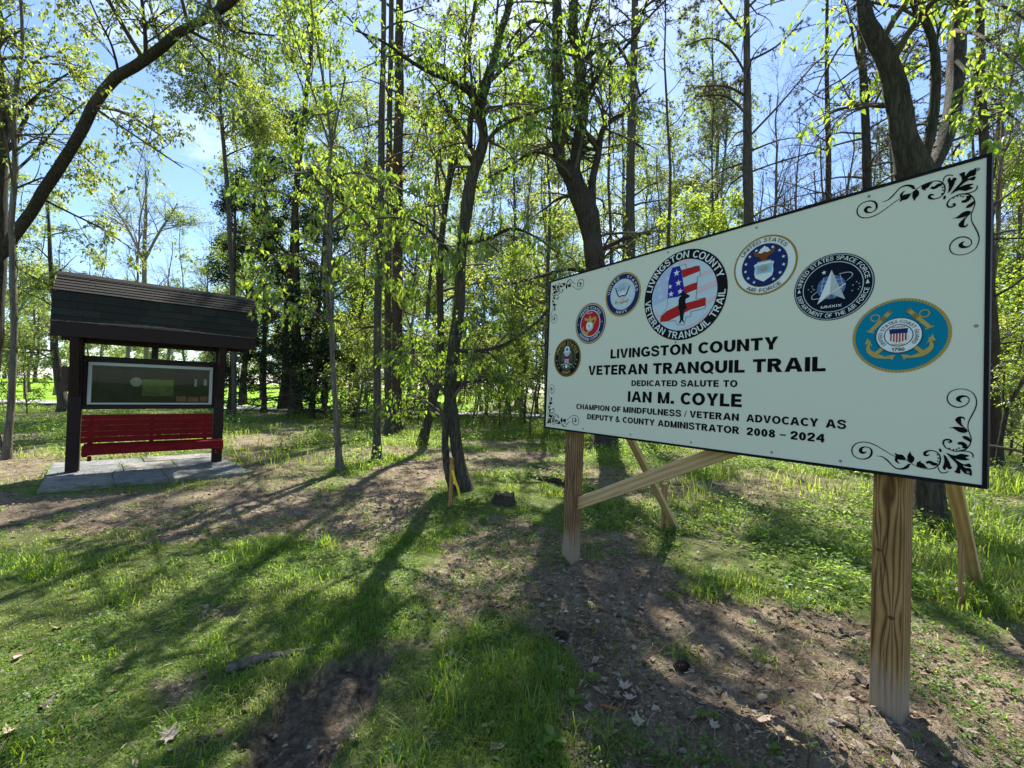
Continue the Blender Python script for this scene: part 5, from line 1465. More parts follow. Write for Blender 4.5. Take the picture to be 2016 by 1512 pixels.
# --- straight pines to the right
pine = dict(limbs=[], bare=False, leaf='needle', nleaf=0, twig='twig_grey', dead=30, M2=6, L2=.8, M3=4, L3=.3)
build_tree('pine_tree', 'slender grey pine rising behind the sign beside the forked giant', 'tree', 13.5,
    [[(1248, 860, 22), (1246, 700, 21), (1242, 520, 20), (1241, 400, 20), (1243, 260, 19), (1247, 120, 17), (1250, 0, 15)] + up_by(1250, 0, 14, 4, 2)], [], 'bark_grey', 81, 9, (.7, .98), 2.4, 75, 6, .8, 4, .3, 'needle', 0, .05, .1, .3, .1, dead=34, deadL=1.5, needles=3, twig='twig')
build_tree('pine_tree', 'tall bare limbed pine standing against the blue sky above the sign', 'tree', 12.2,
    [[(1474, 880, 30), (1474, 700, 27), (1475, 520, 25), (1474, 440, 24), (1472, 330, 22), (1471, 200, 19), (1470, 90, 16), (1470, -20, 13)] + up_by(1470, -20, 12, 3, 2)],
    [[(1470, 150, 6), (1440, 100, 5), (1400, 75, 4), (1350, 90, 3)], [(1470, 190, 6), (1430, 170, 5), (1380, 170, 3)], [(1474, 230, 6), (1430, 190, 5), (1370, 190, 3)], [(1474, 270, 6), (1540, 200, 5), (1600, 130, 4), (1640, 100, 3)], [(1474, 120, 6), (1530, 90, 5), (1580, 40, 3)],
     [(1474, 70, 6), (1430, 20, 5), (1390, -40, 3)], [(1474, 340, 5), (1530, 320, 4), (1600, 300, 3)]],
    'bark_grey', 82, 9, (.74, .98), 2.2, 70, 6, .8, 4, .3, 'needle', 0, .05, .1, .3, .1, dead=22, deadL=1.6, needles=3, limbM=6, limbL=.6, M3l=4, twig='twig')
build_tree('pine_tree', 'thin dark pine half hidden by twigs left of the scaly barked tree', 'tree', 15,
    [[(1632, 860, 16), (1631, 600, 15), (1630, 440, 14), (1631, 300, 13), (1628, 160, 11), (1628, 60, 9)] + up_by(1628, 40, 8, 0, 2)], [], 'bark_dark', 83, 7, (.6, .98), 2.2, 75, 6, .8, 4, .3, 'needle', 0, .05, .1, .3, .1, dead=44, deadL=2.0, needles=4, twig='twig')
build_tree('pine_tree', 'brown pine trunk close behind the left trunk of the scaly barked tree', 'tree', 9.5,
    [[(1715, 860, 26), (1712, 600, 25), (1708, 440, 24), (1706, 300, 22), (1700, 160, 20), (1696, 60, 18)] + up_by(1696, 40, 16, -4, 2)], [], 'bark_dark', 84, 8, (.55, .98), 2.6, 75, 7, .9, 4, .3, 'needle', 0, .05, .1, .3, .1, dead=40, deadL=2.2, needles=4, twig='twig')
build_tree('pine_tree', 'reddish pine trunk right of the sign with many bare branches', 'tree', 9.0,
    [[(1962, 920, 36), (1958, 800, 30), (1950, 600, 28), (1945, 440, 26), (1938, 300, 24), (1932, 160, 22), (1930, 60, 20)] + up_by(1930, 40, 18, -2, 2)], [], 'bark_red', 85, 8, (.5, .98), 2.6, 75, 7, .9, 4, .3, 'leaf_spring', 4, .08, .1, .5, .1, dead=44, deadL=2.4, twig='twig')
build_tree('forest_tree', 'bowed dark tree behind the sign\'s right edge', 'tree', 8.2,
    [[(1962, 918, 12), (1968, 880, 13), (1975, 840, 13), (1984, 800, 12), (1996, 780, 11), (2016, 745, 10), (2040, 690, 8), (2060, 560, 6), (2070, 400, 4)]],
    [[(1982, 815, 6), (1975, 780, 5), (1978, 720, 4)]], 'bark_dark', 86, 5, (.5, .98), 1.4, 50, 5, .6, 4, .3, 'leaf_bright', 5, .07)
# --- dark cedars behind the shelter
def cedar(px, py, Y, w, top, seed, label, wid=1.6, lean=0, M=60):
    rng = np.random.default_rng(seed)
    P0, R0 = stem_px([(px, py, w), (px + lean * .2, py - 80, w * .8), (px + lean * .5, (py + top) / 2, w * .55), (px + lean, top, 2)], Y, 20)
    base = np.array([P0[0, 0], P0[0, 1], hz(P0[0, 0], P0[0, 1])]); P0[0, 2] = base[2] - .1
    root = empty('cedar_tree', base); tag(root, label, 'tree')
    V, F = rough_tube(P0 - base, R0 * (1 + .5 * np.exp(-(P0[:, 2] - base[2]) / .3)), 12, rng, .08)
    np_mesh('trunk', V, F, MT['bark_red'], root, True)
    B, BR = spawn(P0[None], R0[None], M, .22, .99, wid, 78, rng, .12, 6, .12, .05, .4, .01, .72)
    C_, CR = spawn(B, BR, 9, .2, 1, .55, 45, rng, .0, 4, .2, .12, .6, .004)
    D_, DR = spawn(C_, CR, 5, .2, 1, .26, 40, rng, 0, 3, .2, .15, .6, .003)
    V, F = cat([tubes(B, BR, 4), tubes(C_, CR, 3)]); stuff(np_mesh('twigs', V - base, F, MT['twig'], root))
    V, F, t = leaf_cloud(D_, 7, .10, rng, .4, .08, .0, .5, .5, .32)
    stuff(np_mesh('foliage', V - base, F, MT['leaf_cedar'], root, False, t))
    # dead lower boughs
    B, BR = spawn(P0[None], R0[None], 16, .05, .24, wid * .9, 80, rng, -.1, 6, .16, .12, .3, .008)
    C_, CR = spawn(B, BR, 6, .2, 1, .5, 45, rng, -.1, 4, .2, .1, .6, .004)
    V, F = cat([tubes(B, BR, 4), tubes(C_, CR, 3)]); stuff(np_mesh('dead_boughs', V - base, F, MT['twig'], root))
cedar(582, 822, 17.5, 30, 205, 91, 'tallest dark cedar with a stout flared trunk behind the shelter', 2.1, 2, 70)
cedar(612, 824, 17.3, 14, 330, 92, 'slim dark cedar leaning right beside the stout cedar', 1.7, 36, 52)
cedar(455, 812, 18.6, 15, 330, 93, 'dark cedar just past the right end of the shelter roof', 1.3, 10, 42)
cedar(520, 808, 19.8, 12, 300, 94, 'dark cedar midway between the shelter and the stout cedar', 1.4, 0, 44)
# --- trees at the left, seen under and beside the shelter roof
build_tree('forest_tree', 'leafy tree with a leaning trunk just left of the shelter post', 'tree', 17.3,
    [[(128, 808, 34), (120, 770, 24), (112, 720, 20), (106, 660, 18), (108, 600, 15), (100, 520, 12), (96, 440, 8), (92, 360, 5)]], [], 'bark_mossy', 101, 18, (.3, .98), 2.4, 65, 7, 1.0, 5, .45, 'leaf_spring', 6, .12, .2, .5, .1, tintm=.42)
build_tree('forest_tree', 'half bare branching tree on the lawn seen above the shelter roof', 'tree', 34,
    [[(290, 790, 16), (288, 700, 13), (286, 600, 12), (284, 500, 11), (287, 430, 8), (288, 380, 5), (286, 330, 3)],
     [(286, 520, 8), (262, 470, 6), (240, 430, 5), (215, 395, 3)], [(286, 510, 8), (312, 460, 6), (335, 425, 4), (350, 400, 3)]],
    [], 'bark_pale', 102, 12, (.3, .98), 3.4, 45, 7, 1.5, 5, .8, 'leaf_far', 3, .16, .05, .3, .25, twig='twig_grey', tintm=.6)
build_tree('forest_tree', 'slim grey tree rising above the right end of the shelter roof', 'tree', 14.5,
    [[(462, 800, 12), (458, 600, 11), (452, 450, 11), (446, 350, 10), (438, 260, 9), (434, 200, 7), (432, 130, 5), (430, 60, 4), (428, -40, 3)],
     [(437, 250, 5), (424, 215, 4), (408, 180, 3), (385, 130, 2)], [(440, 255, 4), (455, 240, 3), (475, 238, 2)]],
    [], 'bark_grey', 103, 20, (.38, .98), 2.3, 52, 8, 1.0, 6, .42, 'leaf_spring', 6, .10, .2, .5, .2, tintm=.62)

# ------------------------------------------------------------------ trees of the wood behind, by kind
def proto(name, label, group, H, r, seed, M1, L1, M2, L2, M3, L3, leafm, nl, ls, t0=.3, a1=55, bark='bark_dark', needles=0, dead=0, deadL=1.4, lean=.04, bare=False, twig='twig', tintm=.5, up=.2, droop=.2):
    rng = np.random.default_rng(seed)
    K = 14
    z = np.linspace(-.15, H, K)
    wob = np.cumsum(rng.normal(0, lean, (K, 2)), 0) * (H / 10)
    P0 = np.c_[wob - wob[0], z]; R0 = r * np.linspace(1, .18, K); R0[0] *= 1.5
    V, F = rough_tube(P0, R0, 7, rng, .06)
    root = empty(name); tag(root, label, 'tree', group)
    np_mesh('trunk', V, F, MT[bark], root, True)
    tw, lv = [], []
    if M1:
        B, BR = spawn(P0[None], R0[None], M1, t0, .99, L1, a1, rng, up, 6, .13, droop * .4, .5, .01)
        C_, CR = spawn(B, BR, M2, .2, 1, L2, 46, rng, .1, 4, .18, droop, .55, .005)
        tw += [tubes(B, BR, 4), tubes(C_, CR, 3)]
        D_, DR = spawn(C_, CR, M3, .15, 1, L3, 42, rng, .05, 3, .2, droop, .6, .003)
        if bare: tw.append(tubes(D_, DR, 3))
        if nl: lv.append(leaf_cloud(D_, nl, ls, rng, .4, ls * .5, .0, .5, tintm, .25))
        if needles: lv.append(needle_tufts(D_, needles, .13, rng, 7, .2, .012))
    if dead:
        B, BR = spawn(P0[None], R0[None], dead, .1, .9, deadL, 82, rng, .05, 5, .13, .14, .3, .008, .2)
        C_, CR = spawn(B, BR, 5, .2, 1, deadL * .35, 50, rng, .1, 3, .2, .05, .6, .004)
        tw += [tubes(B, BR, 4), tubes(C_, CR, 3)]
    V, F = cat(tw); stuff(np_mesh('twigs', V, F, MT[twig], root))
    if lv:
        n = 0; vs, fs, ts = [], [], []
        for v, f, t in lv: vs.append(v); fs.append(f + n); ts.append(t); n += len(v)
        stuff(np_mesh('foliage', np.vstack(vs), np.vstack(fs), MT[leafm], root, False, np.concatenate(ts)))
    return root


def copy_thing(root):
    c = root.copy(); COL.objects.link(c)
    for ch in root.children:
        d = ch.copy(); COL.objects.link(d); d.parent = c
    return c


G1, G2, G3, G4, G5, G6 = ('tall leafy trees deep in the wood', 'bare straight pines deep in the wood', 'leafy saplings under the tall trees', 'yellow green understory trees', 'bare trees against the sky', 'trees beyond the lawn')
PROT = {
 'tall_a': proto('forest_tree', 'tall slim tree with fresh green leaves deep in the wood', G1, 15, .11, 201, 26, 2.8, 7, 1.1, 6, .5, 'leaf_spring', 6, .14, .35, tintm=.6),
 'tall_b': proto('forest_tree', 'tall slim tree with fresh green leaves deep in the wood', G1, 13, .09, 202, 22, 2.3, 7, 1.0, 6, .5, 'leaf_far', 7, .14, .25, bark='bark_grey', lean=.08, tintm=.65),
 'tall_c': proto('forest_tree', 'very tall tree whose leafy crown closes the view of the sky', 'very tall leafy trees at the back of the wood', 23, .2, 221, 46, 3.6, 8, 1.4, 6, .6, 'leaf_spring', 5, .17, .2, 60, tintm=.6),
 'tall_d': proto('forest_tree', 'very tall tree whose leafy crown closes the view of the sky', 'very tall leafy trees at the back of the wood', 20, .18, 222, 42, 3.2, 8, 1.3, 6, .6, 'leaf_far', 6, .16, .16, 58, bark='bark_grey', lean=.06, tintm=.6),
 'pine': proto('pine_tree', 'straight pine with many bare horizontal branches deep in the wood', G2, 17, .10, 203, 16, 2.4, 6, 1.0, 5, .4, 'needle', 0, .1, .62, 72, 'bark_grey', 3, 46, 1.6, .02),
 'sap_a': proto('sapling', 'leafy sapling filling the wood below the tall trees', G3, 4.6, .035, 204, 20, 1.3, 6, .6, 5, .3, 'leaf_far', 6, .11, .12, 60, 'bark_dark', lean=.07, tintm=.7),
 'sap_b': proto('sapling', 'leafy sapling filling the wood below the tall trees', G3, 3.4, .028, 205, 18, 1.1, 6, .5, 4, .28, 'leaf_spring', 5, .09, .08, 60, 'bark_grey', lean=.09, tintm=.6),
 'under': proto('understory_tree', 'yellow green understory tree among the dark trunks', G4, 8, .07, 206, 26, 1.9, 7, .8, 5, .4, 'leaf_bright', 6, .13, .2, 62, 'bark_dark', lean=.08, tintm=.75),
 'bare': proto('bare_tree', 'leafless pale twigged tree against the blue sky', G5, 12, .10, 207, 22, 3.0, 7, 1.3, 6, .7, 'leaf_far', 0, .1, .25, 38, 'bark_pale', bare=True, twig='twig_grey', lean=.05, up=.5, droop=-.1),
 'lawn': proto('lawn_tree', 'broad leafy tree beyond the bright lawn', G6, 9, .16, 208, 30, 3.6, 7, 1.4, 6, .7, 'leaf_far', 9, .24, .04, 62, 'bark_grey', tintm=.55),
}
used = set()
LAND = [(0, 'the left picture edge'), (128, 'the leaning tree beside the shelter'), (290, 'the half bare tree above the shelter'), (462, 'the slim grey tree at the roof end'), (582, 'the stout cedar'), (660, 'the slim pale young tree'),
        (770, 'the three close trunks'), (905, 'the crooked tree'), (1160, 'the forked giant'), (1245, 'the slender grey pine'), (1350, 'the round county emblem'), (1474, 'the tall bare limbed pine'),
        (1632, 'the thin dark pine'), (1800, 'the scaly barked tree'), (1950, 'the reddish pine'), (2016, 'the right picture edge')]
WORD = {'tall_a': 'leafy slim trunk', 'tall_b': 'light green slim tree', 'pine': 'straight bare branched pine', 'under': 'yellow green understory tree', 'bare': 'leafless pale twigged tree', 'lawn': 'broad lawn tree', 'tall_c': 'very tall leafy crown', 'tall_d': 'very tall thin crowned tree'}
labelled = {}
def single_out(o, kind, x, y):
    """name the neighbour in view that the tree stands beside"""
    if kind not in WORD: return
    w_ = WORD[kind] if not (kind == 'lawn' and x > -.1 * y) else 'broad far off tree closing the wood'
    px = 1008 + FPX * x / y
    if y <= 0 or px < -30 or px > 2050: return
    lx, ln = min(LAND, key=lambda q: abs(q[0] - px))
    d = px - lx
    rel = 'straight behind' if abs(d) < 14 else ('close ' if abs(d) < 45 else 'well ') + ('right of' if d > 0 else 'left of')
    if lx == 0: rel = 'near'
    if lx == 2016: rel = 'near'
    labelled.setdefault((w_, rel, ln), []).append((y, o))
def finish_labels():
    for (w, rel, ln), os_ in labelled.items():
        os_.sort(key=lambda q: q[0])
        for i, (y, o) in enumerate(os_):
            rank = '' if len(os_) == 1 else ('nearer ' if i == 0 else 'farther ') if len(os_) == 2 else ('nearest ', 'second nearest ', 'third nearest ', 'fourth nearest ', 'fifth nearest ', 'farthest ')[min(i, 5)]
            o['label'] = rank + w + ' ' + rel + ' ' + ln
def place(kind, x, y, s=1, rz=0, tilt=(0, 0)):
    r = PROT[kind]
    if kind in used: r = copy_thing(r)
    used.add(kind)
    r.location = (x, y, hz(x, y)); r.scale = (s, s, s * random.Random(int(x * 97 + y * 31)).uniform(.9, 1.15)); r.rotation_euler = (tilt[0], tilt[1], rz)
    single_out(r, kind, x, y)
    return r


rt = random.Random(12)
def pxX(px, Y): return (px - 1008) / FPX * Y
def scatter(kind, specs, sj=.2):
    for px, Y in specs:
        place(kind, pxX(px, Y), Y, 1 + rt.uniform(-sj, sj), rt.uniform(0, 6.28), (rt.uniform(-.04, .04), rt.uniform(-.04, .04)))
# dark trunks one can pick out between the near ones
scatter('tall_b', [(800, 19), (698, 21), (1000, 22), (1085, 16), (1060, 26), (1330, 20), (1395, 26), (950, 27), (1545, 23), (860, 24), (1130, 30), (745, 28)])
scatter('tall_a', [(720, 33), (905, 34), (1020, 38), (1180, 24), (1290, 31), (1720, 27), (1860, 22), (1990, 19), (830, 40), (1440, 38), (1600, 38), (640, 27), (2080, 24)])
scatter('tall_c', [(480, 27), (560, 22), (640, 30), (770, 31), (850, 34), (1020, 33), (1130, 36), (1230, 30), (1330, 34), (1410, 29), (1930, 27), (2050, 22), (2150, 30), (1740, 36)], .1)
scatter('tall_d', [(430, 32), (520, 34), (700, 26), (890, 38), (1090, 30), (1270, 36), (1390, 27), (1990, 33), (1860, 34), (2100, 26)], .1)
scatter('pine', [(1080, 14.5), (1320, 15), (1395, 19), (1770, 19), (1900, 17), (2040, 17), (1690, 24), (835, 17.5), (700, 24), (1100, 21), (1640, 29), (1940, 26), (1210, 18), (985, 31)], .12)
scatter('under', [(700, 19), (815, 22), (880, 18.5), (960, 20), (1035, 17.5), (1110, 19), (1340, 17), (1385, 22), (1430, 17), (1005, 26), (770, 25), (1270, 25), (1960, 20), (1885, 28), (640, 22), (2060, 14)], .25)
scatter('bare', [(1540, 18), (1600, 20), (1655, 19), (1500, 22), (1760, 24), (1560, 24), (1610, 30), (1520, 31), (1680, 34), (1580, 40), (395, 46), (240, 40), (2000, 32), (600, 40), (340, 58)], .15)
sp = []
for k in range(110):
    Y = rt.uniform(14.5, 36); px = rt.uniform(640, 2250)
    sp.append((px, Y))
scatter('sap_a', sp[:60], .3); scatter('sap_b', sp[60:], .35)
scatter('sap_b', [(700, 13.4), (935, 14), (990, 13), (1045, 12.5), (2010, 9.5), (1985, 11), (2060, 8), (60, 15), (20, 19), (640, 16.5)], .3)
scatter('bare', [(1520, 15.5), (1560, 17.5), (1600, 16), (1660, 15), (1740, 17), (1850, 16), (1930, 14), (2000, 18), (330, 30), (200, 34), (110, 30), (400, 28), (250, 27), (1400, 21), (1290, 19), (1030, 20), (690, 22)], .12)
scatter('tall_b', [(170, 38), (360, 36), (60, 33), (420, 40), (250, 44)], .2)
# beyond the lawn
scatter('lawn', [(-260, 50), (-160, 62), (-80, 54), (10, 60), (70, 52), (140, 66), (200, 58), (255, 70), (330, 60), (400, 66), (455, 56), (520, 64), (590, 58), (650, 68), (715, 62), (30, 80), (160, 84), (300, 90), (430, 84), (560, 88), (760, 56), (820, 64), (880, 58), (940, 66), (1000, 57), (1060, 63), (1120, 56), (1190, 62), (1350, 60), (1480, 64), (1980, 58), (2080, 62), (700, 75), (790, 80), (850, 74), (910, 84), (1030, 78), (1090, 86)], .25)
# to the left, outside the clearing and along its edge
scatter('tall_b', [(-330, 9), (-500, 13), (-240, 16), (-120, 21), (20, 25)], .1)
scatter('tall_a', [(2350, 9), (2500, 6), (2250, 14), (-420, 24)], .1)

finish_labels()

# ------------------------------------------------------------------ fence posts on the lawn, far left
for i, (px, Y) in enumerate(((52, 31), (640, 40))):
    pass
g = gnd(52, 790)
fx = pxX(52, 27.5)
b_ = MB().box(-.07, .07, -.07, .07, -.2, 1.15, 0, .01).box(-.085, .085, -.085, .085, 1.15, 1.18, 0, .005)
o = b_.build('fence_post', plain('weathered_post', (.2, .17, .13), .9, .2, .3, 10, .3))
o.location = (fx, 27.5, hz(fx, 27.5)); o.rotation_euler = (0, math.radians(-3), .3)
tag(o, 'short grey wooden post standing on the bright lawn at the far left', 'post')
# ------------------------------------------------------------------ ground cover (nobody could count it)
rg = np.random.default_rng(77)


def sample_ground(n, r0, r1, p, a0=-56, a1=56, rg=rg):
    """radius pdf ~ r^(1-p): density falls with distance as the picture's resolution does"""
    u = rg.random(n)
    k = 2 - p
    r = (r0 ** k + u * (r1 ** k - r0 ** k)) ** (1 / k) if abs(k) > 1e-6 else r0 * (r1 / r0) ** u
    a = np.radians(rg.uniform(a0, a1, n))
    return np.stack([r * np.sin(a), r * np.cos(a)], 1), r


PADQ = np.array([[-5.43, 4.86], [-7.04, 6.48], [-5.45, 7.83], [-3.82, 6.22]])
def allowed(P):
    return (poly_sd(P, PADQ) < .0) & ~((P[:, 1] > ROAD_Y[0] - .1) & (P[:, 1] < ROAD_Y[1] + .1) & (P[:, 0] < 13))


def blades(P, H, W, rg, lean=.5, tm=.5, ts=.2):
    """grass blades bent over: 5 verts, 3 tris"""
    n = len(P)
    z = height(P) - .006
    a = rg.uniform(0, 2 * np.pi, n)
    d = np.stack([np.cos(a), np.sin(a), np.zeros(n)], 1); s = np.stack([-np.sin(a), np.cos(a), np.zeros(n)], 1)
    b = np.c_[P, z]
    le = (lean * rg.uniform(.2, 1.4, n))[:, None]
    H = H[:, None]; W = W[:, None]
    m = b + d * H * le * .35 + np.array([0, 0, 1]) * H * .6
    t = b + d * H * le * 1.15 + np.array([0, 0, 1]) * H * (1 - .35 * le)
    V = np.stack([b - s * W, b + s * W, m + s * W * .8, m - s * W * .8, t], 1).reshape(-1, 3)
    k = np.arange(n)[:, None] * 5
    F = np.vstack([k + [[0, 1, 2]], k + [[0, 2, 3]], k + [[3, 2, 4]]])
    tint = np.repeat(np.clip(rg.normal(tm, ts, n), 0, 1), 5)
    return V, F, tint


def clump_noise(P, s, o=0): return vn1.fbm(P[:, 0] * s + o, P[:, 1] * s + o * .7, 3)


parts = []
# short lawn turf on the near left and middle
P, r = sample_ground(250000, .9, 9, 1.55)
so, ru = mask_soil(P), mask_rut(P)
cn = clump_noise(P, 1.3)
keep = allowed(P) & (rg.random(len(P)) > so * 1.02) & (rg.random(len(P)) > ru * 1.3) & ((P[:, 0] < 1.0 + .25 * P[:, 1]) | (rg.random(len(P)) < .3)) & (rg.random(len(P)) < np.clip(4.2 * cn - 1.25, .06, 1))
P, r, cn = P[keep], r[keep], cn[keep]
long = clump_noise(P, 2.1, 50)
H = (.010 + .030 * np.clip((long - .45) * 4, 0, 1) + .012 * cn) * rg.uniform(.6, 1.4, len(P)) * (1 + .04 * r)
tt = .34 + .5 * np.clip((clump_noise(P, 1.1, 90) - .44) * 3, -.5, 1)
v_, f_, t_i = blades(P, H, .0014 * (1 + .22 * r) * rg.uniform(.7, 1.3, len(P)), rg, .9, 0, .2)
parts.append((v_, f_, np.clip(t_i + 0 + np.repeat(tt, 5) * 1.0 - .0, 0, 1)))
# thin stray grass on the bare earth
P, r = sample_ground(26000, .9, 12, 1.3)
so = mask_soil(P); cn = clump_noise(P, 2.3, 7)
keep = allowed(P) & (so > .3) & (cn > .55) & (mask_rut(P) < .2)
P, r = P[keep], r[keep]
parts.append(blades(P, rg.uniform(.015, .06, len(P)), .0016 * (1 + .2 * r), rg, .8, .45, .2))
# long tussocks
P0, r0 = sample_ground(300, 1.2, 16, 1.25)
extra = np.array([gnd(*q)[:2] for q in ((905, 1290), (880, 1330), (940, 1260), (960, 1330), (1040, 1420), (900, 1400), (1010, 1300), (985, 1370), (1085, 1350), (860, 1370), (800, 1480), (480, 1080), (520, 1085), (450, 1100), (1375, 1160), (1400, 1170), (1500, 1290), (1180, 1450), (640, 1075), (180, 1120), (90, 1130), (60, 1110), (240, 1180), (1350, 1290))])
so = mask_soil(P0)
P0 = np.vstack([P0[allowed(P0) & (so < .4)], extra]); kk_ = mask_rut(P0) < .05; n_ex = int(kk_[-len(extra):].sum()); P0 = P0[kk_]
k = 46
C_ = np.repeat(P0, k, 0); rr = np.hypot(*C_.T)
C_ = C_ + rg.normal(0, 1, C_.shape) * (.035 + .004 * rr)[:, None]
H = np.repeat(np.r_[rg.uniform(.045, .11, len(P0) - n_ex), rg.uniform(.07, .15, n_ex)], k) * rg.uniform(.5, 1.2, len(C_))
parts.append(blades(C_, H, .0019 * (1 + .16 * rr), rg, 1.0, .42, .16))
n = 0; vs, fs, ts = [], [], []
for v, f, t in parts: vs.append(v); fs.append(f + n); ts.append(t); n += len(v)
gr = np_mesh('grass', np.vstack(vs), np.vstack(fs), MT['grass'], None, False, np.concatenate(ts))
tag(gr, 'short patchy lawn grass with longer tufts in the clearing', 'grass', kind='stuff')

# woodland grass behind: taller, brighter
P, r = sample_ground(150000, 3.2, 34, 1.75)
so = mask_soil(P); cn = clump_noise(P, .8, 3)
right = (P[:, 0] > -.4 + .14 * P[:, 1])
back = P[:, 1] > 6.6 + .0 * P[:, 0]
keep = allowed(P) & (back | right) & (rg.random(len(P)) > so * .97) & (cn > .42) & ~((P[:, 1] > 24.3) & (P[:, 0] < 0)) & (poly_sd(P, SOIL) < -.1)
P, r, cn = P[keep], r[keep], cn[keep]
H = (.05 + .22 * np.clip((cn - .45) * 4, 0, 1)) * rg.uniform(.5, 1.3, len(P)) * np.clip(r / 5, .45, 1.2) * np.clip(1.7 - r / 14, .35, 1)
V, F, t = blades(P, H, .0023 * (1 + .16 * r), rg, .9, .45, .2)
wg = np_mesh('woodland_grass', V, F, MT['grass'], None, False, t)
tag(wg, 'fresh tall grass growing under the trees', 'grass', kind='stuff')


# low leafy plants: jewelweed, ivy and seedlings
def herbs(P, r, hgt, size, nl, rg, tm):
    n = len(P)
    z = height(P)
    c = np.repeat(np.c_[P, z], nl, 0)
    hh = np.repeat(hgt, nl); sz = np.repeat(size, nl)
    a = rg.uniform(0, 2 * np.pi, len(c)); rad = rg.random(len(c)) ** .6
    t = rg.random(len(c)) ** .7
    c = c + np.stack([np.cos(a) * rad * hh * .55, np.sin(a) * rad * hh * .55, hh * (.15 + .85 * t)], 1)
    d = nrmz(np.stack([np.cos(a), np.sin(a), rg.normal(-.15, .35, len(c))], 1))
    up = nrmz(rg.normal(0, .35, c.shape) + [0, 0, 1]); s = nrmz(np.cross(d, up)); up = np.cross(s, d)
    L = (sz * rg.uniform(.6, 1.3, len(c)))[:, None]
    mid = c + d * L * .45
    V = np.stack([c, mid + s * L * .33 + up * L * .06, c + d * L - up * L * .12, mid - s * L * .33 + up * L * .06], 1).reshape(-1, 3)
    k = np.arange(len(c))[:, None] * 4
    F = np.vstack([k + [[0, 1, 2]], k + [[0, 2, 3]]])
    ti = np.repeat(np.clip(np.repeat(rg.normal(tm, .15, n), nl) + rg.normal(0, .12, len(c)), 0, 1), 4)
    return V, F, ti


P, r = sample_ground(21000, 3.0, 32, 1.45)
so = mask_soil(P); cn = clump_noise(P, .7, 11)
keep = allowed(P) & ((P[:, 1] > 6.3) | (P[:, 0] > .1 + .12 * P[:, 1])) & (so < .6) & (cn > .40) & ~((P[:, 1] > 24.3) & (P[:, 0] < 0)) & (poly_sd(P, SOIL) < -.15) & (poly_sd(P, TRAIL) < -.1)
P, r, cn = P[keep], r[keep], cn[keep]
V, F, t = herbs(P, r, (.05 + .26 * np.clip((cn - .42) * 4, 0, 1)) * rg.uniform(.6, 1.3, len(P)) * np.clip(r / 7, .5, 1.2), .028 * (1 + .07 * r) * rg.uniform(.8, 1.2, len(P)), 10, rg, .6)
o = np_mesh('woodland_plants', V, F, MT['herb'], None, False, t); tag(o, 'low leafy plants covering the floor of the wood', 'ground cover', kind='stuff')
# creeping leaves in front of the shelter and thin cover near the trail
P, r = sample_ground(26000, 1.3, 8.8, 1.3)
so = mask_soil(P); cn = clump_noise(P, 1.5, 23)
fr = poly_sd(P, poly_world([(-200, 960), (70, 985), (470, 945), (520, 965), (420, 1000), (200, 1040), (0, 1070), (-200, 1080)])) > -.15
fr2 = poly_sd(P, poly_world([(820, 1000), (1100, 1000), (1090, 1120), (1000, 1100), (900, 1060), (850, 1060), (790, 1120), (760, 1100)])) > -.1
keep = allowed(P) & (mask_rut(P) < .2) & ((fr & (cn > .4)) | (fr2 & (cn > .4)) | ((cn > .56) & (rg.random(len(P)) < .7)) | ((poly_sd(P, SOIL) > 0) & (cn > .57)))
P, r = P[keep], r[keep]
V, F, t = herbs(P, r, rg.uniform(.012, .05, len(P)), .012 * (1 + .10 * r) * rg.uniform(.7, 1.3, len(P)), 7, rg, .55)
o = np_mesh('creeping_plants', V, F, MT['herb'], None, False, t); tag(o, 'tiny creeping leaves scattered over the bare trail and lawn', 'ground cover', kind='stuff')

# dry needles, twig bits and crumbs of earth on the bare ground
P, r = sample_ground(80000, .9, 14, 1.45)
so = mask_soil(P)
keep = (rg.random(len(P)) < so * .9 + .05) & allowed(P) & (mask_rut(P) < .5)
P, r = P[keep], r[keep]; n = len(P)
a = rg.uniform(0, np.pi, n); L = rg.uniform(.012, .055, n) * (1 + .06 * r); w = .0009 * (1 + .22 * r)
d = np.stack([np.cos(a), np.sin(a), rg.normal(0, .16, n)], 1); s = np.stack([-np.sin(a), np.cos(a), np.zeros(n)], 1)
c = np.c_[P, height(P) + .004 + rg.random(n) * .008]
V = np.stack([c - d * L[:, None] / 2 - s * w[:, None], c - d * L[:, None] / 2 + s * w[:, None], c + s * w[:, None] * .8 + [0, 0, .003], c + d * L[:, None] / 2], 1).reshape(-1, 3)
V[2::4] += 0
k = np.arange(n)[:, None] * 4
F = np.vstack([k + [[0, 1, 2]], k + [[0, 2, 3]]])


def litter_mat(name, stops, tf=.15):
    m, nt, nn, l = mat(name)
    out = N(nn, 'ShaderNodeOutputMaterial'); at_ = N(nn, 'ShaderNodeAttribute'); at_.attribute_name = 'tint'
    r_ = ramp(nn, [(i / (len(stops) - 1), c) for i, c in enumerate(stops)]); l.new(at_.outputs['Fac'], r_.inputs['Fac'])
    d_, t_ = N(nn, 'ShaderNodeBsdfDiffuse'), N(nn, 'ShaderNodeBsdfTranslucent'); x = N(nn, 'ShaderNodeMixShader'); x.inputs[0].default_value = tf
    l.new(r_.outputs['Color'], d_.inputs['Color']); l.new(r_.outputs['Color'], t_.inputs['Color'])
    l.new(d_.outputs[0], x.inputs[1]); l.new(t_.outputs[0], x.inputs[2]); l.new(x.outputs[0], out.inputs[0])
    return m


m_nd = litter_mat('dry_litter', [(.08, .055, .04), (.25, .185, .13), (.46, .38, .28)])
o = np_mesh('needle_carpet', V, F, m_nd, None, False, np.repeat(rg.random(n), 4)); tag(o, 'dry needles and twig bits strewn over the bare earth', 'litter', kind='stuff')

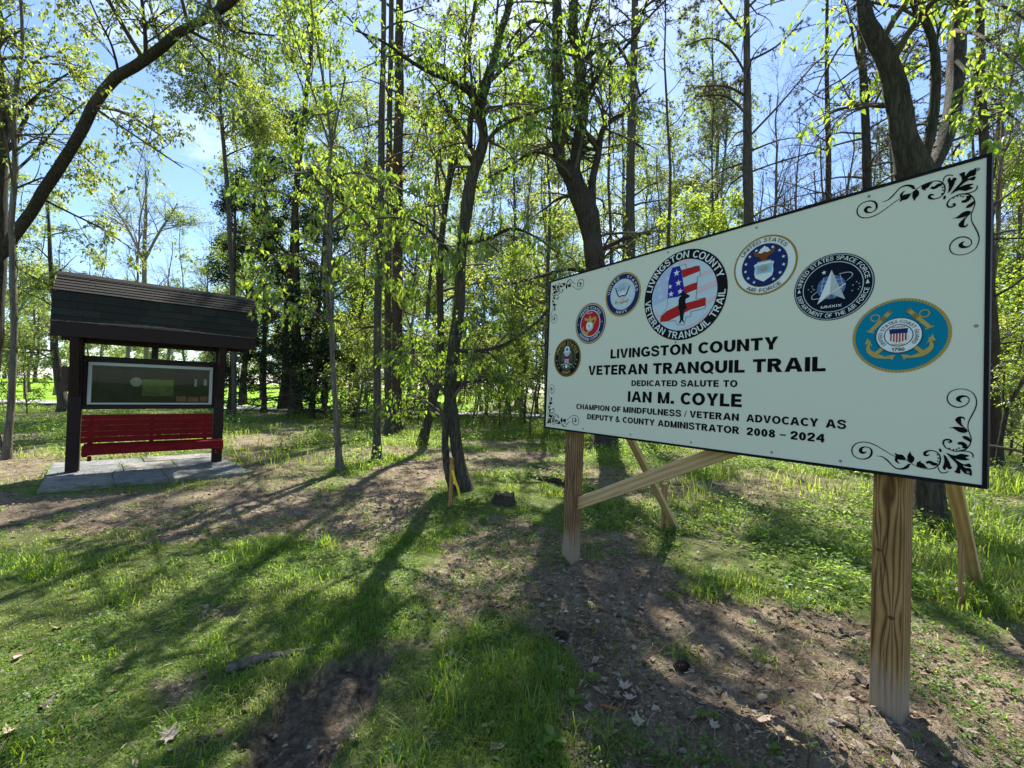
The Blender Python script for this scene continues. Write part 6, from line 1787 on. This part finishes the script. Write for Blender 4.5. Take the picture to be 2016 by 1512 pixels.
# loose dead twigs, bent and crossed
P, r = sample_ground(5200, 1.1, 12, 1.35)
so = mask_soil(P); keep = (rg.random(len(P)) < so * .95 + .06) & allowed(P) & (mask_rut(P) < .5)
P, r = P[keep], r[keep]; n = len(P)
a = rg.uniform(0, 2 * np.pi, n); L = (rg.random(n) ** 2 * .16 + .03) * (1 + .04 * r); d = np.stack([np.cos(a), np.sin(a), rg.normal(.02, .07, n)], 1)
Q = np.stack([np.c_[P, height(P) + .004] + d * (L * (k / 3 - .5))[:, None] + rg.normal(0, .06, (n, 3)) * L[:, None] * np.array([1, 1, .25]) for k in range(4)], 1)
Q[:, :, 2] = np.maximum(Q[:, :, 2], height(Q[:, :, :2].reshape(-1, 2)).reshape(n, 4) + .002)
V, F = tubes(Q, (.0009 + .0018 * rg.random(n) ** 3)[:, None] * (1 + .12 * r)[:, None] * np.array([1, .9, .75, .4])[None], 3)
o = np_mesh('twig_litter', V, F, m_nd, None, False, np.repeat(np.clip(rg.normal(.4, .3, n), 0, 1), 12)); tag(o, 'thin dead twigs littering the bare earth', 'litter', kind='stuff')

# small dead leaves everywhere, too many to count
P, r = sample_ground(13000, 1.2, 20, 1.3)
so = mask_soil(P); keep = allowed(P) & (rg.random(len(P)) < .12 + .7 * so) & (mask_rut(P) < .3)
P, r = P[keep], r[keep]; n = len(P)
c = np.c_[P, height(P) + .008]
a = rg.uniform(0, 2 * np.pi, n); d = np.stack([np.cos(a), np.sin(a), rg.normal(.05, .2, n)], 1); s = np.stack([-np.sin(a), np.cos(a), rg.normal(0, .25, n)], 1)
L = (rg.uniform(.008, .022, n) * (1 + .05 * r))[:, None]
u = np.array([0, 0, 1.0])
V = np.stack([c - d * L, c + s * L * .7 + u * L * .4, c + d * L + u * L * .3, c - s * L * .7 + u * L * .35, c + u * .001], 1).reshape(-1, 3)
k = np.arange(n)[:, None] * 5
F = np.vstack([k + [[0, 1, 4]], k + [[1, 2, 4]], k + [[2, 3, 4]], k + [[3, 0, 4]]])
o = np_mesh('leaf_litter', V, F, litter_mat('dead_leaf_bits', [(.14, .09, .06), (.27, .2, .145), (.42, .35, .28)], .25), None, False, np.repeat(rg.random(n), 5)); tag(o, 'small dry fallen leaves scattered over the ground', 'litter', kind='stuff')

# crumbs and pebbles: little angular lumps
P, r = sample_ground(30000, .9, 8, 1.2)
so = np.maximum(mask_soil(P), mask_rut(P)); cn = clump_noise(P, 2.7, 4)
keep = (so > .5) & (rg.random(len(P)) < (cn - .3) * 2.4)
P, r = P[keep], r[keep]; n = len(P)
ico = np.array([[0, 0, 1], [.89, 0, .2], [.27, .85, .2], [-.72, .52, .2], [-.72, -.52, .2], [.27, -.85, .2], [0, 0, -.8]])
icf = np.array([[0, i, i % 5 + 1] for i in range(1, 6)] + [[6, i % 5 + 1, i] for i in range(1, 6)])
sz = (.0025 + .011 * rg.random(n) ** 4) * (1 + .15 * r)
V = ico[None] * sz[:, None, None] * rg.uniform(.6, 1.3, (n, 7, 3)) * np.array([1, 1, .75]) + np.c_[P, height(P) + .1 * sz][:, None, :]
F = (icf[None] + np.arange(n)[:, None, None] * 7).reshape(-1, 3)
o = np_mesh('earth_crumbs', V.reshape(-1, 3), F, litter_mat('earth_crumbs', [(.09, .065, .045), (.2, .155, .11), (.34, .28, .21)], 0), None, False, np.repeat(rg.random(n), 7)); tag(o, 'crumbs of earth and grit on the bare soil', 'soil', kind='stuff')

# weeds rooted in the joints of the stone pad, and leaves blown onto it
J = []
for (r0, r1, cuts) in rows_:
    for c in cuts[1:-1]:
        for k in range(9):
            t = r0 + (r1 - r0) * rg.random(); J.append((A * (1 - c) + D * c) * (1 - t) + (B * (1 - c) + Cc * c) * t)
for rr in (.42, .76):
    for k in range(26):
        c = rg.random(); J.append((A * (1 - c) + D * c) * (1 - rr) + (B * (1 - c) + Cc * c) * rr)
for k in range(160):
    c = rg.random(); e_ = rg.choice([0, 1, 2], p=[.6, .2, .2]); J.append((A * (1 - c) + D * c) * 1.0 + (np.array([.02, -.03]) * rg.normal(1, .8)) if e_ == 0 else (A * (1 - c) + B * c) if e_ == 1 else (D * (1 - c) + Cc * c))
J = np.array(J)
V, F, t = herbs(J, np.hypot(*J.T), rg.uniform(.03, .09, len(J)), np.full(len(J), .022), 7, rg, .6)
V[:, 2] = np.maximum(V[:, 2], .05) + .006
o = np_mesh('joint_weeds', V, F, MT['herb'], None, False, t); tag(o, 'small weeds growing in the joints and along the edge of the stone pad', 'weeds', kind='stuff')
n = 260
c = rg.random(n); q = rg.random(n); P = (A * (1 - c)[:, None] + D * c[:, None]) * (1 - q)[:, None] + (B * (1 - c)[:, None] + Cc * c[:, None]) * q[:, None]
cc = np.c_[P, np.full(n, .064)]; a = rg.uniform(0, 6.28, n); L = rg.uniform(.006, .024, n)[:, None]
d = np.stack([np.cos(a), np.sin(a), rg.normal(0, .1, n)], 1); s = np.stack([-np.sin(a), np.cos(a), rg.normal(0, .15, n)], 1)
V = np.stack([cc - d * L, cc + s * L * .5 + [0, 0, .004], cc + d * L, cc - s * L * .5 + [0, 0, .003]], 1).reshape(-1, 3); k = np.arange(n)[:, None] * 4
o = np_mesh('blown_leaves', V, np.vstack([k + [[0, 1, 2]], k + [[0, 2, 3]]]), bpy.data.materials['dead_leaf_bits'], None, False, np.repeat(rg.random(n), 4)); tag(o, 'leaf scraps blown onto the stone pad', 'litter', kind='stuff')
# ------------------------------------------------------------------ small countable things
rk = random.Random(99)
def tagged(o, label, cat_, group=None): tag(o, label, cat_, group); return o

# survey stake with a yellow ribbon
g = gnd(887, 1000); z0 = hz(g[0], g[1])
st = empty('marker_stake', (g[0], g[1], z0), math.radians(-20)); tag(st, 'short pointed wooden stake with a yellow ribbon in front of the crooked tree', 'stake')
MB().box(-.019, .019, -.019, .019, -.1, .565, 0, .002).build('stake', wood_mat('stake_wood', (.42, .25, .09), (.26, .13, .04), 'z', ring=10), st)
MB().box(-.0205, .0205, -.0205, .0205, .43, .485).build('ribbon_wrap', plain('orange_band', (.45, .20, .03), .6), st)
rb = MB(); stroke(rb, [(.02, .43, .03), (.05, .33, .035), (.10, .22, .03), (.125, .12, .03)], -.022, 0); q = MB(); q.add([(a, b - .0, c) for a, b, c in rb.v], rb.f)
q.build('ribbon', plain('yellow_ribbon', (.75, .52, .02), .5), st, fix=False)

# stump
g = gnd(993, 990); n = 14
sm = MB(); R = [.125 * (1 + rk.uniform(-.15, .15)) for _ in range(n)]
for k, (rr, z) in enumerate(((1.5, -.05), (1.15, .03), (1.0, .08), (.92, .12), (.0, .09))):
    sm.v += [(rr * R[i] * math.cos(i * 2 * math.pi / n), rr * R[i] * math.sin(i * 2 * math.pi / n), z + (rk.uniform(-.045, .03) if k == 3 else 0)) for i in range(n)]
for k in range(4):
    for i in range(n): sm.f.append((k * n + i, k * n + (i + 1) % n, (k + 1) * n + (i + 1) % n, (k + 1) * n + i)); sm.m.append(1 if k == 3 else 0)
o = sm.build('tree_stump', [MT['bark_red'], plain('cut_wood', (.16, .10, .06), .9, .2, .4, 40, .4)]); o.location = (g[0], g[1], hz(g[0], g[1]))
tag(o, 'low rotting tree stump between the crooked tree and the sign', 'stump')

# fallen limbs lying on the ground
def log(px0, py0, px1, py1, w0, w1, name, label, cat_, matn, seed, lift=.7, bumps=.12, K=12, branches=0):
    rng = np.random.default_rng(seed)
    a, b = gnd(px0, py0), gnd(px1, py1)
    t = np.linspace(0, 1, K)[:, None]; P_ = a * (1 - t) + b * t
    L = np.hypot(*(b - a)[:2]); perp = np.array([-(b - a)[1], (b - a)[0], 0]) / max(L, 1e-6)
    P_ += perp * (np.cumsum(rng.normal(0, bumps * L / K, K)) * np.sin(np.pi * t[:, 0]))[:, None]
    R_ = w0 * (1 - t[:, 0]) + w1 * t[:, 0]
    P_[:, 2] = height(P_[:, :2]) + R_ * lift
    base = P_[0].copy(); base[2] -= R_[0] * lift
    parts_ = [rough_tube(P_ - base, R_, 7, rng, .08)]
    # closed ends
    V, F = parts_[0]
    if branches:
        B, BR = spawn((P_ - base)[None], R_[None], branches, .2, .9, L * .3, 40, rng, .1, 5, .2, .1, .5, .002)
        V, F = cat([(V, F), tubes(B, BR, 4)])
    o = np_mesh(name, V, F, MT[matn] if matn in MT else matn, None, True); o.location = base
    tag(o, label, cat_)
    return o
log(1035, 935, 1182, 975, .05, .04, 'fallen_log', 'rotting log lying behind the sign\'s left post', 'log', 'bark_red', 1)
log(1050, 920, 1110, 930, .02, .014, 'fallen_branch', 'thin dead branch lying just behind the rotting log', 'branch', 'bark_grey', 2)
log(700, 832, 745, 838, .05, .03, 'fallen_branch', 'fallen branch on the wood floor left of the three trunks', 'branch', 'bark_dark', 3)
log(1015, 828, 1090, 822, .04, .03, 'fallen_branch', 'far fallen branch reaching to the sign\'s left edge', 'branch', 'bark_red', 4)
# brush pile behind the three trunks
rng = np.random.default_rng(15)
c0 = np.array([*gnd(800, 822)[:2], 0]); parts_ = []
for k in range(26):
    a = rng.uniform(0, 2 * np.pi); L = rng.uniform(1, 3.2); c = c0 + [rng.normal(-.6, 1.5), rng.normal(0, .6), rng.uniform(.05, .9)]
    d = np.array([np.cos(a), np.sin(a) * .5, rng.uniform(-.25, .45)]) * L / 2
    parts_.append(np.stack([c - d, c - d * .3 + rng.normal(0, .1, 3), c + d * .4 + rng.normal(0, .1, 3), c + d]))
PP = np.stack(parts_); RRr = np.linspace(1, .4, 4)[None] * rng.uniform(.015, .045, (26, 1))
B, BR = spawn(PP, RRr, 5, .1, .95, .7, 45, rng, .1, 4, .2, 0, .5, .004)
V, F = cat([tubes(PP, RRr, 5), tubes(B, BR, 3)])
o = np_mesh('brush_pile', V - c0, F, MT['bark_dark']); o.location = c0; tag(o, 'tangled pile of dead branches behind the three close trunks', 'brush', kind='stuff')

# sticks in the foreground
for i, (x0, y0, x1, y1, w, lab, mt) in enumerate((
    (80, 1395, 112, 1358, .011, 'short pale weathered stick on the lawn at the lower left', 'bark_pale'),
    (388, 1465, 412, 1450, .011, 'stubby grey stick on the lawn near the bottom edge', 'bark_pale'),
    (962, 1198, 1035, 1182, .006, 'thin grey stick on the bare soil between the lawn and the left post', 'bark_grey'),
    (1155, 1192, 1262, 1218, .005, 'long thin twig lying right of the left post', 'bark_grey'),
    (1105, 1222, 1150, 1255, .006, 'dark twig lying below the left post', 'bark_grey'),
    (1080, 1176, 1110, 1174, .009, 'pale splinter of wood on the soil in front of the left post', 'bark_pale'),
    (1604, 1234, 1712, 1238, .006, 'straight twig on the ground left of the near post', 'bark_pale'),
    (1688, 1348, 1712, 1378, .018, 'stub of bark leaning at the foot of the near post', 'bark_pale'),
    (1685, 1415, 1690, 1452, .006, 'upright looking pale twig below the near post', 'bark_pale'),
    (1305, 1210, 1345, 1255, .0025, 'very thin straight stalk in the middle of the soil', 'bark_pale'),
    (893, 1148, 890, 1168, .006, 'small upright looking grey stick on the soil', 'bark_grey'),
    (812, 1215, 836, 1228, .012, 'pale chunk of root at the edge of the lawn', 'bark_pale'),
    (830, 1188, 855, 1232, .008, 'dark forked root at the edge of the lawn', 'bark_grey'),
    (1640, 1440, 1780, 1512, .008, 'long crooked twig reaching to the bottom edge under the near post', 'bark_grey'),
    (1560, 1225, 1500, 1235, .005, 'short twig beside the stones left of the near post', 'bark_grey'),
    (300, 1240, 330, 1228, .006, 'small twig on the sunny part of the lawn', 'bark_pale'))):
    log(x0, y0, x1, y1, w, w * .6, 'fallen_twig', lab, 'twig', mt, 300 + i, .8, .25, 9, 2 if i in (3, 12, 13) else 0)
# the surface root in the lawn
log(444, 1324, 652, 1274, .026, .012, 'tree_root', 'long bare root surfacing through the lawn', 'root', 'bark_pale', 350, .75, .25, 18)

# dead maple and oak leaves, one by one
def dead_leaf_mesh(seed, kind):
    r = random.Random(seed)
    if kind == 'maple': lob = [(0, -.55), (.10, -.28), (.42, -.36), (.34, -.14), (.72, .0), (.42, .12), (.58, .48), (.26, .34), (.14, .52), (0, .95)]
    else: lob = [(0, -.7), (.07, -.45), (.22, -.36), (.12, -.2), (.36, -.04), (.18, .1), (.40, .34), (.2, .42), (.26, .66), (0, .95)]
    out = lob + [(-x, y) for x, y in lob[-2:0:-1]]
    cv, cw = r.uniform(.7, 1.9), r.uniform(-1, 1)
    def z(x, y): return cv * x * x * .6 + cw * y * y * .35 + .12 * abs(x) + r.uniform(-.03, .03)
    v = [(x, y, z(x, y) + .02) for x, y in out]; n = len(v)
    v.append((0, .08, -.01)); f = [(i, (i + 1) % n, n) for i in range(n)]
    me = bpy.data.meshes.new('dead_leaf'); me.from_pydata(v, [], f); me.update(); return me
tans = [plain('dead_leaf_%s' % k, c, .85, .2, .35, 30, .2) for k, c in (('tan', (.27, .19, .13)), ('pale', (.34, .28, .21)), ('rust', (.24, .10, .045)), ('grey', (.2, .16, .13)))]
LM = []
for k in range(8):
    me = dead_leaf_mesh(k, 'maple' if k % 3 else 'oak'); me.materials.append(tans[k % 4]); LM.append(me)
big = [(760 / 2.688 + 600, 1320 - 0, .07, 0, 'pale curled dead leaf in the long grass near the bottom middle'), (1230, 1355, .075, 1, 'pale lobed dead maple leaf right of the long grass'), (1245, 1378, .085, 1, 'largest tan maple leaf lying right of the long grass'),
       (1208, 1412, .085, 2, 'rusty brown curled maple leaf near the bottom right of the grass'), (1255, 1430, .07, 1, 'broken tan leaf below the rusty maple leaf'), (333, 1455, .08, 1, 'narrow pale curled leaf standing up in the lawn near the bottom left'),
       (588, 1192, .055, 1, 'small curled leaf in the middle of the lawn'), (115, 1232, .065, 0, 'curled tan leaf on the lawn at the left'), (684, 1282, .07, 0, 'tan leaf lying at the top of the dark rut'),
       (1482, 1300, .05, 0, 'bright tan leaf on the soil in the middle right'), (1490, 1305, .04, 1, 'small pale leaf touching the bright tan one'), (1365, 1352, .06, 3, 'greyish maple leaf on the shaded soil'), (1350, 1350, .06, 0, 'tan leaf left of the greyish maple leaf'),
       (1040, 1042, .05, 2, 'orange brown leaf lying left of the left post'), (1120, 1268, .06, 3, 'grey dead leaf lying in the thin grass'), (885, 1300, .06, 1, 'torn pale leaf in the grass beside the bare soil'), (885, 1325, .065, 0, 'tan leaf flat in the long grass'),
       (1405, 1440, .05, 1, 'pale leaf near the bottom edge below the shaded soil'), (1525, 1440, .05, 0, 'tan leaf at the bottom in front of the near post'), (1610, 1225, .06, 2, 'rusty leaf beside the straight twig'), (1845, 1265, .06, 0, 'tan leaf lying right of the near post'),
       (1900, 1450, .09, 3, 'large curled brown leaf at the lower right'), (1375, 1205, .06, 1, 'pale leaf beside the green tuft on the soil'), (700, 1465, .05, 1, 'pale leaf on the grass at the bottom left of the middle'), (1100, 1330, .06, 1, 'white looking leaf scrap at the edge of the sign\'s shadow'),
       (845, 1378, .04, 0, 'small tan leaf below the flat leaf in the long grass'), (960, 1100, .05, 1, 'pale leaf on the needle covered soil left of the left post'), (935, 1120, .045, 0, 'tan leaf on the needle covered soil nearest the lawn'), (1030, 1130, .05, 1, 'pale leaf below the left post'), (20, 1440, .07, 1, 'pale curled leaf at the left edge of the lawn')]
for i, (px, py, s, mi, lab) in enumerate(big):
    me = LM[(mi * 2 + i) % 8]
    cand = [m for m in LM if m.materials[0] is tans[mi]]
    me = cand[i % len(cand)]
    g = gnd(px, py); o = bpy.data.objects.new('dead_leaf', me); COL.objects.link(o)
    o.location = (g[0], g[1], hz(g[0], g[1]) + .012); o.scale = (s * .68,) * 3; o.rotation_euler = (rk.uniform(-.35, .35), rk.uniform(-.35, .35), rk.uniform(0, 6.28))
    tag(o, lab, 'leaf', 'single fallen leaves in the foreground')

# stones
def stone(seed):
    r = random.Random(seed); import bmesh
    bm = bmesh.new(); bmesh.ops.create_icosphere(bm, subdivisions=2, radius=1)
    for v in bm.verts:
        k = 1 + .22 * math.sin(v.co.x * 3 + seed) * math.cos(v.co.y * 2.6 + seed * 2) + r.uniform(-.08, .08)
        v.co = Vector((v.co.x * k, v.co.y * k * .8, v.co.z * k * .5))
    me = bpy.data.meshes.new('stone'); bm.to_mesh(me); bm.free(); me.materials.append(m_stone[seed % 2]); return me
m_stone = [plain('stone_tan', (.24, .19, .14), .9, .2, .35, 14, .4), plain('stone_grey', (.19, .17, .15), .9, .2, .25, 14, .3)]
for i, (px, py, s, lab) in enumerate(((1428, 1360, .035, 'rounded tan stone on the shaded soil left of the near post'), (1485, 1415, .03, 'pale flat stone near the bottom between the leaves'), (1500, 1385, .045, 'grey stone half buried left of the near post'),
        (1650, 1262, .02, 'small pale stone above the lit strip of soil'), (1780, 1428, .03, 'rounded stone just right of the near post foot'), (1640, 1450, .035, 'tan stone in the lit strip below the near post'), (1560, 1415, .025, 'small brown stone left of the lit strip'),
        (1520, 1425, .028, 'knobbly stone below the grey half buried one'), (1260, 1230, .02, 'small white stone in the sunny gap of the soil'), (862, 1165, .022, 'small white stone at the edge of the lawn'), (240, 1295, .025, 'round pale green stone on the lawn'),
        (1645, 1000, .05, 'pale stone in the plants behind the sign'), (1375, 1100, .05, 'flat pale stone at the edge of the plants'), (1610, 1130, .045, 'grey stone in the plants left of the near post'), (1960, 1270, .03, 'stone at the right edge among the loose earth'), (1345, 1480, .03, 'stone at the bottom in the loose clods'), (1690, 1500, .035, 'stone at the bottom edge under the near post'))):
    g = gnd(px, py); o = bpy.data.objects.new('stone', stone(i)); COL.objects.link(o)
    o.location = (g[0], g[1], hz(g[0], g[1]) + s * .15); o.scale = (s * .6,) * 3; o.rotation_euler = (rk.uniform(-.3, .3), rk.uniform(-.3, .3), rk.uniform(0, 6.28))
    tag(o, lab, 'stone', 'stones on the bare soil')

# broad leaved seedlings one can pick out in the foreground
def seedling(px, py, s, nl, lab, seed):
    rng = np.random.default_rng(seed); g = gnd(px, py); z = hz(g[0], g[1])
    root = empty('seedling', (g[0], g[1], z)); tag(root, lab, 'plant', 'broad leaved seedlings in the foreground')
    P_ = np.stack([np.zeros(4), np.zeros(4), np.linspace(-.01, s * .6, 4)], 1); P_[:, :2] += np.cumsum(rng.normal(0, s * .05, (4, 2)), 0)
    V, F = tubes(P_[None], np.full((1, 4), .0018), 4); np_mesh('stem', V, F, MT['herb'], root, False, np.full(len(V), .3))
    for k in range(nl):
        a = k * 2.4 + rng.uniform(-.3, .3); el = rng.uniform(-.1, .6); d = np.array([math.cos(a) * math.cos(el), math.sin(a) * math.cos(el), math.sin(el)])
        b = P_[-1] * (.4 + .6 * k / max(1, nl - 1)); L = s * rng.uniform(.5, .8); sd = np.array([-math.sin(a), math.cos(a), 0]); upv = np.cross(d, sd) * -1
        V = [b]
        for t, w, dz in ((.2, .16, .02), (.45, .27, .03), (.7, .2, .0), (1, 0, -.12)):
            c = b + d * L * t + np.array([0, 0, dz * L])
            if w: V += [c - sd * w * L + [0, 0, .06 * L], c, c + sd * w * L + [0, 0, .06 * L]]
            else: V.append(c)
        F = [(0, 1, 2), (0, 2, 3), (1, 4, 5), (1, 5, 2), (2, 5, 6), (2, 6, 3), (4, 7, 8), (4, 8, 5), (5, 8, 9), (5, 9, 6), (7, 10, 8), (8, 10, 9)]
        np_mesh('leaf', np.array(V), np.array(F), MT['herb'], root, True, np.full(len(V), rng.uniform(.3, .8)))
for i, (px, py, s, nl, lab) in enumerate(((1085, 1470, .11, 9, 'broad leaved seedling at the bottom middle'), (1060, 1495, .09, 7, 'seedling touching the bottom edge left of the broadest one'), (1128, 1385, .10, 7, 'yellow green seedling right of the long grass'), (1165, 1345, .10, 6, 'tall thin seedling at the edge of the sign\'s shadow'),
        (960, 1440, .07, 6, 'small seedling in the grass at the bottom'), (1375, 1415, .06, 6, 'dark seedling on the shaded soil near the bottom'), (1405, 1425, .06, 7, 'bushier seedling right of the dark one on the shaded soil'), (1530, 1505, .06, 6, 'seedling at the bottom edge left of the near post'),
        (1800, 1478, .06, 5, 'thin seedling right of the near post foot'), (1325, 1175, .09, 8, 'leafy weed at the corner of the bare soil'), (1345, 1160, .08, 8, 'leafy weed just behind the corner weed'), (1400, 1135, .08, 7, 'weed at the back edge of the soil'),
        (1560, 1195, .07, 8, 'low weed left of the near post'), (1590, 1190, .07, 7, 'low weed touching the near post in view'), (900, 1010, .10, 9, 'bright weed at the foot of the marker stake'), (925, 1000, .12, 9, 'bright weed at the foot of the crooked tree'),
        (950, 1025, .09, 8, 'pale weed right of the marker stake'), (745, 915, .12, 8, 'weed at the foot of the trunk nearest the trail'), (1480, 1225, .05, 6, 'small weed on the soil above the bright tan leaf'), (1990, 1360, .08, 7, 'weed at the right edge of the picture'))):
    seedling(px, py, s * (.75 if py > 1250 else 1.15), nl, lab, 500 + i)

# fern behind the sign
def fern(px, py, s, n, seed, lab):
    rng = np.random.default_rng(seed); g = gnd(px, py); root = empty('fern', (g[0], g[1], hz(g[0], g[1]))); tag(root, lab, 'fern')
    for k in range(n):
        a = k * 2 * math.pi / n + rng.uniform(-.3, .3); V, F = [], []
        m = 15
        for i in range(m):
            t = (i + .5) / m; c = np.array([math.cos(a), math.sin(a), 0]) * s * t * .8 + np.array([0, 0, s * (.9 * math.sin(t * 2.1))]); d = np.array([math.cos(a), math.sin(a), .2])
            for sg in (-1, 1):
                sd = np.array([-math.sin(a), math.cos(a), -.15]) * sg; L = s * .3 * math.sin(math.pi * min(1, t * .85 + .12)); b = len(V)
                V += [c - d * s * .02, c + d * s * .02, c + sd * L + d * L * .35]; F.append((b, b + 1, b + 2))
        np_mesh('frond', np.array(V), np.array(F), MT['herb'], root, False, np.full(len(V), rng.uniform(.4, .8)))
fern(1790, 1065, .20, 7, 1, 'fern left of the near post behind the sign'); fern(1275, 960, .22, 7, 2, 'fern in the grass behind the left brace'); fern(1310, 1235 - 250, .16, 6, 3, 'small fern beside the back stake')
# pine cones
for i, (px, py, lab) in enumerate(((1105, 1260, 'dark pine cone on the soil below the left post'), (1345, 1312, 'dark pine cone on the shaded needles in the middle'))):
    g = gnd(px, py); mb = MB(); rr = random.Random(i)
    for k in range(60):
        t = k / 60; a = k * 2.4; r_ = .017 * math.sin(math.pi * (.12 + .8 * t)) ; x = -.04 + .08 * t
        c = Vector((x, r_ * math.cos(a), r_ * math.sin(a))); o_ = Vector((-.008, math.cos(a) * .011, math.sin(a) * .011)); s_ = Vector((0, -math.sin(a), math.cos(a))) * .006
        mb.add([c - s_ - Vector((.006, 0, 0)), c + s_ - Vector((.006, 0, 0)), c + o_ + s_, c + o_ - s_], [(0, 1, 2, 3)])
    mb.box(-.038, .036, -.009, .009, -.009, .009)
    o = mb.build('pine_cone', plain('cone_brown', (.05, .032, .022), .9), fix=False); o.location = (g[0], g[1], hz(g[0], g[1]) + .015); o.rotation_euler = (0, .1, rr.uniform(0, 3)); tag(o, lab, 'pine cone')
